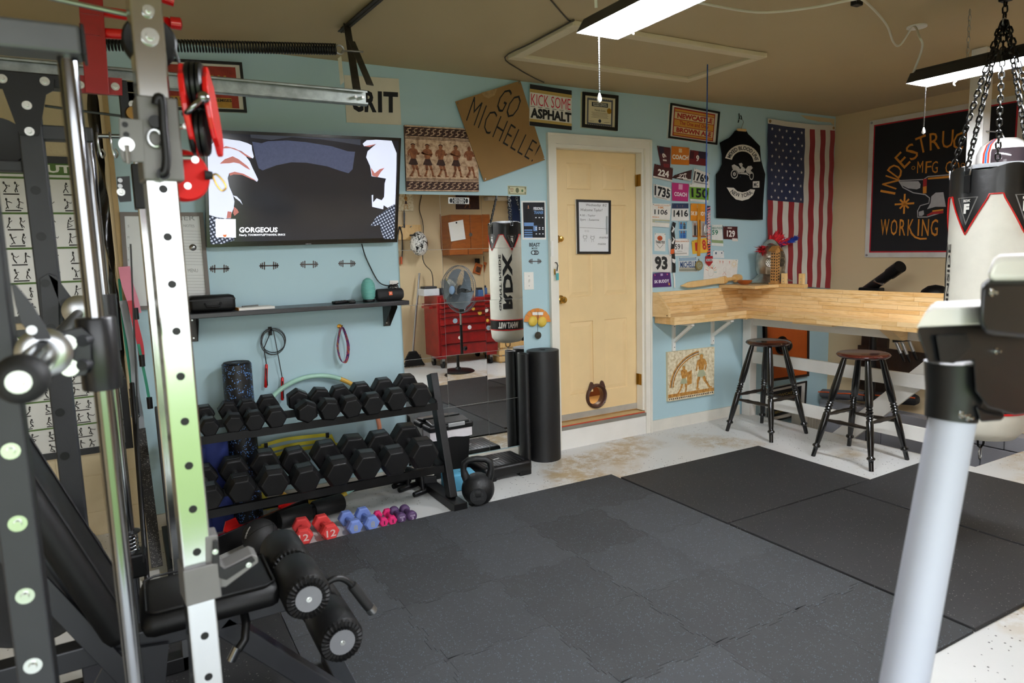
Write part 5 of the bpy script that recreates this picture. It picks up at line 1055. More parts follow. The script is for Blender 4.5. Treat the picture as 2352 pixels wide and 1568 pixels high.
small((945, 1184), (929, 1170), .03, .042, '4a3158', '432a50', ('WONDER', '2'), 'b9aac0', 'purple hand weight marked 2 at the rack foot end of the row', True, .013)
# ---- foam roller, yoga mat, hoop and ladder behind the rack
kr = MM('flecked_foam'); vc = kr.coord(); vo = kr.n('ShaderNodeTexVoronoi'); vo.inputs['Scale'].default_value = 110; kr.l(vc, vo.inputs['Vector'])
kr.color(kr.mix(kr.math('MULTIPLY', kr.math('LESS_THAN', vo.outputs['Distance'], .36), kr.math('GREATER_THAN', kr.noise(vc, 28, 1), .5)), '#121214', '#5f8fd0')); kr.set(.4); kr.bump(kr.noise(vc, 200), .2, .003)
t = T('foam_roller', 'tall black foam roller with blue flecks standing against the wall', 'foam roller', (.505, -.135, 0))
O(B().lathe([(.001, 0), (.07, 0), (.078, .008), (.078, .906), (.07, .914), (.001, .914)], 32, (.505, -.135, 0)), 'roller', kr.m, t, smooth=40); O(B().lathe([(.03, .9145), (.068, .9145), (.068, .9165), (.03, .9165), (.03, .9145)], 32, (.505, -.135, 0)), 'end_ring', mt('foam_end', '#232326', .7), t)
def roll(x, y, z0, z1, r_in, r_out, th, name, label, cat, m_, a_end=0.0, group=None):
    turns = (r_out-r_in)/(th*1.12); n = int(turns*22); out = []; inn = []
    for k in range(n+1):
        a = a_end-2*math.pi*turns*(1-k/n); r_ = r_in+(r_out-r_in)*k/n; d = V((math.cos(a), math.sin(a), 0)); out.append(V((x, y, z0))+d*r_); inn.append(V((x, y, z0))+d*(r_-th))
    b = B(); vs_ = []
    for p, q_ in zip(out, inn): vs_ += [p, q_, q_+V((0, 0, z1-z0)), p+V((0, 0, z1-z0))]
    fs = [(0, 1, 2, 3), (4*n, 4*n+3, 4*n+2, 4*n+1)]
    for k in range(n):
        for s_ in range(4): a, c = 4*k+s_, 4*k+(s_+1) % 4; fs.append((a, c, c+4, a+4))
    b.add(vs_, fs); return O(b, name, m_, smooth=50, label=label, cat=cat, group=group)
mp = on_wall(497, 1100, -.16); zt = on_wall(497, 1006, -.16).z
roll(mp.x, -.16, 0, zt, .012, .075, .006, 'yoga_mat', 'rolled blue yoga mat standing behind the dumbbells', 'yoga mat', mt('blue_yoga_mat', '#2f3f86', .75, bump=.4, bs=300))
mp = on_wall(458, 1100, -.16); roll(mp.x, -.19, 0, zt-.03, .012, .05, .006, 'yoga_mat', 'thinner rolled navy yoga mat half hidden by the chrome upright', 'yoga mat', mt('navy_yoga_mat', '#26346e', .75, bump=.4, bs=300))
hc = on_wall(731, 1004, -.05); hr_ = on_wall(869, 1000, -.05).x-hc.x
t = T('hula_hoop', 'pastel hula hoop of coloured segments leaning on the wall behind the rack', 'hoop', (hc.x, -.05, hc.z-hr_))
for k, hx in enumerate(('e8936a', 'd9c04a', 'a9d6c0', 'a9d6c0', 'd9a03a', 'e08a70', 'a9d6c0', '9ed0ba')):
    k0 = {0: -25, 1: 20, 2: 65, 3: 110, 4: 155, 5: 200, 6: 245, 7: 290}[k]
    hx = ('e89a78', 'e3b44e', 'a9d4bf', 'a9d4bf', 'e89a78', 'e3b44e', 'd9b93f', 'a3d3c8')[k]
    b = B().tube([V((hc.x+hr_*math.cos(R(k0+45*i/8)), -.035-.05*(1-math.sin(R(k0+45*i/8))), hc.z+hr_*1.0*math.sin(R(k0+45*i/8)))) for i in range(9)], .014, 10); O(b, 'hoop_segment', mt('hoop_'+hx, '#'+hx, .35), t, smooth=60)
t = T('agility_ladder', 'folded yellow agility ladder leaning on the wall behind the lower dumbbells', 'agility ladder', on_wall(680, 1160, -.12))
M_YEL = mt('yellow_plastic', '#c8bc2c', .45)
for pts in ([(600, 1024), (660, 1008), (752, 998)], [(612, 1036), (680, 1020), (764, 1010)], [(625, 1046), (690, 1031), (775, 1020)], [(612, 1168), (650, 1156), (702, 1142)], [(690, 1142), (740, 1133), (782, 1122)]):
    P_ = smooth_pts([on_wall(x, y, -.1) for x, y in pts], 6); g = B()
    for p, q_ in zip(P_[:-1], P_[1:]): g.bar(p, q_, .006, .02, (0, 0, 1))
    O(g, 'rung', M_YEL, t)
for pts in ([(599, 1024), (597, 1060), (604, 1110), (611, 1170)], [(757, 999), (775, 1040), (785, 1085), (782, 1125)]):
    P_ = [on_wall(x, y, -.105) for x, y in pts]; g = B()
    for p, q_ in zip(P_[:-1], P_[1:]): g.bar(p, q_, .004, .028, (1, 0, 0))
    O(g, 'strap', M_YEL, t)
for x, y in ((611, 1023), (752, 999), (622, 1040)): O(B().box(on_wall(x, y, -.115), (.018, .012, .03)), 'clip', M_PLAST, t)
# ---- things on the floor before the rack
t = T('medicine_ball', 'black rubber medicine ball with white lettering beside the red arm', 'ball', (0, 0, 0)); c = on_floor(598, 1231, .088); t.location = (c.x, c.y, 0)
O(B().lathe([(.088*math.cos(R(a)), .088+.088*math.sin(R(a))) for a in range(-90, 91, 9)], 32, (c.x, c.y, 0)), 'ball', M_RUB, t, smooth=80)
for rx in (0, 90): O(B().tube([V((.0883*math.cos(R(a)), 0, .0883*math.sin(R(a)))) for a in range(0, 360, 10)], .0012, 5, True).xf(M.Translation((c.x, c.y, .088)) @ M.Rotation(R(rx+20), 4, 'Z') @ M.Rotation(R(40), 4, 'X')), 'seam', M_BLACK, t)
q = [c+V((-.06, -.05, .075)), c+V((-.045, -.04, .085)), c+V((-.065, -.06, .04)), c+V((-.075, -.07, .03))]
g = B(); tmp = [V((0, 0, 1)), V((1, 0, 1)), V((1, 0, 0)), V((0, 0, 0))]; write(g, 'MEDBALL', tmp, (0, 0, 1, 1), 0, .02)
for i, v_ in enumerate(g.v):
    th_, ph_ = R(205+v_.z*8), R(52-40*v_.x); g.v[i] = V((c.x, c.y, .088))+.0888*V((math.cos(th_)*math.cos(ph_), math.sin(th_)*math.cos(ph_), math.sin(ph_)))
O(g, 'lettering', ink('c9c9c6'), t, fix=False)
a, b_ = on_floor(640, 1195, .052), on_floor(786, 1152, .052); d = (b_-a).normalized(); L = (b_-a).length
t = T('bar_pad', 'black foam barbell pad in two thick halves on the floor', 'bar pad', ((a+b_)/2-V((0, 0, .052))))
for s0, s1 in ((0, .47), (.53, 1)): O(B().tubes([(a+d*L*s0, .046), (a+d*(L*s0+.008), .052), (a+d*(L*s1-.008), .052), (a+d*L*s1, .046)], 24), 'foam_half', mt('black_foam', '#131314', .55, bump=.2, bs=300), t, smooth=50)
O(B().cyl(a+d*L*.46, a+d*L*.54, .036, seg=20), 'neck', M_PLAST, t, smooth=50)
a, b_ = on_floor(468, 1262, .05), on_floor(700, 1160, .05); d = (b_-a).normalized(); n = d.cross(V((0, 0, 1))).normalized(); Lr = (b_-a).length
t = T('spotter_arm', 'red steel spotter arm with a black lining lying behind the black ball', 'rack arm', ((a+b_)/2-V((0, 0, .05))))
O(B().bar(a+n*.028, b_+n*.028, .01, .1), 'liner', M_PLAST, t, bev=.003); O(B().bar(a, b_, .045, .07), 'beam', M_DRED, t, bev=.004)
for k in range(6): c = a+d*Lr*(.1+.15*k)+V((0, 0, .0355)); O(B().cyl(c, c+V((0, 0, .001)), .009, seg=12), 'hole', M_BLACK, t)
for k in (.28, .82):
    c = a+d*Lr*k; O(B().prism([c+V((0, 0, .036))-n*.03-d*.05, c+V((0, 0, .036))-n*.03+d*.05, c+V((0, 0, .085))-n*.03+d*.03, c+V((0, 0, .085))-n*.03-d*.03], n*.006), 'gusset', M_RED, t); O(B().bar(c-d*.05+V((0, 0, .039)), c+d*.05+V((0, 0, .039)), .05, .006), 'plate', M_RED, t)
# push-up stands and a small boxed gadget
def pushup(px, py, an, label):
    c = on_floor(px, py); t = T('push_up_stand', label, 'push-up stand', c, 'push-up stands under the rack'); rm = M.Translation(c) @ M.Rotation(R(an), 4, 'Z')
    for y in (-.07, .07): O(B().tubes([(V((-.075, y, .02)), .016), (V((-.06, y, .02)), .018), (V((.06, y, .02)), .018), (V((.075, y, .02)), .016)], 12).xf(rm), 'foot_bar', M_PLAST, t, smooth=50); O(B().cyl((0, y, .03), (0, y*.85, .13), .013, seg=10).xf(rm), 'leg', M_BLACK, t, smooth=50)
    O(B().cyl((0, -.075, .135), (0, .075, .135), .018, seg=14).xf(rm), 'grip', M_PLAST, t, smooth=50)
pushup(905, 1112, 25, 'black push-up stand under the rack, nearer the wall'); pushup(955, 1130, 20, 'black push-up stand under the rack beside its foot')
c = on_floor(985, 1118); t = T('gadget_box', 'small black box with a white and orange label under the rack', 'box', c); rm = M.Translation(c) @ M.Rotation(R(-20), 4, 'Z')
O(B().box((0, 0, .045), (.1, .14, .09)).xf(rm), 'box', M_PLAST, t, bev=.003); O(B().box((0, -.0, .0905), (.07, .09, .001)).xf(rm), 'label', mt('box_label', '#d9d3c6', .6), t); O(B().box((.01, .02, .0912), (.015, .045, .001)).xf(rm), 'label_stripe', mt('label_orange', '#c4622a', .6), t)
# kettlebell, yoga block, bin, step, rolled mats
c = on_floor(1098, 1122, .09); t = T('kettlebell', 'black cast kettlebell on the white floor by the rack foot', 'kettlebell', (c.x, c.y, 0)); kr_ = .098
M_IRON = mt('cast_iron', '#151617', .5, .3, bump=.25, bs=250, var=.15)
O(B().lathe([(.001, 0), (.06, 0)]+[(kr_*math.cos(R(a)), kr_*.92+kr_*math.sin(R(a))) for a in range(-52, 91, 8)]+[(.001, kr_*1.92)], 36, (c.x, c.y, 0)), 'ball', M_IRON, t, smooth=60)
rm = M.Translation((c.x, c.y, -.012)) @ M.Rotation(R(-26), 4, 'Z')
hp = [(-.062, .15), (-.075, .19), (-.082, .225), (-.075, .262), (-.05, .28), (0, .285), (.05, .28), (.075, .262), (.082, .225), (.075, .19), (.062, .15)]
O(B().tubes([(V((x, 0, z)), .0195 if 2 < i < 8 else .018+.006*(abs(i-5) > 3)) for i, (x, z) in enumerate(hp)], 14).xf(rm), 'handle', M_IRON, t, smooth=60)
vd = (CAM_POS-V((c.x, c.y, kr_*.9))); vd.z = 0; vd.normalize(); cc = V((c.x, c.y, kr_*.82))+vd*(kr_*.955)-V((0, 0, .006)); rv = V((0, 0, 1)).cross(vd)
O(B().cyl(cc-vd*.02, cc+vd*.0015, .05, seg=32), 'badge', M_IRON, t, bev=.001)
q = [cc+vd*.0022-rv*.038+V((0, 0, .032)), cc+vd*.0022+rv*.038+V((0, 0, .032)), cc+vd*.0022+rv*.038-V((0, 0, .032)), cc+vd*.0022-rv*.038-V((0, 0, .032))]
g = B(); write(g, '50LB', q, (.1, .1, .9, .45), 0, .02); write(g, '22.68KG', q, (.1, .55, .9, .85), 0, .02); O(g, 'lettering', mt('iron_lettering', '#2f3031', .5, .3), t, fix=False)
c = on_floor(1052, 1128); t = T('yoga_block', 'pale blue foam yoga block behind the kettlebell', 'yoga block', c); rm = M.Translation(c+V((.03, .05, 0))) @ M.Rotation(R(-8), 4, 'Z')
O(B().box((0, 0, .055), (.2, .13, .11), None, .012).xf(rm), 'block', mt('blue_foam', '#5aa6c6', .65, bump=.2, bs=200), t, smooth=50)
O(B().box((.02, -.01, .1105), (.04, .012, .001)).xf(rm), 'stamp', mt('blue_stamp', '#3b7d9a', .6), t)
p = on_floor(1085, 1088); x1 = p.x; yF = p.y; x0 = x1-.29; yb2 = yF+.25; zt = on_wall(1085, 972, yF).z
if yb2 > -.02: yb2 = -.03
t = T('trash_bin', 'black slim trash bin with a white liner under its flip lid', 'trash bin', ((x0+x1)/2, (yF+yb2)/2, 0))
k = B(); bq = [V((x0+.025, yF+.02, 0)), V((x1-.02, yF+.02, 0)), V((x1-.02, yb2-.01, 0)), V((x0+.025, yb2-.01, 0))]; tq_ = [V((x0, yF, zt-.04)), V((x1, yF, zt-.04)), V((x1, yb2, zt-.04)), V((x0, yb2, zt-.04))]
k.add(bq+tq_, [(3, 2, 1, 0), (0, 1, 5, 4), (1, 2, 6, 5), (2, 3, 7, 6), (3, 0, 4, 7), (4, 5, 6, 7)]); O(k, 'body', M_PLAST, t, bev=.012)
k = B(); e = .006
k.grid(lambda u, v: (lambda s_: V((x0-e+(x1-x0+2*e)*min(1, max(0, s_ if s_ < 1 else (1 if s_ < 2 else (3-s_ if s_ < 3 else 0)))), yF-e+(yb2-yF+2*e)*min(1, max(0, 0 if s_ < 1 else (s_-1 if s_ < 2 else (1 if s_ < 3 else 4-s_)))), zt-.01-v*(.062+.006*math.sin(s_*9)))))(u*4), 40, 3)
O(k, 'liner', mt('white_bin_liner', '#ddd8da', .4, sheen=.1), t, smooth=60)
O(B().b2((x0-.015, yF-.018, zt-.018), (x1+.015, yb2+.008, zt+.022)), 'rim', M_PLAST, t, bev=.01)
O(B().bar(V(((x0+x1)/2, yF-.006, zt+.026)), V(((x0+x1)/2, yb2, zt+.04)), x1-x0-.02, .014), 'lid', mt('gray_black_lid', '#2a2b2c', .4), t, bev=.006)
O(B().b2((x1-.17, yF-.022, zt+.004), (x1-.05, yF-.012, zt+.03)), 'handle', mt('silver_plastic', '#b9bbbc', .3, .4), t, bev=.004)
x0, x1, y0, y1 = 1.905, 2.268, -.37, -.075
t = T('step_platform', 'low black aerobic step platform on the floor before the mirror', 'step platform', ((x0+x1)/2, (y0+y1)/2, 0))
O(B().box(((x0+x1)/2, (y0+y1)/2, .06), (x1-x0, y1-y0, .08), None, .022), 'deck', M_PLAST, t, smooth=50)
for i in range(12): O(B().b2((x0+.03+i*.0255, y0+.03, .099), (x0+.037+i*.0255, y1-.03, .1012)), 'rib', M_RUB, t)
for x in (x0+.05, x1-.05): O(B().box((x, (y0+y1)/2, .03), (.09, y1-y0-.01, .06), None, .008), 'foot', M_PLAST, t)
O(B().b2((x0+.09, y0+.01, .03), (x1-.09, y0+.02, .06)), 'skirt', M_PLAST, t)
O(B().box((2.07, (y0+y1)/2, .1035), (.05, .012, .001), R(10)), 'label', mt('silver_label', '#c9cacb', .4), t)
rc = on_floor(1253, 1052); zt = on_wall(1252, 803, rc.y).z
roll(rc.x, rc.y+.01, 0, zt, .03, .122, .012, 'exercise_mat', 'thick black exercise mat rolled up and standing beside the door', 'exercise mat', mt('black_mat_foam', '#121213', .5, bump=.1, bs=400), R(100))
k = B(); pp = []; x_ = rc.x-.155; y_ = rc.y+.02
for a in range(0, 361, 12): pp.append(V((x_+.03*math.cos(R(a))*(1.0), y_+.06*math.sin(R(a)), 0)))
out = pp[:-1]; inn = [V((x_+(p.x-x_)*.6, y_+(p.y-y_)*.8, 0)) for p in out]; n = len(out); hh = V((0, 0, zt-.01)); k.add(out+inn+[p+hh for p in out]+[p+hh for p in inn], [f for i in range(n) for j in [(i+1) % n] for f in ((i, j, 2*n+j, 2*n+i), (n+j, n+i, 3*n+i, 3*n+j), (2*n+i, 2*n+j, 3*n+j, 3*n+i), (j, i, n+i, n+j))])
O(k, 'exercise_mat', mt('black_mat_foam', '#121213', .5), smooth=50, label='folded black exercise mat squeezed between the big rolled mat and the mirror', cat='exercise mat')
# ================================================================== the counter corner
def at_depth(px, py, d): return CAM_POS+ray(px, py)*d
ZC, ZT, YC, XC, XBK, YE = .948, 1.131, -.25, 4.42, 4.655, -1.78
ctr = T('wooden_counter', 'L-shaped butcher block counter with a raised back board in the corner', 'counter', (4.1, -.4, .885))
def staves(org, du, dv, nrm, L, Hh, rows, th, minl=.16, maxl=.42):
    rh = Hh/rows
    for r_ in range(rows):
        a = -rnd.uniform(0, .12)
        while a < L:
            b_ = a+rnd.uniform(minl, maxl); s0, s1 = max(a, 0), min(b_, L)
            if s1-s0 > .03:
                g = .0012; c = org+du*((s0+s1)/2)+dv*((r_+.5)*rh)-nrm*(th/2); rm = M((du, dv, nrm)).transposed()
                O(B().box(c+nrm*rnd.uniform(0, .0006), (s1-s0-g, rh-g, th), rm), 'stave', M_BUTCH if abs(du.x) > .5 else M_BUTCHY, ctr)
            a = b_
M_BUTCHY = m_wood('butcher_block_maple_long', '#c4924f', '#e2bd84', '#ecd0a0', (30, 4, 30))
X3, Y3, Z3 = V((1, 0, 0)), V((0, 1, 0)), V((0, 0, 1))
staves(V((3.635, -.022, ZC)), X3, Z3, -Y3, XBK-.03-3.635, ZT-ZC, 6, .02)
staves(V((XBK-.03, -.005, ZC)), -Y3, Z3, -X3, -YE-.005, ZT-ZC, 6, .03)
staves(V((3.635, YC+.004, ZC)), X3, Y3, Z3, XC+.2-3.635, -YC-.03, 5, .06)
staves(V((XC+.004, YC, ZC)), -Y3, X3, Z3, YC-YE, XBK-.03-XC-.004, 5, .06)
staves(V((3.635, YC, .887)), X3, Z3, -Y3, XC-3.635, .061, 2, .004)
staves(V((XC, YC-.0, .887)), -Y3, Z3, -X3, YC-YE, .061, 2, .004)
q = [on_side(px, py, 3.612) for px, py in ((1496, 671), (1508, 672), (1535, 711), (1536, 729), (1496, 727))]
for v_ in q: v_.y = min(v_.y, -.002)
O(B().prism(q, (.022, 0, 0)), 'end_panel', M_BUTCH, ctr, bev=.002)
for i in (0, 3, 4): c = q[i]*.86+(q[0]+q[3]+q[4]+q[1])*.035; O(B().cyl(c, c-V((.002, 0, 0)), .005, seg=8), 'screw_cap', M_BLACK, ctr)
O(B().b2((4.40, -.26, .878), (4.6, -.05, .886)), 'corner_plate', M_PINE, ctr)
for y in (-.85,): O(B().b2((XC+.02, y-.17, .874), (XC+.17, y+.17, .886)), 'joint_plate', M_BUTCH, ctr)
c = on_side(2050, 760, 4.56); O(B().prism([V((4.46, c.y-.05, .885)), V((4.655, c.y-.05, .885)), V((4.655, c.y-.05, .80)), V((4.6, c.y-.05, .80))], (0, .09, 0)), 'corbel', M_BUTCH, ctr)
for px, py in ((1545, 805), (1634, 790)):
    x = on_wall(px, py, 0).x; zb = on_wall(px, py, 0).z
    t = T('shelf_bracket', 'white wooden angle bracket under the counter, %s' % ('the one by the door trim' if px < 1600 else 'the one toward the corner'), 'bracket', (x, -.1, zb), 'counter brackets')
    O(B().b2((x-.014, -.022, zb), (x+.014, -.001, .884)), 'wall_leg', M_WHITE, t, bev=.002); O(B().b2((x-.014, -.23, .862), (x+.014, -.022, .884)), 'top_leg', M_WHITE, t, bev=.002); O(B().bar((x, -.02, zb+.08), (x, -.21, .865), .026, .022, (0, 1, 0)), 'brace', M_WHITE, t)
    for z in (zb+.03, zb+.2): O(B().cyl((x, -.022, z), (x, -.0235, z), .004, seg=8), 'screw', M_BLACK, t)
# railing round the stair well
rl = T('stair_railing', 'white board railing under the counter round the stair well', 'railing', (4.7, -.9, 0))
M_RAIL = mt('railing_white', '#e2e0da', .4, var=.04)
O(B().b2((4.645, -.1, .0), (4.725, -.012, .886)), 'post', M_RAIL, rl, bev=.003)
O(B().b2((4.66, -1.845, 0), (4.745, -1.755, 2.63)), 'post', M_RAIL, rl, bev=.004)
for z0, z1 in ((.795, .884), (.468, .566), (.1, .2)): O(B().b2((4.675, YE, z0), (4.7, -.06 if z0 > .7 else -.012, z1)), 'rail', M_RAIL, rl, bev=.003)
a, b_ = on_side(2118, 862, 4.78), on_side(1938, 1000, 4.78); d = (b_-a).normalized(); O(B().bar(a-d*.25, b_+d*.15, .03, .13, (1, 0, 0)).v and B().bar(a-d*.2, b_+d*.12, .13, .03, (1, 0, 0)), 'brace_board', M_RAIL, rl, bev=.003)
# ---- two stools
def profile(pts, a, b_, seg=14):
    a, b_ = V(a), V(b_); return B().tubes([(a+(b_-a)*t, r) for t, r in pts], seg)
LEGP = [(0, .013), (.06, .0165), (.3, .0215), (.42, .0195), (.44, .0145), (.452, .019), (.464, .0145), (.478, .021), (.492, .0145), (.506, .021), (.52, .0145), (.534, .019), (.545, .0145), (.56, .0195), (.75, .0185), (.86, .0145), (.872, .0145), (.882, .022), (.896, .0225), (.906, .0145), (.925, .013), (1.0, .0125)]
M_LEG = mt('gloss_black_paint', '#070707', .22, coat=.15, var=0)
def stool(cx, cy, ang, label):
    t = T('bar_stool', label, 'stool', (cx, cy, 0), 'bar stools at the counter'); hz_ = .725
    O(B().lathe([(.001, hz_-.022), (.12, hz_-.022), (.15, hz_-.02), (.166, hz_-.008), (.168, hz_-.002), (.16, hz_+.008), (.148, hz_+.012), (.14, hz_+.0105), (.001, hz_+.011)], 40, (cx, cy, 0)), 'seat', M_CHERRY, t, smooth=50)
    tops, bots = [], []
    for k in range(4):
        a = R(45+90*k)+ang; d = V((math.cos(a), math.sin(a), 0)); tp = V((cx, cy, hz_-.02))+d*.115; bt = V((cx, cy, 0))+d*.298; tops.append(tp); bots.append(bt)
        O(profile([(t_, r_*1.18) for t_, r_ in LEGP], tp, bt), 'leg', M_LEG, t, smooth=50)
    for k, h in ((0, .44), (1, .40), (2, .44), (3, .40)):
        f = 1-h/(hz_-.02)*1.0; f = 1-(.30 if k % 2 == 0 else .265)/(hz_-.02)*1.0
        p, q_ = tops[k]+(bots[k]-tops[k])*f, tops[(k+1) % 4]+(bots[(k+1) % 4]-tops[(k+1) % 4])*f
        O(profile([(0.02, .009), (.25, .012), (.35, .0155), (.5, .0125), (.65, .0155), (.75, .012), (.98, .009)], p, q_, 10), 'stretcher', mt('worn_black_paint', '#1b140e', .35, var=.5, vs=30), t, smooth=50)
stool(4.338, -.54, R(2), 'turned leg bar stool with a dark round seat, in front of the orange panel')
stool(4.312, -1.352, R(2), 'turned leg bar stool with a dark round seat, nearer the treadmill post')
# ---- things on the counter and its cap
O(B().b2((4.36, -.385, ZT+.001), (4.72, -.005, ZT+.026)), 'cap_board', M_BUTCH, bev=.002, label='short butcher block board lying across the counter corner under the helmet', cat='board')
ZK = ZT+.026
t = T('wooden_cradle', 'pale wooden cradle with two upright posts on the counter corner', 'stand', (4.85, -.25, ZT))
a = on_side(1782, 655, XBK); 
xk, yk = 4.70, -.22
O(B().b2((4.64, -.62, ZT+.001), (4.69, -.387, ZT+.03)), 'base', M_PINE, t, bev=.002)
for y in (-.43, -.595): O(B().b2((4.635, y-.022, ZT+.031), (4.66, y+.022, ZT+.115)), 'post', M_PINE, t, bev=.002)
for y in (-.43, -.595):
    for z in (.05, .075): O(B().cyl((4.635, y, ZT+z), (4.633, y, ZT+z), .004, seg=8), 'screw', M_STEEL, t)
# gladiator style helmet with plumes
M_ARM = mt('burnished_steel', '#b8b0a4', .34, 1, var=.35, vs=14)
hb_ = V((4.62, -.165, ZK)); hx = on_wall(1770, 600, -.165).x; hb_.x = hx
t = T('steel_helmet', 'burnished steel gladiator helmet with red and blue plumes on the counter', 'helmet', hb_)
hz0 = ZK+.075
O(B().lathe([(.105, 0), (.118, .04), (.122, .1), (.115, .16), (.09, .215), (.05, .245), (.001, .252)], 32, (hx, -.165, hz0)), 'dome', M_ARM, t, smooth=60)
b = B(); N = 36; vs_ = []
for k in range(N):
    a = 2*math.pi*k/N; d = V((math.cos(a), math.sin(a)*.76, 0)); dr = .02*abs(math.cos(a))
    vs_ += [V((hx, -.165, hz0+.004))+d*.108, V((hx, -.165, hz0-.03-dr))+d*.16, V((hx, -.165, hz0-.052-dr*.8))+d*.208, V((hx, -.165, hz0-.056-dr*.8))+d*.206, V((hx, -.165, hz0-.036-dr))+d*.157, V((hx, -.165, hz0-.002))+d*.1]
b.add(vs_, [(6*k+i, 6*k+(i+1) % 6, 6*((k+1) % N)+(i+1) % 6, 6*((k+1) % N)+i) for k in range(N) for i in range(6)]); O(b, 'brim', M_ARM, t, smooth=60)
b = B()
for k in range(19): a = R(-10+10*k); b.add([], [])
crest = [(.118*math.cos(R(a)), .1+.158*math.sin(R(a))) for a in range(0, 181, 12)]
b.prism([V((hx-.006, -.165-x, hz0+z)) for x, z in crest]+[V((hx-.006, -.165-x*1.0, hz0+.1+(z-.1)*1.22)) for x, z in reversed(crest)], (.012, 0, 0)); O(b, 'crest', M_ARM, t)
for sx, an in ((-1, 218), (1, 268)):                               # pierced eye grilles
    a = R(an); d = V((math.cos(a), math.sin(a), .0)); cc = V((hx, -.165, hz0+.1))+d*.117; rm = M.Translation(cc) @ d.to_track_quat('Z', 'Y').to_matrix().to_4x4()
    gr = O(B().lathe([(.001, .004), (.034, .003), (.04, .006), (.043, .002), (.043, -.004)], 28).xf(rm), 'eye_grille', M_ARM, t, smooth=40)
    g = B()
    for i in range(-2, 3):
        for j in range(-2, 3):
            u, v = (i+.5*(j % 2))*.0135, j*.0125
            if math.hypot(u, v) < .031: g.cyl((u, v, .0042), (u, v, .0052), .0048, seg=8)
    O(g.xf(rm), 'pierced_lattice', M_BLACK, gr)
for an in (205, 243, 285): a = R(an); d = V((math.cos(a), math.sin(a), 0)); O(B().bar(V((hx, -.165, hz0+.005))+d*.119, V((hx, -.165, hz0+.17))+d*.112, .012, .005, tuple(d)), 'rib', M_ARM, t)
def plume(root, tip, col, nm, n=26, wd=.05):
    g = B(); root, tip = V(root), V(tip); ax = tip-root
    for k in range(n):
        s_ = rnd.random(); base = root+ax*s_*.8; dr = (ax.normalized()+V((rnd.uniform(-1, 1), rnd.uniform(-1, 1), rnd.uniform(-.6, .9)))*.55).normalized()*wd*rnd.uniform(.7, 1.5)
        sd = dr.cross(V((rnd.uniform(-1, 1), rnd.uniform(-1, 1), 1))).normalized()*wd*.2; g.add([base, base+dr*.5+sd, base+dr, base+dr*.5-sd], [(0, 1, 2, 3)])
    g.tubes([(root, .004), (root+ax*.5+V((0, 0, .01)), .006), (tip, .002)], 6); return O(g, nm, mt('feather_'+col, '#'+col, .8, var=.3, vs=60), t, fix=False)
top = V((hx, -.165, hz0+.24))
plume(top+V((-.0, 0, -.02)), on_wall(1748, 575, -.16), 'c3202a', 'plume', 170, .065); plume(top, on_wall(1787, 545, -.165), 'c81f2b', 'plume', 240, .075); plume(top, on_wall(1806, 556, -.165), 'c81f2b', 'plume', 170, .065); plume(top+V((.03, 0, -.02)), on_wall(1836, 545, -.165), '2440a0', 'plume', 190, .055)
p = on_wall(1781, 646, -.345); bx_ = p.x
t = T('fretwork_tower', 'slim wooden fretwork tower with a little roof beside the steel helmet', 'ornament', (bx_, -.34, ZK)); hh = on_wall(1781, 575, -.345).z-ZK
M_FRET = m_wood('fretwork_wood', '#9a6a35', '#b07d43', '#c08d52', (20, 20, 4))
O(B().b2((bx_-.036, -.376, ZK), (bx_+.036, -.304, ZK+.012)), 'base', M_FRET, t, bev=.002)
O(B().b2((bx_-.025, -.365, ZK+.012), (bx_+.025, -.315, ZK+hh)), 'body', M_FRET, t)
for sx in (-1, 1): O(B().bar((bx_, -.34, ZK+hh+.035), (bx_+sx*.045, -.34, ZK+hh-.005), .07, .006, (0, 0, 1)), 'roof_board', M_FRET, t)
O(B().prism([V((bx_-.028, -.365, ZK+hh)), V((bx_+.028, -.365, ZK+hh)), V((bx_, -.365, ZK+hh+.03))], (0, .05, 0)), 'gable', M_FRET, t)
g = B()
for k in range(10):
    z = ZK+.03+k*(hh-.04)/10
    for sx in (-1, 1):
        pts = [(rnd.uniform(.003, .008), 0), (.018, rnd.uniform(.0, .006)), (rnd.uniform(.012, .019), .014), (.005, .011)]
        g.prism([V((bx_+sx*x, -.3652, z+zz+.003*sx)) for x, zz in pts], (0, -.0006, 0)); g.prism([V((bx_-.0252, -.34+sx*x, z+zz)) for x, zz in pts], (-.0006, 0, 0))
O(g, 'fretwork_pattern', M_BLACK, t)
p = on_wall(1717, 640, -.2); t = T('wooden_bowl', 'small orange brown wooden bowl on the counter by the helmet', 'bowl', (p.x, -.17, ZK)); O(B().lathe([(.001, 0), (.03, 0), (.052, .014), (.06, .03), (.056, .03), (.047, .016), (.028, .006), (.001, .005)], 28, (p.x, -.17, ZK)), 'bowl', mt('orange_wood', '#9c4e1e', .3, coat=.3), t, smooth=50); O(B().lathe([(.0595, .026), (.062, .03), (.059, .034), (.056, .03), (.0595, .026)], 28, (p.x, -.17, ZK)), 'rim', mt('orange_wood', '#9c4e1e', .3), t, smooth=50)
a, b_ = on_wall(1562, 660, -.04), on_wall(1700, 641, -.04); d = (b_-a).normalized(); up = V((0, 1, 0)).cross(d)*-1; Ls = (b_-a).length
t = T('wooden_sword', 'carved wooden practice sword resting on the counter back board', 'sword', (a+b_)/2-V((0, 0, .03)))
up = Z3-d*d.z; up.normalize()
bl = [(0, 0), (.12, .022), (.2, .0265), (.62, .024), (.66, .03), (.72, .03), (.72, -.03), (.66, -.03), (.62, -.024), (.2, -.0265), (.12, -.022)]
base = a+up*.012
O(B().prism([base+d*Ls*u+up*v+V((0, -.012, 0)) for u, v in bl], (0, .024, 0)), 'blade', M_PINE, t, bev=.008)
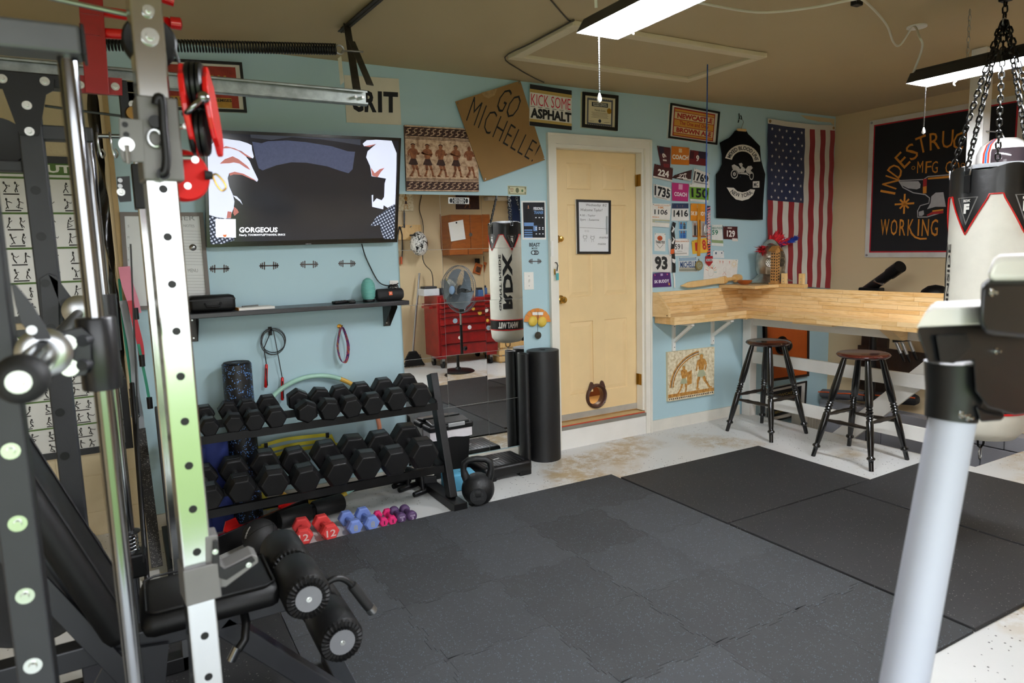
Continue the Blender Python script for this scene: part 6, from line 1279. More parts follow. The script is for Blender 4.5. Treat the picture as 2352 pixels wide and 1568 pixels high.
O(B().tubes([(base+d*Ls*u, r_) for u, r_ in ((.71, .032), (.735, .034), (.745, .018), (.78, .017), (.88, .016), (.9, .018))], 16), 'grip', M_PINE, t, smooth=40)
O(B().tubes([(base+d*Ls*u, r_) for u, r_ in ((.9, .02), (.91, .034), (.96, .036), (1.0, .028))], 16), 'pommel', M_PINE, t, smooth=40)
# ---- behind the railing
q = wq([(1756, 716), (1858, 724), (1857, 863), (1760, 877)], -.03); t = T('orange_board', 'orange board in a dark frame on the blue wall behind the railing', 'board', (q[3]+q[2])/2); O(slab(B(), [bil(q, u, v)+V((0, .004, 0)) for u, v in ((.03, .03), (.97, .03), (.97, .97), (.03, .97))], .012), 'panel', mt('burnt_orange', '#b4531b', .45, var=.1), t); O(frame(B(), q, .022, .008), 'frame', mt('dark_brown_frame', '#2c1c14', .5), t); O(slab(B(), [p_+V((0, .016, 0)) for p_ in q], .012), 'backing', M_BLACK, t)
c = on_wall(1808, 794, -.1); t = T('black_hat', 'round black hat with a domed crown hung before the orange board', 'hat', c-V((0, 0, .09)))
O(B().lathe([(.001, .1), (.03, .095), (.055, .07), (.063, .03), (.064, 0)], 28).xf(M.Translation(c+V((0, .06, 0))) @ M.Rotation(R(90), 4, 'X')), 'crown', mt('glossy_black_felt', '#0c0c0d', .25, coat=.3), t, smooth=60); O(B().lathe([(.064, 0), (.082, .006), (.083, 0), (.064, -.004)], 28).xf(M.Translation(c+V((0, .06, 0))) @ M.Rotation(R(90), 4, 'X')), 'brim', M_BLACK, t, smooth=60)
t, q = framed('framed_print', 'black framed dark print with gold and red lettering leaning low behind the stool', 'picture', [(1762, 893), (1852, 874), (1848, 950), (1761, 972)], 'd9d6cd', .014, .018, -.03)
g = B(); rect(g, q, (.12, .12, .88, .86), .001, 0); write(g, 'NEWCASTLE', q, (.2, .22, .8, .3), .002, .02, mi=1); stroke(g, q, [(.2, .34), (.8, .34)], .008, .002, 1); write(g, 'ALE', q, (.55, .42, .84, .62), .002, .03, mi=2); write(g, 'BROWN', q, (.2, .7, .5, .78), .002, .02, mi=1)
O(g, 'print', [ink('17191c'), ink('a08a4a'), ink('8f2a2c')], t, fix=False)
q = wq([(1765, 985), (1838, 962), (1838, 980), (1768, 1010)], -.05); 
c = on_wall(1848, 968, -.1); t = T('white_crate', 'off-white ridged box standing low behind the stool legs', 'box', (c.x, -.12, c.z-.12)); O(B().b2((c.x-.11, -.2, c.z-.14), (c.x+.13, -.04, c.z+.1)), 'box', mt('cream_box', '#d3cdbd', .6), t, bev=.004)
for k in range(6): O(B().b2((c.x-.1+k*.04, -.204, c.z-.13), (c.x-.085+k*.04, -.2, c.z+.09)), 'ridge', mt('cream_box', '#d3cdbd', .6), t)
a, b_ = V((5.68, -.05, .06)), on_side(2108, 918, 5.7); b_.z = max(b_.z, .055); d = (b_-a).normalized(); L = (b_-a).length
t = T('padded_tube', 'long black and gray padded tube with an orange stripe on the wall ledge', 'tube', (a+b_)/2-V((0, 0, .05)))
O(B().tubes([(a, .03), (a+d*.02, .046), (a+d*L*.55, .046)], 16), 'gray_sleeve', mt('gray_sleeve', '#5c5c60', .7, bump=.2), t, smooth=50); O(B().tubes([(a+d*L*.55, .049), (b_-d*.03, .05), (b_, .035)], 16), 'black_sleeve', mt('black_sleeve', '#151517', .7), t, smooth=50)
O(B().tube([a+d*L*k/10+V((-.045, 0, .022+.004*math.sin(k*2.2))) for k in range(11)], .006, 6), 'orange_cord', mt('orange_cord', '#d9581c', .5), t, smooth=60)
for k in (.18, .36, .5): O(B().cyl(a+d*L*k, a+d*(L*k+.008), .049, seg=16), 'band', M_BLACK, t)
t = T('wall_rack', 'dark burnt wood plank rack on the tan wall behind the railing', 'rack', on_side(2010, 900, 5.8))
q = sq([(1981, 735), (2041, 735), (2030, 908), (1973, 893)], 5.79); O(slab(B(), q, .035), 'plank', M_WALNUT, t, bev=.002); q = sq([(1970, 792), (2150, 815), (2150, 885), (1968, 845)], 5.765); O(slab(B(), q, .025), 'plank', M_WALNUT, t, bev=.002)
for px, py in ((2012, 845), (2012, 900)): c = on_side(px, py, 5.76); O(B().cyl(c, c-V((.07, 0, -.01)), .018, .014, 12), 'peg', M_WALNUT, t, smooth=50)
a, b_ = on_side(1988, 668, 5.55), on_side(2068, 612, 5.4); d = (b_-a).normalized(); L = (b_-a).length
t = T('telescope', 'black telescope tube tilted up behind the counter', 'telescope', a); 
O(B().tubes([(a-d*.02, .042), (a+d*L*.72, .042), (a+d*L*.73, .05), (b_, .05)], 24), 'tube', M_PLAST, t, smooth=40)
c = a+d*L*.3; O(B().b2((c.x-.04, c.y-.06, c.z-.13), (c.x+.04, c.y+.13, c.z-.03)), 'mount_head', M_PLAST, t, bev=.01); O(B().cyl(c+V((-.05, -.1, .0)), c+V((-.05, -.02, .03)), .012, seg=10), 'finder', M_STEEL, t); e = on_side(1984, 668, 5.5); O(B().tube([a-d*.02, a-d*.06, a-d*.07+V((0, .02, .03))], .018, 10), 'eyepiece', M_PLAST, t, smooth=50)
O(B().cyl((c.x, c.y, c.z-.12), (c.x, c.y, -1.2), .03, seg=14), 'column', M_PLAST, t)
t = T('tripod', 'folded silver tripod legs with black tips hanging below the counter', 'tripod', on_side(2075, 830, 5.3))
for (x0, y0, x1, y1) in ((2048, 762, 2078, 831), (2064, 766, 2091, 833), (2079, 760, 2106, 826)):
    a, b_ = on_side(x0, y0, 5.3), on_side(x1, y1, 5.3); d = b_-a
    lg = O(B().tubes([(a-d*.5, .014), (a+d*.72, .013)], 12), 'leg', M_STEEL, t, smooth=50); O(B().tubes([(a+d*.72, .011), (b_-d*.06, .009), (b_, .004)], 10), 'foot_tip', M_PLAST, lg, smooth=50)
a, b_ = on_side(2052, 783, 5.29), on_side(2090, 780, 5.29); O(B().bar(a, b_, .02, .025, (1, 0, 0)), 'spreader', M_PLAST, t)
c = on_side(2148, 672, 5.3); t = T('black_dome', 'black rounded top of an object showing over the counter beside the bag', 'humidifier', c-V((0, 0, .1))); O(B().lathe([(.001, .1), (.05, .09), (.09, .06), (.11, 0), (.1, -.1)], 24, c-V((0, 0, .04))), 'rounded_body', M_PLAST, t, smooth=60); O(B().cyl(c-V((0, 0, .14)), (c.x, c.y, -1.2), .012, seg=10), 'stem', M_PLAST, t)  # dark rounded top of an unidentified object, unlit
# ---- banner on the tan wall
BN = sq([(1998, 278), (2352, 222), (2352, 597), (1985, 590)], 5.822)
y0, y1 = BN[0].y, -1.545; z1, z0 = 2.525, 1.335
BN = [V((5.82, y0, z1+.004)), V((5.82, y1, z1-.01)), V((5.82, y1, z0-.004)), V((5.82, y0, z0+.006))]
t = T('wall_banner', 'black banner with orange lettering and an anvil on the tan wall', 'banner', (5.82, (y0+y1)/2, z0))
O(slab(B(), BN, .004), 'cloth', mt('banner_white', '#cfccc4', .7), t)
g = B(); rect(g, BN, (.035, .035, .965, .965), .0012, 1); rect(g, BN, (.045, .045, .955, .955), .0018, 0)
C8 = ((1940, 0), 412/1042)
def c8(p): return cp_(p, *C8)
ST = lambda pts, w_, mi_: [g.v and None, stroke(g, BN, pts, w_, .003, mi_)]
def uvb(px, py): p = on_plane(px, py, BN); return ((y0-p.y)/(y0-y1), (z1-p.z)/(z1-z0))
for ch, x, y, rot, s_ in (('I', 252, 1118, -76, 62), ('N', 270, 1060, -68, 62), ('D', 298, 992, -52, 66), ('E', 337, 930, -42, 66), ('S', 392, 882, -28, 74), ('T', 450, 838, -14, 74), ('R', 525, 818, -4, 72), ('U', 600, 806, 0, 76), ('C', 665, 815, 10, 72), ('T', 735, 836, 20, 72)):
    (px, py), = c8([(x, y)]); u, v = uvb(px, py); hh_ = .058; wd_ = {'I': .008, 'N': .036, 'D': .034, 'E': .03, 'S': .032, 'T': .036, 'R': .034, 'U': .036, 'C': .036}[ch]
    write(g, ch, BN, (u-wd_, v-hh_, u+wd_, v+hh_), .003, .0, 0, True, -R(rot)*-1 if False else -R(rot), 2)
for ch, x in (('M', 440), ('F', 488), ('G', 525), ('C', 605), ('O', 650)):
    (px, py), = c8([(x, 970)]); u, v = uvb(px, py); write(g, ch, BN, (u-.02, v-.04, u+.02, v+.04), .003, .0, 0, True, 0, 2)
for x in (400, 688): (px, py), = c8([(x, 975 if x < 500 else 955)]); u, v = uvb(px, py); disc(g, BN, (u, v), .013, .013, .003, 14, 2, 0, 2*math.pi, .7)
for i, ch in enumerate('WORKING'):
    (px, py), = c8([((235, 288, 337, 385, 430, 470, 522)[i], 1322)]); u, v = uvb(px, py); w_ = (.032, .025, .022, .022, .005, .024, .024)[i]; write(g, ch, BN, (u-w_, v-.058, u+w_, v+.058), .003, .004, 0, True, 0, 2)
tb = lambda pts, w_, mi_: stroke(g, BN, [uvb(*p) for p in c8(pts)], w_, .003, mi_)
tb([(385, 1350), (410, 1378), (440, 1388), (478, 1386)], .012, 2)
for k in range(4): a = R(45*k); (px, py), = c8([(348, 1185)]); u, v = uvb(px, py); rr_ = .07 if k % 2 == 0 else .045; stroke(g, BN, [(u-rr_*math.cos(a), v-rr_*math.sin(a)), (u+rr_*math.cos(a), v+rr_*math.sin(a))], .013, .003, 2)
tp = lambda pts, mi_, off=.0035: poly(g, BN, [uvb(*p) for p in c8(pts)], off, mi_)
tb([(315, 1050), (460, 1042), (485, 1025), (640, 1010)], .007, 3); tb([(315, 1050), (340, 1090), (400, 1120), (470, 1130), (495, 1150), (490, 1180), (440, 1195), (425, 1225), (425, 1262), (480, 1260), (575, 1230)], .007, 3)
tp([(322, 1055), (430, 1052), (443, 1070), (440, 1092), (420, 1100), (370, 1095), (335, 1078)], 3); tp([(458, 1040), (480, 1036), (478, 1080), (456, 1085)], 4); tp([(456, 1085), (478, 1080), (477, 1122), (456, 1124)], 2); tp([(485, 1032), (610, 1018), (610, 1032), (485, 1042)], 2)
tp([(500, 1180), (505, 1140), (530, 1118), (575, 1115), (590, 1200), (530, 1200), (480, 1215)], 3); tp([(432, 1230), (460, 1222), (463, 1245), (450, 1255), (432, 1255)], 3); tp([(478, 1248), (510, 1230), (575, 1222), (575, 1238), (510, 1245), (480, 1254)], 4); tp([(510, 1222), (575, 1212), (575, 1221), (512, 1231)], 2)
O(g, 'print', [ink('0d0e13'), ink('b3202c'), ink('cb8328'), ink('a7a5a6'), ink('a02022')], t, fix=False)
for u, v in ((.016, .016), (.984, .016), (.016, .984), (.984, .984)): c = bil(BN, u, v); O(B().cyl(c, c-V((.004, 0, 0)), .01, seg=14), 'grommet', M_STEEL, t)
# ---- punching bag
BXc, BYc, BRr = 3.637, -2.43, .184
bt = V((BXc, BYc, 0)); vdir = V((BXc, BYc-CAM_POS.y, 0)).normalized()
ztop, zbot, zbelt0, zbelt1 = 1.79, .53, .655, .762
M_BAGW = mt('white_bag_vinyl', '#dcd9cc', .5, var=.06, vs=9, bump=.15, bs=60)
bag = T('punching_bag', 'tall white punching bag with black top straps hung on chains', 'punching bag', (BXc, BYc, zbot-.03))
O(B().lathe([(BRr*.35, zbot-.03), (BRr*.75, zbot-.015), (BRr*.95, zbot+.03), (BRr, zbot+.1), (BRr, zbelt0), (BRr, zbelt1), (BRr*1.01, 1.25), (BRr, ztop-.12), (BRr*.97, ztop), (BRr*.5, ztop+.01), (.001, ztop+.012)], 48, bt), 'body', M_BAGW, bag, smooth=60)
O(B().lathe([(BRr+.002, zbelt0), (BRr+.0025, zbelt1)], 48, bt), 'belt', M_VINYL, bag, smooth=60)
for z in (zbelt0, zbelt1): O(B().lathe([(BRr+.001, z-.006), (BRr+.004, z-.004), (BRr+.004, z+.004), (BRr+.001, z+.006)], 48, bt), 'piping', M_RED, bag, smooth=60)
def wrap(b, r): 
    b.v = [V((BXc+r*math.cos(R(v_.x)), BYc+r*math.sin(R(v_.x)), v_.z)) for v_ in b.v]; return b
def split_cols(b, step=6.0):                                       # cut flat shapes into strips so they bend round the bag
    bm = bmesh.new(); vs_ = [bm.verts.new((v_.x, 0, v_.z)) for v_ in b.v]
    for f in b.f:
        try: bm.faces.new([vs_[i] for i in f])
        except ValueError: pass
    xs = [v_.x for v_ in b.v]; a = math.floor(min(xs)/step)*step
    while a < max(xs): bmesh.ops.bisect_plane(bm, geom=bm.verts[:]+bm.edges[:]+bm.faces[:], plane_co=(a, 0, 0), plane_no=(1, 0, 0)); a += step
    bm.verts.index_update(); o_ = B(); o_.v = [v_.co.copy() for v_ in bm.verts]; o_.f = [tuple(v_.index for v_ in f.verts) for f in bm.faces]; o_.m = [0]*len(o_.f); bm.free(); return o_
M_INKB = ink('141416')
def bag_text(body, a_lo, a_hi, z0, z1, vert, bold, nm='lettering', m_=None, r=BRr+.0045):
    vs_, fs, _ = glyphs(body, bold); b = B()
    if vert: b.add([V((a_hi-(a_hi-a_lo)*y, 0, z0+(z1-z0)*x)) for x, y in vs_], fs)     # reads upward, letter tops toward smaller angles
    else: b.add([V((a_lo+(a_hi-a_lo)*x, 0, z0+(z1-z0)*y)) for x, y in vs_], fs)
    O(wrap(split_cols(b), r), nm, m_ or M_INKB, bag, fix=False)
bag_text('RDX', 99, 131, .885, 1.47, True, .05); bag_text('GIANT INSIDE', 136, 144, .866, 1.455, True, .02)
bag_text('WHAT WILL', 80, 150, .675, .742, False, .04, m_=ink('e6e4dc'), r=BRr+.0055); bag_text('YOU FACE', 165, 225, .675, .742, False, .04, m_=ink('e6e4dc'), r=BRr+.0055) if False else None
# black crown and pointed tabs
b = B(); n = 60
def crown_low(a):
    k = ((a-170) % 72); k = min(k, 72-k)
    return (ztop-.11 if k > 26 else ztop-.13-.16*(1-k/26))
zc_ = []
for z_i, fz in enumerate((0, .25, .5, .75, 1)):
    for k in range(n*2): a = 360*k/(n*2); b.v.append(V((a, 0, crown_low(a)+(ztop+.01+.012*math.sin(R(a*5+40))-crown_low(a))*fz)))
N2 = n*2; b.f = [(r_*N2+k, r_*N2+(k+1) % N2, (r_+1)*N2+(k+1) % N2, (r_+1)*N2+k) for r_ in range(4) for k in range(N2)]; b.m = [0]*len(b.f)
O(wrap(b, BRr+.0045), 'crown', mt('shiny_black_vinyl', '#0d0d0e', .35, coat=.15, bump=.3, bs=25), bag, smooth=60)
O(B().tube([V((BXc+(BRr+.006)*math.cos(R(a)), BYc+(BRr+.006)*math.sin(R(a)), crown_low(a)-.002)) for a in np.arange(0, 360, 2.0)], .0035, 5, True), 'red_piping', M_RED, bag, smooth=60)
O(B().lathe([(BRr+.0045, ztop+.008), (BRr*.8, ztop+.03), (BRr*.5, ztop+.035), (.001, ztop+.03)], 32, bt), 'top_cover', mt('dull_black_vinyl', '#0b0b0c', .7, spec=.2), bag, smooth=60)
hub = V((BXc+.02, BYc+.02, 2.47)); proto = None
def chain(p, q_, nm='chain_link', L=.034, r=.0042, w_=.0105):
    global proto
    p, q_ = V(p), V(q_); d = (q_-p); n_ = max(1, int(d.length/(L*.78))); d.normalize()
    if proto is None:
        pts = [V((w_*math.cos(a), 0, (L/2-w_)*(1 if math.sin(a) > 0 else -1)+w_*math.sin(a))) for a in [2*math.pi*i/10 for i in range(10)]]
        b = B().tube(pts, r, 5, True); me = bpy.data.meshes.new('chain_link'); me.from_pydata([tuple(v_) for v_ in b.v], [], b.f); me.materials.append(mt('blackened_steel', '#302f2d', .35, .9, var=.2)); proto = me
    qt = d.to_track_quat('Z', 'Y').to_matrix().to_4x4()
    for k in range(n_):
        o = bpy.data.objects.new(nm, proto); COL.objects.link(o); o.parent = bag
        o.matrix_world = M.Translation(p+(q_-p)*((k+.5)/n_)-bag.location) @ qt @ M.Rotation(R(90*(k % 2)), 4, 'Z')
for k in range(5):
    a = 170+72*k; d = V((math.cos(R(a)), math.sin(R(a)), 0)); at_ = bt+d*(BRr+.012)+V((0, 0, ztop+.02))
    low = bt+d*(BRr+.009)+V((0, 0, ztop-.1))
    O(B().tube([low+V((0, 0, .1))+d*0, low+V((0, 0, .1))], .001, 4).v and B().bar(low, at_-V((0, 0, .02)), .03, .004, tuple(d)), 'strap', M_VINYL, bag)
    s_ = d.cross(Z3); O(B().tube([at_+s_*.018, at_-s_*.018, at_-s_*.012-V((0, 0, .04)), at_+s_*.012-V((0, 0, .04))], .004, 6, True), 'd_ring', M_STEEL, bag, smooth=60)
    chain(at_, hub+d*.012)
    # badge on each tab
    g = B(); zz = ztop-.15; tri = [(-15, .03), (15, .03), (0, -.1)]; o_ = B(); o_.add([V((a+x, 0, zz+z)) for x, z in tri]+[V((a+x*.86, 0, zz+z*.86+.001)) for x, z in tri], [(0, 1, 4, 3), (1, 2, 5, 4), (2, 0, 3, 5)]); O(wrap(split_cols(o_), BRr+.0058), 'tab_stitching', mt('gray_stitch', '#6d6b68', .7), bag, fix=False)
    o_ = B(); vs_, fs, _ = glyphs('RDX', .05); o_.add([V((a-5+10*x, 0, zz+.008+.012*y)) for x, y in vs_], fs); vs_, fs, _ = glyphs('F', .06); o_.add([V((a-4+8*x, 0, zz-.045+.045*y)) for x, y in vs_], fs); O(wrap(split_cols(o_), BRr+.006), 'lettering', ink('e2e0da'), bag, fix=False)
O(B().tube([hub+V((.016*math.cos(R(k)), 0, .016*math.sin(R(k)))) for k in range(0, 360, 30)], .005, 6, True), 'ring', M_STEEL, bag, smooth=60)
chain(hub+V((0, 0, .01)), (hub.x, hub.y, 2.57))
O(B().b2((hub.x-.022, hub.y-.022, 2.56), (hub.x+.022, hub.y+.022, 2.6)), 'swivel', M_BLACK, bag, bev=.004); O(B().cyl((hub.x, hub.y, 2.6), (hub.x, hub.y, 2.63), .03, seg=16), 'ceiling_plate', M_BLACK, bag)
c = bt+V((0, 0, zbot-.03)); O(B().tube([c+V((-.03, 0, 0)), c+V((-.025, 0, -.04)), c+V((0, 0, -.055)), c+V((.025, 0, -.04)), c+V((.03, 0, 0))], .005, 6), 'strap_loop', M_VINYL, bag, smooth=60); O(B().tube([c+V((.011*math.cos(R(k)), 0, -.085+.03*math.sin(R(k)))) for k in range(0, 360, 30)], .0035, 6, True), 'quick_link', M_STEEL, bag, smooth=60)
# ---- white racing helmet on the post
c = V((4.70, -1.95, on_wall(2300, 368, -1.95).z)); t = T('racing_helmet', 'white racing helmet with red and blue stripes hung on the white post', 'helmet', c-V((0, 0, .13)))
O(B().lathe([(.1, -.13), (.125, -.09), (.14, -.02), (.138, .04), (.118, .09), (.07, .125), (.001, .135)], 32, c), 'shell', mt('white_gloss_shell', '#e4e2dd', .2, coat=.5, var=0), t, smooth=60)
vd2 = M.Rotation(R(238), 4, 'Z')
b = B().lathe([(.1405, -.055), (.146, -.01), (.144, .04), (.136, .06)], 20, (0, 0, 0), 0, R(-58), R(38)).xf(M.Translation(c) @ vd2); O(b, 'visor', mt('smoked_visor', '#3a3236', .08, coat=.6, var=0), t, smooth=60)
for h, col in ((-64, 'c4402c'), (-70, '3a78b0'), (-76, 'c4402c')): b = B().lathe([(.1395, -.05), (.1425, -.01), (.1405, .04), (.121, .09), (.075, .127)], 4, (0, 0, 0), 0, R(h-2.4), R(h+2.4)).xf(M.Translation(c) @ vd2); O(b, 'stripe', mt('stripe_'+col, '#'+col, .3), t, smooth=60)
O(B().tube([c+V((0, 0, .13)), c+V((0, .02, .17)), V((4.70, -1.84, c.z+.19))], .004, 6), 'hook', M_STEEL, t, smooth=60)
# ================================================================== cable machine and rack beside the camera
YN, YF2 = -2.62, -1.55
M_CHR = MM('mirror_chrome_upright'); M_CHR.color('#c9cbca'); M_CHR.set(.16, 1); vc = M_CHR.coord((8, 8, 1)); M_CHR.bump(M_CHR.noise(vc, 20, 3), .04, .002); M_CHR = M_CHR.m
rk = T('smith_machine', 'black and chrome cable rack with guide rods and red pulleys standing before the exercise charts', 'gym machine', (-.1, -2.1, 0))
def Wn(px, py, y=YN): return on_wall(px, py, y)
def upright(x, y, wd, z1, m_, holes, hz, hm=M_BLACK, ang=0, hr=.0085):
    o = O(B().box((x, y, z1/2+.009), (wd, wd, z1-.018), R(ang)), 'upright', m_, rk, bev=.004); rm = M.Rotation(R(ang), 3, 'Z')
    for z in hz:
        c = V((x, y, z))+rm @ V((0, -wd/2, 0)); n = rm @ V((0, -1, 0)); O(B().cyl(c-n*.004, c+n*.0008, hr, seg=14), holes, hm, o)
    return o
zc = [Wn(px, py, -2.6).z for px, py in ((373, 434), (381, 544), (389, 653), (398, 761), (406, 865), (414, 969), (422, 1071), (431, 1171), (438, 1270), (454, 1464), (461, 1559))]
xn = .083; upright(xn, -2.572, .058, 2.30, M_CHR, 'pin_hole', zc, ang=5)
upright(.092, YF2, .06, 2.06, M_CHR, 'pin_hole', [.3+.1*k for k in range(17)], ang=0)
M_STUD = mt('bolt_zinc', '#c9cbc8', .25, 1, var=.1)
zb_ = [Wn(px, py, -2.68).z for px, py in ((25, 1035), (41, 1201), (58, 1367), (76, 1527))]
xb = Wn(40, 1120, -2.65).x-.004
b = O(B().box((xb, -2.65, .95), (.058, .058, 1.86)), 'upright', M_GRAY, rk, bev=.004)
def washer(c, par, r=.018, d=V((0, -1, 0)), nm='bolt'):
    c = V(c); d = V(d).normalized(); g = B().cyl(c, c+d*.003, r, seg=20); g.cyl(c+d*.003, c+d*.010, r*.5, r*.42, 12); return O(g, nm, M_STUD, par, smooth=40)
for px, py in ((25, 1035), (41, 1201), (58, 1367), (76, 1527)): c = Wn(px, py, -2.679); washer((c.x, -2.679, c.z), rk, .015)
xf_ = Wn(118, 700, YF2).x
bo = O(B().box((xf_, YF2, 1.03), (.062, .062, 2.02)), 'upright', M_GRAY, rk, bev=.004)
for px, py in ((82, 437), (95, 543), (107, 650), (117, 752), (138, 947), (149, 1047)): c = Wn(px, py, YF2-.031); O(B().cyl((c.x, YF2-.03, c.z), (c.x, YF2-.0322, c.z), .0135, seg=16), 'pin_hole', M_BLACK, bo)
# guide rods, sleeves, springs
x1, x2 = Wn(205, 600, -2.65).x, Wn(252, 800, YF2).x
O(B().cyl((x1, -2.65, .07), (x1, -2.65, 1.86), .0165, seg=24), 'guide_rod', M_CHROME, rk, smooth=50); O(B().cyl((x2, YF2, .07), (x2, YF2, Wn(206, 330, YF2).z), .0165, seg=24), 'guide_rod', M_CHROME, rk, smooth=50)
z1, z0 = Wn(225, 728, -2.65).z, Wn(230, 893, -2.65).z; x1s = x1
sl_ = O(B().tubes([((x1s, -2.65, z0), .032), ((x1s, -2.65, z0+.004), .034), ((x1s, -2.65, z1-.004), .034), ((x1s, -2.65, z1), .032)], 28), 'carriage_sleeve', mt('satin_black_sleeve', '#17171a', .32, var=.05), rk, smooth=40)
z3, z2 = Wn(255, 675, YF2).z, Wn(262, 770, YF2).z; O(B().cyl((x2, YF2, z2-.05), (x2, YF2, z3), .034, seg=24), 'carriage_sleeve', mt('satin_black_sleeve', '#17171a', .32), rk, smooth=40)
zs = Wn(293, 1225, YF2).z; ze = Wn(295, 1268, YF2).z
O(B().tube([V((x2+.024*math.cos(k*.8), YF2+.024*math.sin(k*.8), ze+(zs-ze)*k/40)) for k in range(41)], .0035, 6), 'bumper_spring', M_CHROME, rk, smooth=60); O(B().lathe([(.02, 0), (.034, .002), (.034, .006), (.02, .008)], 20, (x2, YF2, zs)), 'spring_cap', M_BLACK, rk)
O(B().b2((x2-.045, YF2-.04, ze-.085), (x2+.045, YF2+.04, ze)), 'stop_block', M_PLAST, rk, bev=.008)
# beams
zt0, zt1 = Wn(100, 128, -2.65).z, Wn(100, 60, -2.65).z
O(B().b2((-1.0, -2.685, zt0), (Wn(188, 100, -2.65).x, -2.615, zt1)), 'top_beam', mt('gray_beam', '#55565a', .4, .2), rk, bev=.006); O(B().b2((Wn(188, 100, -2.65).x, -2.688, zt0-.002), (Wn(188, 100, -2.65).x+.006, -2.612, zt1+.002)), 'end_cap', M_PLAST, rk, bev=.002)
zf0, zf1 = Wn(230, 214, YF2).z, Wn(230, 184, YF2).z
O(B().b2((-1.0, YF2-.03, zf0), (.13, YF2+.03, zf1)), 'top_beam', M_BLACK, rk, bev=.004)
zg0, zg1 = Wn(150, 325, YF2).z, Wn(150, 292, YF2).z; O(B().b2((xf_, YF2-.025, zg0), (Wn(214, 310, YF2).x, YF2+.025, zg1)), 'cross_beam', M_GRAY, rk, bev=.004)
zg0, zg1 = Wn(20, 395, YF2).z, Wn(20, 370, YF2).z; O(B().b2((-.9, YF2-.025, zg0), (xf_-.03, YF2+.025, zg1)), 'cross_beam', M_GRAY, rk, bev=.004)
gp = O(B().prism([Wn(x, y, YF2-.034) for x, y in ((-40, 172), (125, 183), (124, 208), (106, 218), (92, 300), (88, 312), (45, 310), (40, 296), (6, 205), (-40, 200))], (0, -.006, 0)), 'gusset_plate', M_BLACK, rk)
for x, y in ((5, 181), (103, 187), (62, 242), (68, 302), (-30, 186)): c = Wn(x, y, YF2-.04); washer(c, gp, .013)
pk = Wn(0, 325, YF2+.05); O(B().lathe([(.03, -.012), (.07, -.014), (.064, -.006), (.064, .006), (.07, .014), (.03, .012)], 28).xf(M.Translation(pk) @ M.Rotation(R(90), 4, 'X')), 'pulley_wheel', M_PLAST, rk, smooth=40)
# red lat frame bolted on the far beam
yr = YF2-.04
O(B().prism([Wn(x, y, yr) for x, y in ((182, 172), (280, 180), (281, 219), (183, 213))], (0, .008, 0)), 'red_bracket', M_DRED, rk); 
for x, y in ((265, 199), (184, 195)): washer(Wn(x, y, yr-.001), rk, .012)
a, b_ = Wn(224, 216, yr-.012), Wn(204, -60, yr-.012); O(B().bar(a, b_, .065, .012, (0, 1, 0)), 'red_post', M_DRED, rk, bev=.002)
for y in (18, 66): c = Wn(183, y, yr-.02); O(B().bar(c, c+V((.05, 0, 0)), .03, .012, (0, 1, 0)), 'red_tab', M_DRED, rk)
O(B().tube([Wn(232, 26, yr+.01), Wn(310, 38, yr-.05), Wn(385, 52, yr-.12)], .016, 12), 'pull_up_bar', M_RED, rk, smooth=60); O(B().tube([Wn(232, 76, yr+.01), Wn(300, 80, yr-.02)], .016, 12), 'pull_up_bar', M_RED, rk, smooth=60); O(B().tube([Wn(372, -6, yr-.12), Wn(400, 4, yr-.12)], .016, 12), 'pull_up_bar', M_RED, rk, smooth=60)
O(B().lathe([(.001, 0), (.018, .002), (.019, .03), (.014, .034), (.001, .034)], 16).xf(M.Translation(Wn(390, 52, yr-.12)) @ M.Rotation(R(90), 4, 'Y')), 'bar_cap', M_RED, rk, smooth=50)
O(B().cyl(Wn(110, -6, -2.3), Wn(312, 38, -2.3), .006, seg=8), 'tie_rod', M_STEEL, rk)
# top pulley on the chrome upright
pc = Wn(345, 85, -2.585); O(B().lathe([(.02, -.013), (.046, -.016), (.05, -.012), (.042, -.004), (.042, .004), (.05, .012), (.046, .016), (.02, .013)], 36).xf(M.Translation(pc+V((0, .04, 0))) @ M.Rotation(R(90), 4, 'X')), 'pulley_wheel', M_PLAST, rk, smooth=40)
washer(Wn(345, 84, -2.604), rk, .016); washer(Wn(341, 25, -2.604), rk, .011)
# sliding trolley on the near upright with handle, pin plate and pulleys
zT, zB_ = Wn(360, 224, -2.6).z, Wn(372, 416, -2.6).z; xt = xn+.003
tr_ = O(B().box((xt, -2.575, (zT+zB_)/2), (.074, .078, zT-zB_), R(5)), 'trolley', mt('gray_trolley', '#6f6d6b', .45, .2), rk, bev=.004)
q_ = [Wn(x, y, -2.618) for x, y in ((273, 270), (328, 275), (333, 372), (284, 372), (276, 355))]; pp = O(B().prism(q_, (0, .006, 0)), 'pin_plate', mt('gray_trolley', '#6f6d6b', .45, .2), rk, bev=.001)
for x, y in ((287, 286), (290, 309)): c = Wn(x, y, -2.6185); O(B().cyl(c, c-V((0, .0008, 0)), .0055, seg=14), 'pin_hole', M_BLACK, pp)
washer(Wn(291, 332, -2.6185), pp, .0135); c = Wn(291, 333, -2.63); O(B().cyl(c, c-V((0, 0, .035)), .004, seg=8), 'pin', M_STEEL, pp)
hp_ = [Wn(x, y, -2.64) for x, y in ((358, 240), (362, 224), (372, 232), (376, 290), (382, 360), (378, 395), (368, 398))]
O(B().tube(smooth_pts(hp_, 5), .0085, 10), 'handle', M_PLAST, tr_, smooth=60); 
for x, y in ((356, 282), (374, 401)): c = Wn(x, y, -2.62); O(B().cyl(c, c-V((0, .018, 0)), .012, seg=14), 'handle_boss', M_PLAST, tr_)
c = Wn(356, 318, -2.625); O(B().tube([c+V((.012*math.cos(R(k)), -.004, .016*math.sin(R(k)))) for k in range(0, 360, 24)], .003, 6, True), 'pull_ring', M_STEEL, tr_, smooth=60)
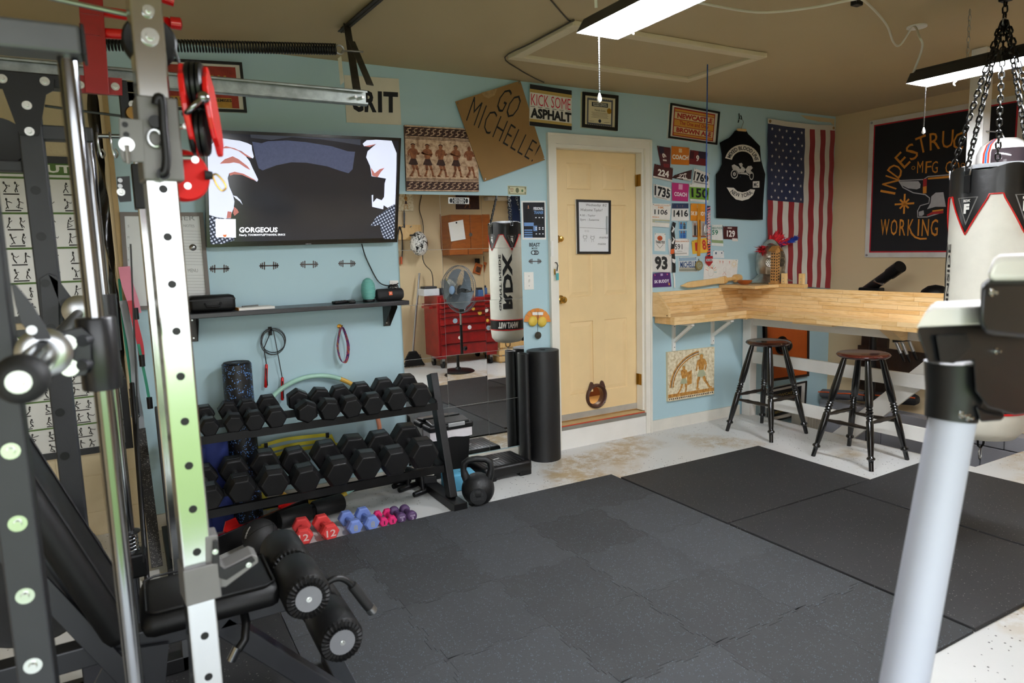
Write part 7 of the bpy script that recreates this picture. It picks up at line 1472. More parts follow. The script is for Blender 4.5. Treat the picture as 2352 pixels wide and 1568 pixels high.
M_PRED = mt('bright_red_plastic', '#d31212', .35, coat=.2, var=.05)
rp = T('cable_pulley', 'pair of bright red pulley cheeks with black wheels beside the chrome upright', 'pulley', Wn(458, 360, -2.55))
cm = Wn(453, 252, -2.56); zt_, zb_2 = Wn(453, 152, -2.56).z, Wn(458, 360, -2.56).z; hh_ = (zt_-zb_2)/2; zm = (zt_+zb_2)/2
for cx, ww, yo in ((428, .062, -.01), (482, .068, .0)):
    c = Wn(cx, 256, -2.56); e = [V((0, ww*math.cos(R(a))*(1 if abs(math.sin(R(a))) < .8 else .7), hh_*math.sin(R(a))*(1 if math.cos(R(a)) > -.3 else .94))) for a in range(0, 360, 15)]
    rm = M.Translation((c.x, -2.56+yo, zm)) @ M.Rotation(R(-14), 4, 'Z') @ M.Rotation(R(-5), 4, 'Y')
    O(B().prism(e, (.011, 0, 0)).xf(rm), 'cheek_plate', M_PRED, rp, bev=.003)
for dz in (.05, -.045): O(B().lathe([(.01, -.016), (.042, -.017), (.047, -.013), (.047, -.007), (.038, -.005), (.047, -.003), (.047, .003), (.038, .005), (.047, .007), (.047, .013), (.042, .017), (.01, .016)], 30).xf(M.Translation((cm.x, -2.57, zm+dz)) @ M.Rotation(R(-14), 4, 'Z') @ M.Rotation(R(90), 4, 'Y')), 'pulley_wheel', M_PLAST, rp, smooth=40)
c = Wn(466, 224, -2.63); O(B().lathe([(.013*math.cos(R(a)), .013*math.sin(R(a))) for a in range(-90, 91, 15)], 18, c), 'ball_stop', M_CHROME, rp, smooth=60); O(B().tube(smooth_pts([c, Wn(448, 240, -2.64), Wn(430, 258, -2.63), Wn(424, 262, -2.61)], 5), .006, 8), 'carabiner', M_CHROME, rp, smooth=60)
O(B().tube([Wn(400, 110, -2.57), Wn(414, 152, -2.57)], .003, 6), 'cable', M_CABLE, rp)
for y in (290, 361): O(B().cyl(Wn(400, y, -2.57), Wn(452, y+1, -2.57), .005, seg=8), 'axle', M_STEEL, rp); washer(Wn(448 if y > 300 else 428, y+6 if y > 300 else y, -2.6), rp, .007)
lp = T('lower_pulley', 'round red pulley housing with a black stop and wire loop', 'pulley', Wn(430, 455, -2.5)); cc = Wn(420, 404, -2.5)
O(B().lathe([(.001, -.016), (.05, -.016), (.055, -.01), (.055, .01), (.05, .016), (.001, .016)], 32).xf(M.Translation(cc) @ M.Rotation(R(20), 4, 'Z') @ M.Rotation(R(90), 4, 'X')), 'housing', M_PRED, lp, smooth=40); washer(Wn(431, 427, -2.522), lp, .007)
a, b_ = Wn(470, 402, -2.5), Wn(488, 403, -2.5); O(B().tubes([(a, .011), (b_, .008)], 14), 'rubber_stop', M_RUB, lp, smooth=40); O(B().tube(smooth_pts([b_, Wn(497, 400, -2.5), Wn(512, 415, -2.5), Wn(519, 430, -2.5), Wn(510, 438, -2.5), Wn(498, 425, -2.5), b_], 5), .0022, 6), 'wire_loop', M_BRASS, lp, smooth=60)
# J hook on the near upright
zT, zB_ = Wn(440, 1300, -2.6).z, Wn(446, 1382, -2.6).z
jh = T('j_hook', 'gray J-shaped bar hook with a black liner on the chrome upright', 'bar hook', (xn, -2.6, zB_))
O(B().box((xn+.004, -2.575, (zT+zB_)/2), (.072, .078, zT-zB_), R(5)), 'sleeve', mt('gray_trolley', '#6f6d6b', .45, .2), jh, bev=.003)
jp = [Wn(x, y, -2.6) for x, y in ((470, 1232), (500, 1228), (504, 1296), (515, 1304), (578, 1272), (592, 1278), (594, 1292), (520, 1348), (480, 1354), (470, 1340))]; O(B().prism(jp, (0, .055, 0)), 'hook_plate', mt('gray_trolley', '#6f6d6b', .45, .2), jh, bev=.003)
lp_ = [Wn(x, y, -2.605) for x, y in ((489, 1240), (501, 1240), (505, 1297), (516, 1306), (578, 1276), (586, 1286), (520, 1330), (492, 1322), (486, 1300))]; O(B().prism(lp_, (0, -.006, 0)), 'liner', M_RUB, jh, bev=.002)
for x, y in ((494, 1266), (571, 1296)): washer(Wn(x, y, -2.612), jh, .006)
# bar carriage: plates, sleeve and rubber tip
ax, az = Wn(100, 812, -2.72).x, Wn(100, 812, -2.72).z
bs = T('smith_bar', 'chrome barbell with a black rubber tip hooked on the guide rods', 'barbell', (ax, -2.2, az-.04))
O(B().cyl((ax, -3.02, az), (ax, -2.70, az), .0245, seg=28), 'sleeve', M_CHROME, bs, smooth=50); O(B().lathe([(.024, 0), (.042, .002), (.044, .008), (.044, .022), (.036, .028), (.024, .03)], 32).xf(M.Translation((ax, -2.69, az)) @ M.Rotation(R(90), 4, 'X')), 'collar', M_STEEL, bs, smooth=40)
O(B().lathe([(.001, .034), (.018, .033), (.028, .026), (.0335, .014), (.0345, 0), (.032, -.012), (.025, -.022)], 28).xf(M.Translation((ax, -3.02, az)) @ M.Rotation(R(90), 4, 'X')), 'rubber_tip', M_RUB, bs, smooth=60); washer((ax, -3.0535, az), bs, .015)
O(B().cyl((ax, -2.7, az), (ax, -1.2, az), .0145, seg=16), 'shaft', mt('dark_bar', '#2c2c2e', .35, .8), bs, smooth=50)
pl_ = [Wn(x, y, -2.69) for x, y in ((120, 775), (136, 762), (186, 752), (208, 770), (210, 838), (196, 862), (150, 868), (128, 852))]; cp2 = O(B().prism(pl_, (0, .012, 0)), 'carriage_plate', M_GRAY, rk, bev=.002)
for x, y in ((154, 788), (160, 844)): washer(Wn(x, y, -2.692), cp2, .0155)
for y in (782, 838): c = Wn(188, y, -2.69); O(B().cyl(c+V((0, -.01, 0)), c+V((.02, .03, 0)), .01, seg=12), 'weld', M_GRAY, cp2)
hk_ = [Wn(x, y, -2.735) for x, y in ((25, 651), (36, 654), (76, 703), (112, 765), (116, 778), (82, 780), (48, 742), (35, 700))]; ho = O(B().prism(hk_, (0, .01, 0)), 'safety_hook', M_GRAY, rk, bev=.001); c = Wn(73, 758, -2.736); O(B().cyl(c, c-V((0, .0008, 0)), .008, seg=16), 'pin_hole', M_STEEL, ho)
hk_ = [Wn(x, y, YF2-.06) for x, y in ((91, 640), (96, 632), (110, 628), (126, 634), (134, 650), (166, 686), (192, 716), (190, 736), (178, 738), (160, 716), (142, 702), (130, 660), (138, 742), (132, 790), (106, 780), (98, 720))]; 
for pts in (((91, 640), (110, 628), (134, 645), (136, 760), (128, 800), (102, 780)), ((110, 628), (128, 634), (166, 686), (192, 716), (188, 738), (160, 718), (138, 702))): ho = O(B().prism([Wn(x, y, YF2-.05) for x, y in pts], (0, .01, 0)), 'safety_hook', M_GRAY, rk, bev=.001)
for x, y in ((104, 650), (150, 694), (117, 752)): c = Wn(x, y, YF2-.051); O(B().cyl(c, c-V((0, .001, 0)), .012, seg=16), 'pin_hole', M_BLACK, rk)
c = Wn(183, 712, YF2-.06); O(B().lathe([(.02, 0), (.045, .004), (.048, .02), (.03, .03), (.001, .03)], 24).xf(M.Translation(c) @ M.Rotation(R(90), 4, 'X')), 'collar', M_STEEL, bs, smooth=40)
# second far bracket, snap pins, cables
q_ = [Wn(x, y, YF2-.04) for x, y in ((268, 406), (298, 404), (302, 462), (275, 464), (270, 450))]; pp = O(B().prism(q_, (0, .006, 0)), 'pin_plate', M_GRAY, rk); 
for y in (414, 427): c = Wn(276, y, YF2-.041); O(B().cyl(c, c-V((0, .0006, 0)), .007, seg=12), 'pin_hole', M_STEEL, pp)
washer(Wn(278, 441, YF2-.041), pp, .012)
O(B().box((.092, YF2, Wn(310, 430, YF2).z), (.078, .078, Wn(310, 385, YF2).z-Wn(310, 487, YF2).z)), 'trolley', M_BLACK, rk, bev=.004)
a, b_ = Wn(276, 313, YF2), Wn(345, 318, YF2); O(B().cyl(a, b_, .022, seg=14), 'peg', M_BLACK, rk, smooth=50); O(B().cyl(Wn(220, 312, YF2), a, .007, seg=10), 'peg_pin', M_CHROME, rk, smooth=50)
for x0 in (222, 252): O(B().tube(smooth_pts([Wn(x0, 304, YF2-.02), Wn(x0+2, 325, YF2-.03), Wn(x0+8, 350, YF2-.02), Wn(x0+14, 362, YF2-.02), Wn(x0+19, 352, YF2-.02), Wn(x0+12, 342, YF2-.02)], 4), .003, 6), 'snap_clip', M_STEEL, rk, smooth=60)
c = Wn(305, 255, YF2-.03); O(B().b2((c.x-.035, YF2-.03, c.z-.05), (c.x+.045, YF2+.03, c.z+.06)), 'pulley_bracket', M_BLACK, rk, bev=.003); washer(Wn(305, 240, YF2-.032), rk, .012); O(B().lathe([(.001, .02), (.02, .02), (.024, .008), (.024, 0)], 16).xf(M.Translation(Wn(306, 262, YF2-.03)) @ M.Rotation(R(90), 4, 'X')), 'brass_pulley', mt('bronze', '#8a6a3a', .3, 1), rk, smooth=40)
O(B().tube([Wn(103, 243, YF2-.01), Wn(190, 255, YF2-.01), Wn(290, 268, YF2-.01)], .004, 6), 'cable', M_CABLE, rk)
for (x0, y0, x1_, y1_, yy) in ((395, 400, 438, 1568, -2.52), (300, 560, 330, 1290, -1.62)): O(B().tube([Wn(x0, y0, yy), Wn(x1_, y1_, yy)], .0028, 6), 'cable', M_CABLE, rk)
# base
O(B().b2((-.75, YN-.06, .018), (.5, YN, .073)), 'base_rail', M_BLACK, rk, bev=.004); O(B().b2((-.75, YF2-.03, .018), (.12, YF2+.03, .073)), 'base_rail', M_BLACK, rk, bev=.004); O(B().b2((-.26, YN, .018), (-.2, YF2, .073)), 'base_rail', M_BLACK, rk, bev=.004)
wp = T('weight_plate', 'black weight plate hung on the far gray upright', 'weight plate', Wn(70, 1440, -1.68)); cw = Wn(62, 1330, -1.68); O(B().lathe([(.03, -.018), (.06, -.02), (.19, -.016), (.205, -.02), (.212, -.01), (.212, .01), (.205, .02), (.19, .016), (.06, .02), (.03, .018)], 40).xf(M.Translation(cw) @ M.Rotation(R(90), 4, 'X')), 'plate', M_RUB, wp, smooth=40); O(B().cyl(cw-V((0, .06, 0)), cw+V((0, .1, 0)), .024, seg=16), 'peg', M_STEEL, wp)
# ---- weight bench
YB2 = -2.075
wb = T('weight_bench', 'black adjustable weight bench with roller pads and a raised back in the rack', 'bench', (.05, YB2, 0))
M_FRM = mt('bench_frame_gray', '#2c2d31', .4, .2)
O(B().box((.138, YB2, .515), (.36, .275, .07), None, .03), 'seat_pad', M_VINYL, wb, smooth=50)
sp_ = [V((.138+x*.165, YB2+y*.122, .552)) for x, y in ((-1, -1), (1, -1), (1, 1), (-1, 1))]; O(B().tube([p_ for i in range(4) for p_ in (sp_[i]*.92+sp_[(i+1) % 4]*.08, sp_[i]*.08+sp_[(i+1) % 4]*.92)], .004, 6, True), 'seat_piping', M_VINYL, wb, smooth=60)
h0 = V((-.055, YB2, .50)); dirb = V((-.36, 0, .93)).normalized(); nb = V((.93, 0, .36)).normalized()
O(B().box(h0+dirb*.41-nb*.035, (.82, .275, .07), M((dirb, Y3, dirb.cross(Y3))).transposed(), .03), 'back_pad', M_VINYL, wb, smooth=50)
for sy in (-.1, .1): O(B().tube([h0+dirb*.06+Y3*sy+nb*.002, h0+dirb*.78+Y3*sy+nb*.002], .0035, 6), 'back_piping', M_VINYL, wb)
O(B().bar(h0+dirb*.05-nb*.085, h0+dirb*.75-nb*.085, .05, .03, tuple(nb)), 'back_frame', M_FRM, wb, bev=.003)
O(B().bar((-.5, YB2, .43), (.36, YB2, .44), .06, .06), 'seat_rail', M_FRM, wb, bev=.004); O(B().bar((.30, YB2, .452), (.44, YB2, .458), .05, .05), 'rail_tip', mt('silver_paint', '#9c9da2', .4, .4), wb, bev=.003)
O(B().bar((.16, YB2, .42), (.52, YB2, .03), .06, .06, (0, 1, 0)), 'front_leg', M_FRM, wb, bev=.004); O(B().bar((-.35, YB2, .42), (-.6, YB2, .03), .06, .06, (0, 1, 0)), 'rear_leg', M_FRM, wb, bev=.004)
for x in (.53, -.62): O(B().b2((x-.03, YB2-.28, .018), (x+.03, YB2+.28, .066)), 'foot_bar', M_FRM, wb, bev=.004)
O(B().prism([V((-.12, YB2-.05, .44)), V((-.2, YB2-.05, .3)), V((-.1, YB2-.05, .22)), V((0, YB2-.05, .3)), V((.02, YB2-.05, .42))], (0, .012, 0)), 'pivot_plate', M_FRM, wb)
for x, z in ((-.08, .4), (-.06, .3)): washer((x, YB2-.052, z), wb, .012)
O(B().bar((-.42, YB2-.06, .98), (-.07, YB2-.06, .33), .05, .012, (0, 1, 0)), 'back_strut', M_FRM, wb, bev=.002)
kx = on_wall(565, 1428, YB2-.1); O(B().tube([kx+V((0, .06, .03)), kx, kx+V((-.01, -.03, -.035)), kx+V((-.03, -.03, -.06))], .012, 10), 'lever', M_PLAST, wb, smooth=60); O(B().cyl(kx+V((-.03, -.03, -.05)), kx+V((-.05, -.03, -.085)), .013, seg=12), 'lever_tip', M_CHROME, wb, smooth=50)
ya, yb3 = -2.275, -1.875
def roller(cx, cz, y0, y1, r):
    par = O(B().tubes([((cx, y0+.004, cz), r*.93), ((cx, y0+.012, cz), r), ((cx, y1-.012, cz), r), ((cx, y1-.004, cz), r*.93)], 32), 'roller_pad', M_VINYL, wb, smooth=40)
    for ye, s_ in ((y0, -1), (y1, 1)):
        g = B(); N = 56
        ring = lambda rr, dy, k: V((cx+rr*math.cos(2*math.pi*k/N), ye+s_*(dy+(.005*(k % 2) if .5*r < rr < .97*r else 0)), cz+rr*math.sin(2*math.pi*k/N)))
        rs = ((r*.96, -.012), (r*.9, .002), (r*.72, .006), (r*.56, .003)); g.v = [ring(rr, dy, k) for rr, dy in rs for k in range(N)]; g.f = [(j*N+k, j*N+(k+1) % N, (j+1)*N+(k+1) % N, (j+1)*N+k) for j in range(3) for k in range(N)]; g.m = [0]*len(g.f)
        O(g, 'gathered_cover', M_VINYL, par); c = V((cx, ye+s_*.003, cz)); O(B().cyl(c, c+V((0, s_*.005, 0)), r*.56, seg=28), 'end_disc', mt('gray_disc', '#6f7074', .45), par); washer(c+V((0, s_*.005, 0)), par, .008, (0, s_, 0))
c1 = on_wall(708, 1373, ya); c2_ = on_wall(785, 1472, ya)
ym = (ya+yb3)/2; rr_ = .067
roller(c1.x, c1.z, ya, ym-.015, rr_); roller(c1.x, c1.z, ym+.015, yb3, rr_); roller(c2_.x, c2_.z, ya, ym-.015, rr_); roller(c2_.x, c2_.z, ym+.015, yb3, rr_)
O(B().cyl((c1.x, ya, c1.z), (c1.x, yb3, c1.z), .014, seg=12), 'axle', M_FRM, wb); O(B().cyl((c2_.x, ya, c2_.z), (c2_.x, yb3, c2_.z), .014, seg=12), 'axle', M_FRM, wb)
O(B().bar((c1.x, ym, c1.z+.04), (c2_.x, ym, c2_.z-.04), .026, .05, (0, 1, 0)), 'roller_post', M_FRM, wb, bev=.003); O(B().bar((.38, ym, .452), (c1.x, ym, c1.z-.06), .03, .04, (0, 1, 0)), 'roller_arm', M_FRM, wb, bev=.003)
hp_ = smooth_pts([on_wall(x, y, -2.2) for x, y in ((738, 1352), (756, 1334), (778, 1327), (798, 1334), (815, 1352), (835, 1378), (853, 1400))], 5)
ph_ = O(B().tube(hp_, .010, 10), 'curl_handle', M_BLACK, wb, smooth=60); O(B().tube(hp_[18:-1], .0155, 14), 'foam_grip', mt('black_foam', '#131314', .55), ph_, smooth=60); a, b_ = hp_[-2], hp_[-1]; O(B().tubes([(b_-(b_-a).normalized()*.012, .0165), (b_+(b_-a).normalized()*.008, .0165), (b_+(b_-a).normalized()*.012, .012)], 16), 'end_plug', M_STEEL, ph_, smooth=40)
flat_mat([(-.72, -3.3), (.443, -3.3), (.443, -1.34), (-.1, -1.34), (-.1, -1.62), (-.72, -1.62)], 'black rubber mat lying under the weight bench and rack')
# ---- overhead door track with hanger and spring
yt = -1.33; xe = on_wall(842, 225, yt).x; zt = on_wall(842, 226, yt).z
tk = T('door_track', 'galvanized overhead door track hung below the ceiling', 'track', ((XL+xe)/2, yt, zt-.03))
k = B(); pr = [(-.012, .03), (.012, .03), (.016, .026), (.016, .02), (.0135, .02), (.0135, .027), (-.0095, .027), (-.0095, -.027), (.0135, -.027), (.0135, -.02), (.016, -.02), (.016, -.026), (.012, -.03), (-.012, -.03)]
k.prism([V((XL+.02, yt-a, zt+c)) for a, c in pr], (xe-XL-.02, 0, 0)); O(k, 'channel', M_GALV, tk)
for x in (xe-.02, xe-.05): O(B().cyl((x, yt+.0135, zt), (x, yt-.017, zt), .006, seg=10), 'bolt', M_STUD, tk)
M_ANG = mt('weathered_angle_iron', '#3a362e', .6, .4, var=.3, vs=30)
ct = on_floor(797, 62, H-.02); ce = on_floor(905, -30, H-.02)
O(B().bar(ct-(ce-ct)*.15, ce, .035, .004), 'ceiling_angle', M_ANG, tk); O(B().bar(ct-(ce-ct)*.15+V((.0, 0, .01)), ce+V((0, 0, .01)), .004, .03), 'ceiling_angle', M_ANG, tk)
O(B().bar((ct.x, ct.y, H-.01), (xe-.03, yt+.012, zt-.02), .036, .004, (0, 1, 0)), 'hanger_strap', M_ANG, tk)
mid = V((ct.x, ct.y, H-.01))*.45+V((xe-.03, yt+.012, zt-.02))*.55; O(B().bar(mid+V((0, 0, .1)), (xe+.025, yt+.02, zt+.06), .03, .004, (0, 1, 0)), 'hanger_strap', M_ANG, tk)
ys = -1.2
sa, sb_ = on_wall(236, 101, ys), on_wall(772, 113, ys); sa.x = -1.2 if False else sa.x
sp0 = T('door_spring', 'long black extension spring stretched above the door track', 'spring', (sa+sb_)/2); L = (sb_-sa).length; d = (sb_-sa).normalized(); nc = 78
s2 = Z3-d*d.z; s2.normalize(); s3 = d.cross(s2)
O(B().tube([sa+d*L*k/(nc*9)+(s2*math.cos(2*math.pi*k/9)+s3*math.sin(2*math.pi*k/9))*.021 for k in range(nc*9+1)], .0036, 5), 'coil', mt('black_spring_steel', '#1d1c1b', .4, .6), sp0, smooth=70)
O(B().tube([sb_+V((.0, 0, 0))+V((.018*math.cos(R(a))+.015, 0, .018*math.sin(R(a)))) for a in range(0, 360, 24)], .0035, 6, True), 'end_loop', M_STEEL, sp0, smooth=60); O(B().tube(smooth_pts([sb_+V((.03, 0, 0)), on_wall(784, 122, ys), on_wall(792, 117, ys), on_wall(834, 119, ys)], 4), .004, 6), 'eye_bolt', M_STEEL, sp0, smooth=60)
q = [on_wall(x, y, -1.24) for x, y in ((776, 134), (784, 128), (790, 188), (782, 196))]; O(B().prism(q, (0, .001, 0)), 'paper_tag', mt('aged_paper_tag', '#a8a28e', .8), label='curled paper tag hanging by the spring hook', cat='tag')
# ---- resistance bands on the wall edge
def band(label, pts, col, wd, y=-.09, grp='bands hung on the wall edge'):
    t = T('resistance_band', label, 'resistance band', on_wall(*pts[-1], y), grp); P_ = smooth_pts([on_wall(a, c, y) for a, c in pts], 5); g = B()
    n = V((.25, -1, 0)).normalized(); L_, R_ = [], []
    for i, p in enumerate(P_): t_ = (P_[min(i+1, len(P_)-1)]-P_[max(i-1, 0)]).normalized(); s_ = t_.cross(n).normalized()*wd/2; L_.append(p+s_); R_.append(p-s_)
    m_ = len(P_); bk = [v_+V((0, .004, 0)) for v_ in L_+R_]; fs = []
    for i in range(m_-1): fs += [(i, i+1, m_+i+1, m_+i), (2*m_+i, 3*m_+i, 3*m_+i+1, 2*m_+i+1), (i, 2*m_+i, 2*m_+i+1, i+1), (m_+i, m_+i+1, 3*m_+i+1, 3*m_+i)]
    g.add(L_+R_+bk, fs); O(g, 'strap', mt('band_'+col, '#'+col, .5, var=.08), t); e = on_wall(*pts[-1], y-.01); O(B().cyl(e+V((0, 0, .03)), e-V((0, 0, .03)), .014, seg=12), 'end_clip', M_PLAST, t, smooth=50)
band('wide pink resistance band', [(285, 612), (292, 650), (305, 690), (312, 720)], 'd07a8c', .055, -.10); band('red resistance band below the pink one', [(300, 690), (310, 740), (322, 790), (326, 828)], 'b51d2a', .03, -.12)
band('gray resistance band hanging long', [(282, 690), (296, 760), (306, 820), (312, 900), (322, 960), (326, 1020)], '8d9396', .035, -.08); band('green resistance band nearest the chrome upright', [(318, 790), (326, 830), (336, 880), (344, 925)], '14785a', .014, -.13); band('green resistance band with a yellow end by the block wall', [(274, 640), (281, 720), (288, 780), (298, 850), (304, 905)], '1f8c70', .014, -.07)
c = on_wall(310, 940, -.1); t = T('band_handle', 'black band handle with a silver carabiner', 'handle', c-V((0, 0, .05))); O(B().box(c+V((0, 0, .02)), (.04, .03, .1), None, .008), 'grip', M_PLAST, t); O(B().tube([c+V((.02*math.cos(R(a)), -.02, -.03+.013*math.sin(R(a)))) for a in range(0, 360, 30)], .003, 6, True), 'carabiner', M_CHROME, t, smooth=60)
a, b_ = on_wall(309, 1000, -.2), on_floor(338, 1334); O(B().tubes([(on_wall(303, 880, -.12), .012), (b_, .012)], 12), 'exercise_pole', M_BLACK, smooth=50, label='thin black pole leaning at the end of the blue wall', cat='pole')
a, b_ = on_wall(326, 1010, -.16), on_floor(362, 1310); O(B().bar(on_wall(322, 985, -.1), b_+V((0, 0, .02)), .05, .012, (0, 1, 0)), 'carpet_strip', m_rubber('speckled_carpet', '#3a3734', '#a8a49c', .3, 240), label='gray speckled carpet strip leaning beside the black pole', cat='strip')
# ---- treadmill at the side
YT = -3.48
tm = T('treadmill', 'treadmill upright with a silver tube and black and white console', 'treadmill', (1.05, YT, 0))
a, b_ = on_wall(2186, 985, YT), on_wall(2078, 1568, YT); d = (b_-a); foot = b_+d*(b_.z/(-d.z))
O(B().tubes([(a+V((0, 0, .02)), .039), (foot, .042)], 32), 'upright_tube', mt('silver_gray_tube', '#b2b6c4', .5, .0, var=.03), tm, smooth=60)
O(B().b2((foot.x-.14, YT-.07, 0), (foot.x+.75, YT+.07, .07)), 'base_foot', M_PLAST, tm, bev=.015); O(B().b2((foot.x+.05, YT-1.1, .05), (foot.x+.65, YT-.1, .16)), 'running_deck', M_RUB, tm, bev=.02)
VT = V((ray(2230, 800).x, ray(2230, 800).y, 0)).normalized()
def pshell(pts, y0, y1, nm, m_, bev=.012): return O(B().prism([on_wall(x, y, YT+y0) for x, y in pts], VT*(y1-y0)), nm, m_, tm, bev=bev, smooth=40)
M_TBK = mt('console_black', '#101114', .4, var=.05); M_TWH = mt('console_white', '#dedcd6', .35, var=.02)
O(B().tubes([(on_wall(2196, 830, YT), .052), (on_wall(2192, 900, YT), .047), (on_wall(2184, 962, YT), .043)], 28), 'collar', M_TBK, tm, smooth=50)
pshell([(2104, 762), (2112, 748), (2300, 738), (2420, 740), (2420, 945), (2330, 955), (2270, 938), (2240, 900), (2236, 830), (2150, 838), (2132, 836)], -.06, .06, 'console_shell', M_TBK, .014)
pshell([(2102, 756), (2126, 716), (2142, 708), (2430, 694), (2430, 742), (2250, 746), (2112, 752)], -.075, .075, 'arm_cover', M_TWH, .014)
pshell([(2254, 662), (2268, 640), (2440, 640), (2440, 790), (2262, 772), (2250, 742)], -.11, -.02, 'screen_back', M_TBK, .012)
pshell([(2264, 648), (2284, 596), (2300, 586), (2440, 580), (2440, 646)], -.115, -.02, 'screen_cover', M_TWH, .012)
pshell([(2240, 930), (2260, 944), (2310, 956), (2300, 968), (2252, 972)], -.05, .05, 'lower_tray', M_TBK, .006)
pshell([(2150, 770), (2220, 766), (2232, 800), (2190, 836), (2160, 832)], -.066, -.058, 'grip_pocket', M_RUB, .003)
for x, y in ((2275, 672), (2285, 806), (2206, 952), (2222, 958)): washer(on_wall(x, y, YT-(.112 if y < 700 else .06)), tm, .006)
# ================================================================== the front wall that the mirror shows
def chest():
    yf = -4.02; a, c = in_mirror(1004, 692, yf), in_mirror(1136, 671, yf); x0, x1 = a.x, c.x; zt = in_mirror(1070, 680, yf).z; d = .46
    t = T('tool_chest', 'red wheeled tool chest with stickers, seen in the mirror', 'tool chest', ((x0+x1)/2, yf-d/2, 0)); mr = mt('worn_red_steel', '#8e1414', .35, .2, coat=.2, var=.25, vs=9)
    O(B().b2((x0, yf-d, .13), (x1, yf-.012, zt)), 'body', mr, t, bev=.005)
    hs = [.06, .06, .06, .06, .1, .1, .15, .15]; z = zt-.03; sc_ = (zt-.17)/sum(hs)
    for i, h in enumerate(hs):
        h *= sc_; dr = O(B().b2((x0+.03, yf-.014, z-h+.006), (x1-.03, yf+.008, z-.004)), 'drawer', mt('worn_red_drawer', '#8c1212', .3, .2, coat=.3, var=.2, vs=12), t, bev=.004)
        O(B().b2((x0+.05, yf+.006, z-.014), (x1-.05, yf+.016, z-.004)), 'drawer_pull', mt('dark_red_pull', '#5a0e10', .4), dr)
        for k in range(0 if i < 2 else 1+(i % 3)):
            u = x0+.1+rnd.random()*(x1-x0-.2); w_ = rnd.uniform(.02, .035); col = rnd.choice(['d8d4c8', 'c9a23a', '2a2a2c', 'd9dcdf', '8fa6b0'])
            O(B().lathe([(.001, .001), (w_*.8, .001), (w_, 0)], 14).xf(M.Translation((u, yf+.009, z-h*.5)) @ M.Rotation(R(-90), 4, 'X') @ M.Scale(1, 4)), 'sticker', mt('sticker_'+col, '#'+col, .5, var=.3, vs=60), dr)
        z -= h
    for x in (x0+.07, x1-.07):
        for y in (yf-.08, yf-d+.08): O(B().cyl((x-.015, y, .052), (x+.015, y, .052), .052, seg=18), 'caster', M_RUB, t, smooth=40); O(B().b2((x-.022, y-.03, .06), (x+.022, y+.03, .13)), 'caster_fork', M_STEEL, t)
    O(B().bar((x0-.05, yf-.1, zt-.13), (x0-.05, yf-d+.1, zt-.13), .05, .03), 'side_shelf', mr, t)
    return x0, x1, zt, yf, d
cx0, cx1, czt, cyf, cdd = chest()
def fan():
    c = in_mirror(1044, 662, -3.45); f = in_mirror(1064, 856, -3.45); t = T('pedestal_fan', 'black pedestal fan standing before the red tool chest in the mirror', 'fan', (c.x+.04, -3.47, 0)); px_ = c.x+.04; c = V((c.x, -3.36, c.z))
    O(B().lathe([(.001, 0), (.2, 0), (.205, .008), (.19, .02), (.04, .035), (.028, .06)], 36, (px_, -3.47, 0)), 'base', M_PLAST, t, smooth=40); O(B().cyl((px_, -3.47, .04), (px_, -3.47, .6), .018, seg=14), 'pole', M_PLAST, t, smooth=50); O(B().cyl((px_, -3.47, .6), (px_, -3.47, c.z-.1), .013, seg=14), 'pole', M_STEEL, t, smooth=50); O(B().box((px_, -3.44, .8), (.06, .05, .12), None, .01), 'control_box', M_PLAST, t)
    n = V((-.957, .283, .1)).normalized(); rm = M.Translation(c) @ n.to_track_quat('Z', 'Y').to_matrix().to_4x4(); Rr = .30
    O(B().cyl((0, 0, -.2), (0, 0, -.06), .06, .07, 20).xf(rm), 'motor', M_PLAST, t, smooth=50)
    for k in range(5):
        g = B(); g.grid(lambda u, v: V(((.05+.21*u)*math.cos(R(72*k)+(v-.5)*(.6+.7*u)), (.05+.21*u)*math.sin(R(72*k)+(v-.5)*(.6+.7*u)), -.01+.05*(v-.5))), 6, 6); g.xf(rm); O(g, 'blade', mt('smoke_blade', '#5a646c', .3), t, smooth=60)
    m_ = mt('cage_wire', '#53585c', .4, .5)
    for r_, z in ((Rr, 0), (Rr, -.03), (Rr*.8, .06), (Rr*.5, .075), (Rr*.8, -.09)): O(B().tube([V((r_*math.cos(R(a)), r_*math.sin(R(a)), z)) for a in range(0, 360, 10)], .004 if r_ == Rr else .0018, 5, True).xf(rm), 'cage_ring', m_, t, smooth=60)
    g = B()
    for k in range(84):
        a = 2*math.pi*k/84; e = V((math.cos(a), math.sin(a), 0)); g.tube([e*.05+V((0, 0, .078)), e*Rr*.5+V((0, 0, .075)), e*Rr*.8+V((0, 0, .058)), e*Rr], .002, 3)
    O(g.xf(rm), 'cage_wire_lattice', m_, t); g = B()
    for k in range(60):
        a = 2*math.pi*k/60; e = V((math.cos(a), math.sin(a), 0)); g.tube([e*.06+V((0, 0, -.1)), e*Rr*.8+V((0, 0, -.09)), e*Rr+V((0, 0, -.03))], .0011, 3)
    O(g.xf(rm), 'cage_wire_lattice', m_, t); O(B().lathe([(.001, .09), (.03, .09), (.05, .084), (.054, .074)], 24).xf(rm), 'hub_cap', mt('blue_gray_hub', '#5e7894', .35), t, smooth=50)
fan()
yw = YF+.01
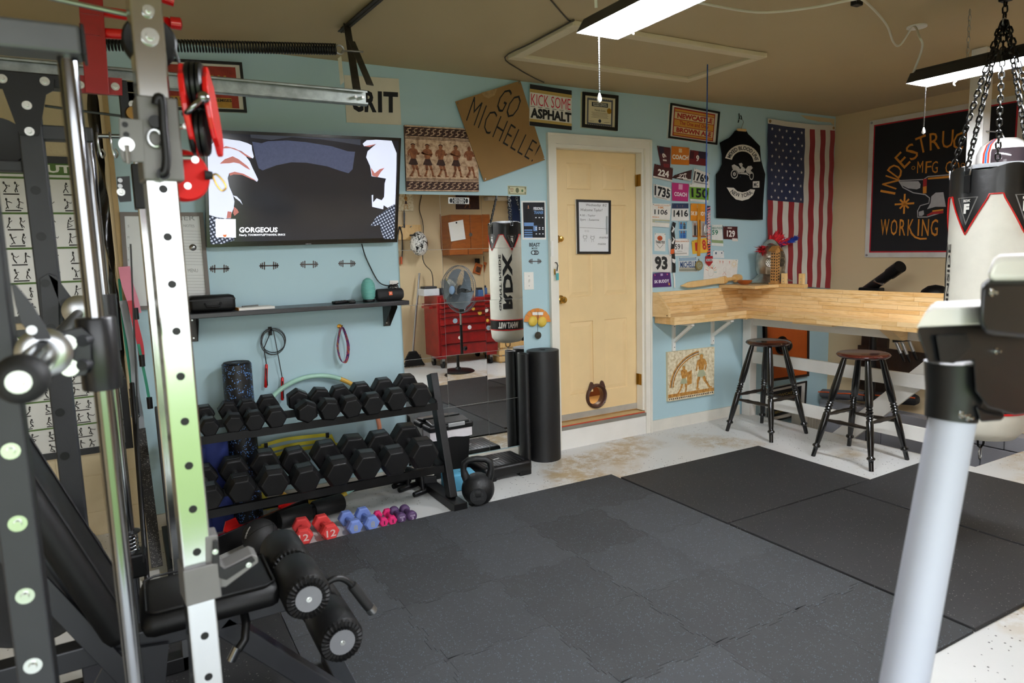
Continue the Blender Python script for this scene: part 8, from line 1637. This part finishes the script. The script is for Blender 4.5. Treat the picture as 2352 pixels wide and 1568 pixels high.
def wall_cab():
    yf = -4.38; a, c = in_mirror(1031, 488, yf), in_mirror(1121, 579, yf); t = T('wall_cabinet', 'orange brown wooden wall cabinet with two doors, seen in the mirror', 'cabinet', ((a.x+c.x)/2, yf-.15, c.z)); mw = m_wood('orange_brown_wood', '#7c3d14', '#94501c', '#a55f25', (3, 3, 14))
    O(B().b2((a.x, YF+.002, c.z), (c.x, yf-.02, a.z)), 'carcass', mw, t, bev=.003); xm = (a.x+c.x)/2
    for x0, x1 in ((a.x+.004, xm-.003), (xm+.003, c.x-.004)): O(B().b2((x0, yf-.02, c.z+.004), (x1, yf, a.z-.004)), 'door', mw, t, bev=.003)
    O(B().cyl((xm, yf, (a.z+c.z)/2), (xm, yf+.008, (a.z+c.z)/2), .025, seg=20), 'round_pull', M_STEEL, t)
    p = in_mirror(1045, 524, yf+.02); q = [p+V((dx, 0, dz)) for dx, dz in ((.1, .14), (-.12, .1), (-.09, -.15), (.13, -.12))]
    # seen from the room the sheet hangs a little askew
    t2 = T('paper_sheet', 'white sheet of paper pinned askew to the wooden wall cabinet', 'paper', p-V((0, 0, .15))); O(B().prism(q, (0, .001, 0)), 'sheet', M_PAPER, t2); O(B().cyl(p+V((0, .001, .1)), p+V((0, .008, .1)), .012, seg=12), 'magnet', M_BLACK, t2)
wall_cab()
a = in_mirror(915, 516, yw); c = in_mirror(967, 550, yw); t = T('tool_board', 'pale wooden board with hooks on the tan wall in the mirror', 'board', ((a.x+c.x)/2, yw, c.z)); O(B().b2((a.x-.25, yw-.008, c.z), (c.x, yw+.02, a.z)), 'board', M_PINE, t, bev=.003)
for k in range(4): x = a.x-.2+k*.12; O(B().cyl((x, yw+.02, a.z-.03), (x, yw+.07, a.z-.02), .008, seg=8), 'peg', M_STEEL, t)
p = in_mirror(962, 562, yw+.2); t = T('bike_helmet', 'black and white patterned helmet hung on the wooden board', 'helmet', p-V((0, 0, .2))); kb_ = MM('skull_paint'); vc = kb_.coord(); kb_.color(kb_.ramp(kb_.noise(vc, 22, 6, .7, 1.2), [(.44, '#111112'), (.5, '#d8d6d0')])); kb_.set(.25, coat=.4)
O(B().lathe([(.145*math.cos(R(x)), .145*math.sin(R(x))) for x in range(-70, 91, 10)], 28).xf(M.Translation(p) @ M.Diagonal((.85, .8, 1.25, 1))), 'shell', kb_.m, t, smooth=60); O(B().box(p+V((-.1, .04, .13)), (.08, .05, .02), R(20), .006), 'strap_clip', M_PLAST, t); O(B().bar(p+V((0, -.18, .14)), p+V((0, -.03, .17)), .02, .02), 'hanger', M_STEEL, t)
for x, y0, y1, lab, col, w_ in ((918, 528, 612, 'orange and black bolt cutters hung on the wooden board', 'b5502a', .03), (928, 490, 514, 'short black knife above the wooden board', '17171a', .02)):
    a, c = in_mirror(x, y0, yw+.03), in_mirror(x, y1, yw+.03); t = T('hand_tool', lab, 'tool', c); 
    if w_ > .025:
        for s_ in (-1, 1): O(B().tube([a+V((s_*.005, 0, .05)), a+V((s_*.03, 0, -.06)), (a+c)/2+V((s_*.035, 0, 0)), c+V((s_*.02, 0, 0))], .009, 8), 'tool_handle', M_BLACK, t, smooth=50); O(B().cyl(c+V((s_*.02, 0, .1)), c+V((s_*.02, 0, 0)), .013, seg=10), 'tool_grip', mt('orange_grip', '#b5502a', .5), t)
    else: O(B().prism([a+V((-.012, 0, 0)), a+V((0, 0, .06)), a+V((.012, 0, 0)), c+V((.01, 0, 0)), c+V((-.01, 0, 0))], (0, .006, 0)), 'blade', M_PLAST, t); O(B().cyl(c, c-V((0, 0, .05)), .012, seg=10), 'grip', M_RUB, t)
# broom with dustpan
a, c = in_mirror(962, 632, yw+.1), in_mirror(946, 800, yw+.25); c = V((c.x, yw+.25, .1)); t = T('broom', 'broom with a steel pole and a black dustpan head leaning in the mirror', 'broom', (c.x, c.y, 0)); O(B().cyl(a, c, .014, seg=12), 'pole', M_STEEL, t, smooth=50)
O(B().prism([V((c.x-.05, c.y, .2)), V((c.x+.05, c.y, .2)), V((c.x+.16, c.y, .02)), V((c.x-.16, c.y, .02))], (0, .05, 0)), 'dustpan', M_PLAST, t, bev=.01)
for k in range(14): O(B().bar((c.x-.09+k*.014, c.y+.055, .15), (c.x-.13+k*.02, c.y+.055, .01), .006, .006), 'bristle', M_RUB, t)
# cord and clutter on the chest
O(B().tube(smooth_pts([in_mirror(968, 448, yw), in_mirror(963, 480, yw+.02), in_mirror(972, 520, yw+.05), in_mirror(970, 600, yw+.2), in_mirror(990, 630, yw+.2), V((cx0+.03, cyf-.2, czt+.1)), V((cx0+.04, cyf-.2, czt+.01))], 5), .006, 6), 'extension_cord', M_CABLE, smooth=60, label='black power cord hanging on the tan wall in the mirror', cat='cord')
def clutter(name, label, cat, px, py, w_, d_, h_, col, dy=-.2, bev=.006):
    p = in_mirror(px, py, cyf+dy); t = T(name, label, cat, (p.x, cyf+dy, czt)); O(B().b2((p.x-w_/2, cyf+dy-d_/2, czt), (p.x+w_/2, cyf+dy+d_/2, czt+h_*.75)), 'body', mt('clutter_'+col, '#'+col, .5, var=.15), t, bev=bev); O(B().b2((p.x-w_*.4, cyf+dy-d_*.4, czt+h_*.75), (p.x+w_*.4, cyf+dy+d_*.4, czt+h_)), 'lid', mt('clutter_dark', '#1d1e20', .5), t, bev=bev); return t
clutter('tool_box', 'flat black and white tool box stacked on the red chest', 'box', 984, 684, .22, .2, .12, 'c4c6c8'); clutter('charger', 'small black charger on top of the chest clutter', 'charger', 1012, 682, .07, .07, .09, '222326'); clutter('spool_holder', 'blue spool holder on the red chest beside the bag', 'spool', 1103, 662, .08, .1, .12, '41628c'); clutter('clamp_box', 'orange clamp box on the red chest', 'box', 1082, 664, .07, .06, .07, 'c8762a')
p = in_mirror(1026, 640, cyf-.25); t = T('cleaning_bottle', 'green cleaning bottle with a yellow cap behind the fan', 'bottle', (p.x, cyf-.25, czt)); O(B().lathe([(.001, 0), (.05, 0), (.05, .17), (.03, .21), (.018, .22)], 20, (p.x, cyf-.25, czt)), 'bottle', mt('green_bottle', '#3d7a4a', .4), t, smooth=50); O(B().lathe([(.02, .22), (.022, .25), (.001, .26)], 14, (p.x, cyf-.25, czt)), 'cap', mt('yellow_cap', '#d1b02e', .4), t)
p = in_mirror(1030, 610, cyf-.35); t_ = B().lathe([(.001, .26), (.08, .24), (.13, .16), (.12, .06), (.14, 0), (.001, 0)], 24, (p.x, cyf-.33, czt)); t_.v = [v_+V((rnd.uniform(-.012, .012), rnd.uniform(-.012, .012), rnd.uniform(-.01, .01))) for v_ in t_.v]; O(t_, 'rag_bundle', mt('floral_rag', '#b9b5a8', .9, var=.35, vs=40), smooth=60, label='bundled pale floral rag on the chest behind the fan', cat='rag')
for px in (1100,):
    p = in_mirror(px, 612, yw+.02); t = T('blister_pack', 'orange blister pack hung on a hook above the red chest', 'package', p-V((0, 0, .08))); O(B().box(p, (.12, .012, .15), M.Rotation(R(20), 3, 'Y')), 'card', mt('orange_pack', '#a8561f', .5, var=.3, vs=30), t); O(B().box(p+V((0, .012, -.01)), (.07, .02, .08), M.Rotation(R(20), 3, 'Y'), .006), 'blister', mt('dark_pack', '#4a2c1c', .3), t); O(B().box(p+V((0, -.004, .11)), (.07, .016, .07)), 'hook_plate', M_BLACK, t)
# slatted crate and blue tarp
a, c = in_mirror(1131, 787, cyf), in_mirror(1172, 828, cyf); x0, x1 = cx1+.03, cx1+.5; t = T('slatted_crate', 'pine slatted crate on the floor beside the red tool chest', 'crate', ((x0+x1)/2, cyf-.2, 0))
for k in range(3): O(B().b2((x0, cyf-.012, .02+k*.09), (x1, cyf, .09+k*.09)), 'slat', M_PINE, t, bev=.002); O(B().b2((x0, cyf-.4, .02+k*.09), (x0+.012, cyf-.013, .09+k*.09)), 'slat', M_PINE, t, bev=.002)
for x in (x0+.03, x1-.03): O(B().b2((x-.02, cyf-.03, 0), (x+.02, cyf-.0125, .28)), 'corner_post', M_PINE, t)
O(B().b2((x0, cyf-.4, .01), (x1, cyf-.02, .02)), 'bottom', M_PINE, t)
t_ = B().lathe([(.001, .2), (.07, .18), (.11, .1), (.1, 0), (.001, 0)], 20, (x0+.2, cyf-.2, .2)); t_.v = [v_+V((rnd.uniform(-.015, .015), rnd.uniform(-.015, .015), 0)) for v_ in t_.v]; O(t_, 'plastic_bag', mt('crinkled_bag', '#a8a4a0', .3, var=.4, vs=30), smooth=60, label='crumpled gray plastic bag in the slatted crate', cat='bag')
a, c = in_mirror(1159, 452, yw+.02), in_mirror(1200, 790, yw+.02); b = B().grid(lambda u, v: V((a.x+min(1.0, XR-.03-a.x)*u, yw+.02+.02*math.sin(u*14), 2.45-(2.45-.3)*v)), 30, 6); O(b, 'blue_tarp', mt('deep_blue_tarp', '#16305e', .5), smooth=60, label='deep blue tarp hanging on the wall beside the bag in the mirror', cat='tarp')
x0 = cx1+.55; t = T('storage_case', 'black storage case with a yellow latch below the blue tarp', 'case', (x0+.2, cyf-.15, 0)); O(B().b2((x0, cyf-.32, 0), (x0+.45, cyf, .4)), 'body', M_PLAST, t, bev=.02); O(B().b2((x0+.05, cyf, .3), (x0+.2, cyf+.012, .34)), 'latch', M_YEL, t, bev=.003)
for (px0, py0, px1, py1), lab, dk in (((1042, 447, 1096, 476), 'dark framed gladiator-like print high on the tan wall in the mirror', 1), ((912, 446, 949, 484), 'small mosaic style print near the cord on the tan wall', 0)):
    a, c = in_mirror(px0, py0-12, yw), in_mirror(px1, py1, yw); q = [V((c.x, yw+.02, a.z)), V((a.x, yw+.02, a.z)), V((a.x, yw+.02, c.z)), V((c.x, yw+.02, c.z))]; t = T('framed_print', lab.replace('gladiator-like', 'figure'), 'picture', ((a.x+c.x)/2, yw, c.z)); O(slab(B(), q, .018), 'canvas', M_MOSD if dk else M_MOSC, t); g = B(); figure(g, q, .5, .92, .7, ((-.12, -.14), (.13, .2), ((-.14, -.68), (-.16, -.52)), ((.16, -.66), (.2, -.75))), 0, 1, .0014, .9); O(g, 'print', [M_MOSO if not dk else M_MOSF, M_MOSD], t, fix=False)
a = in_mirror(1105, 455, yw); O(B().b2((a.x, yw-.008, a.z-.01), (a.x+.34, yw+.12, a.z+.03)), 'wall_ledge', M_WHITE, label='short white ledge high on the tan wall in the mirror', cat='ledge')
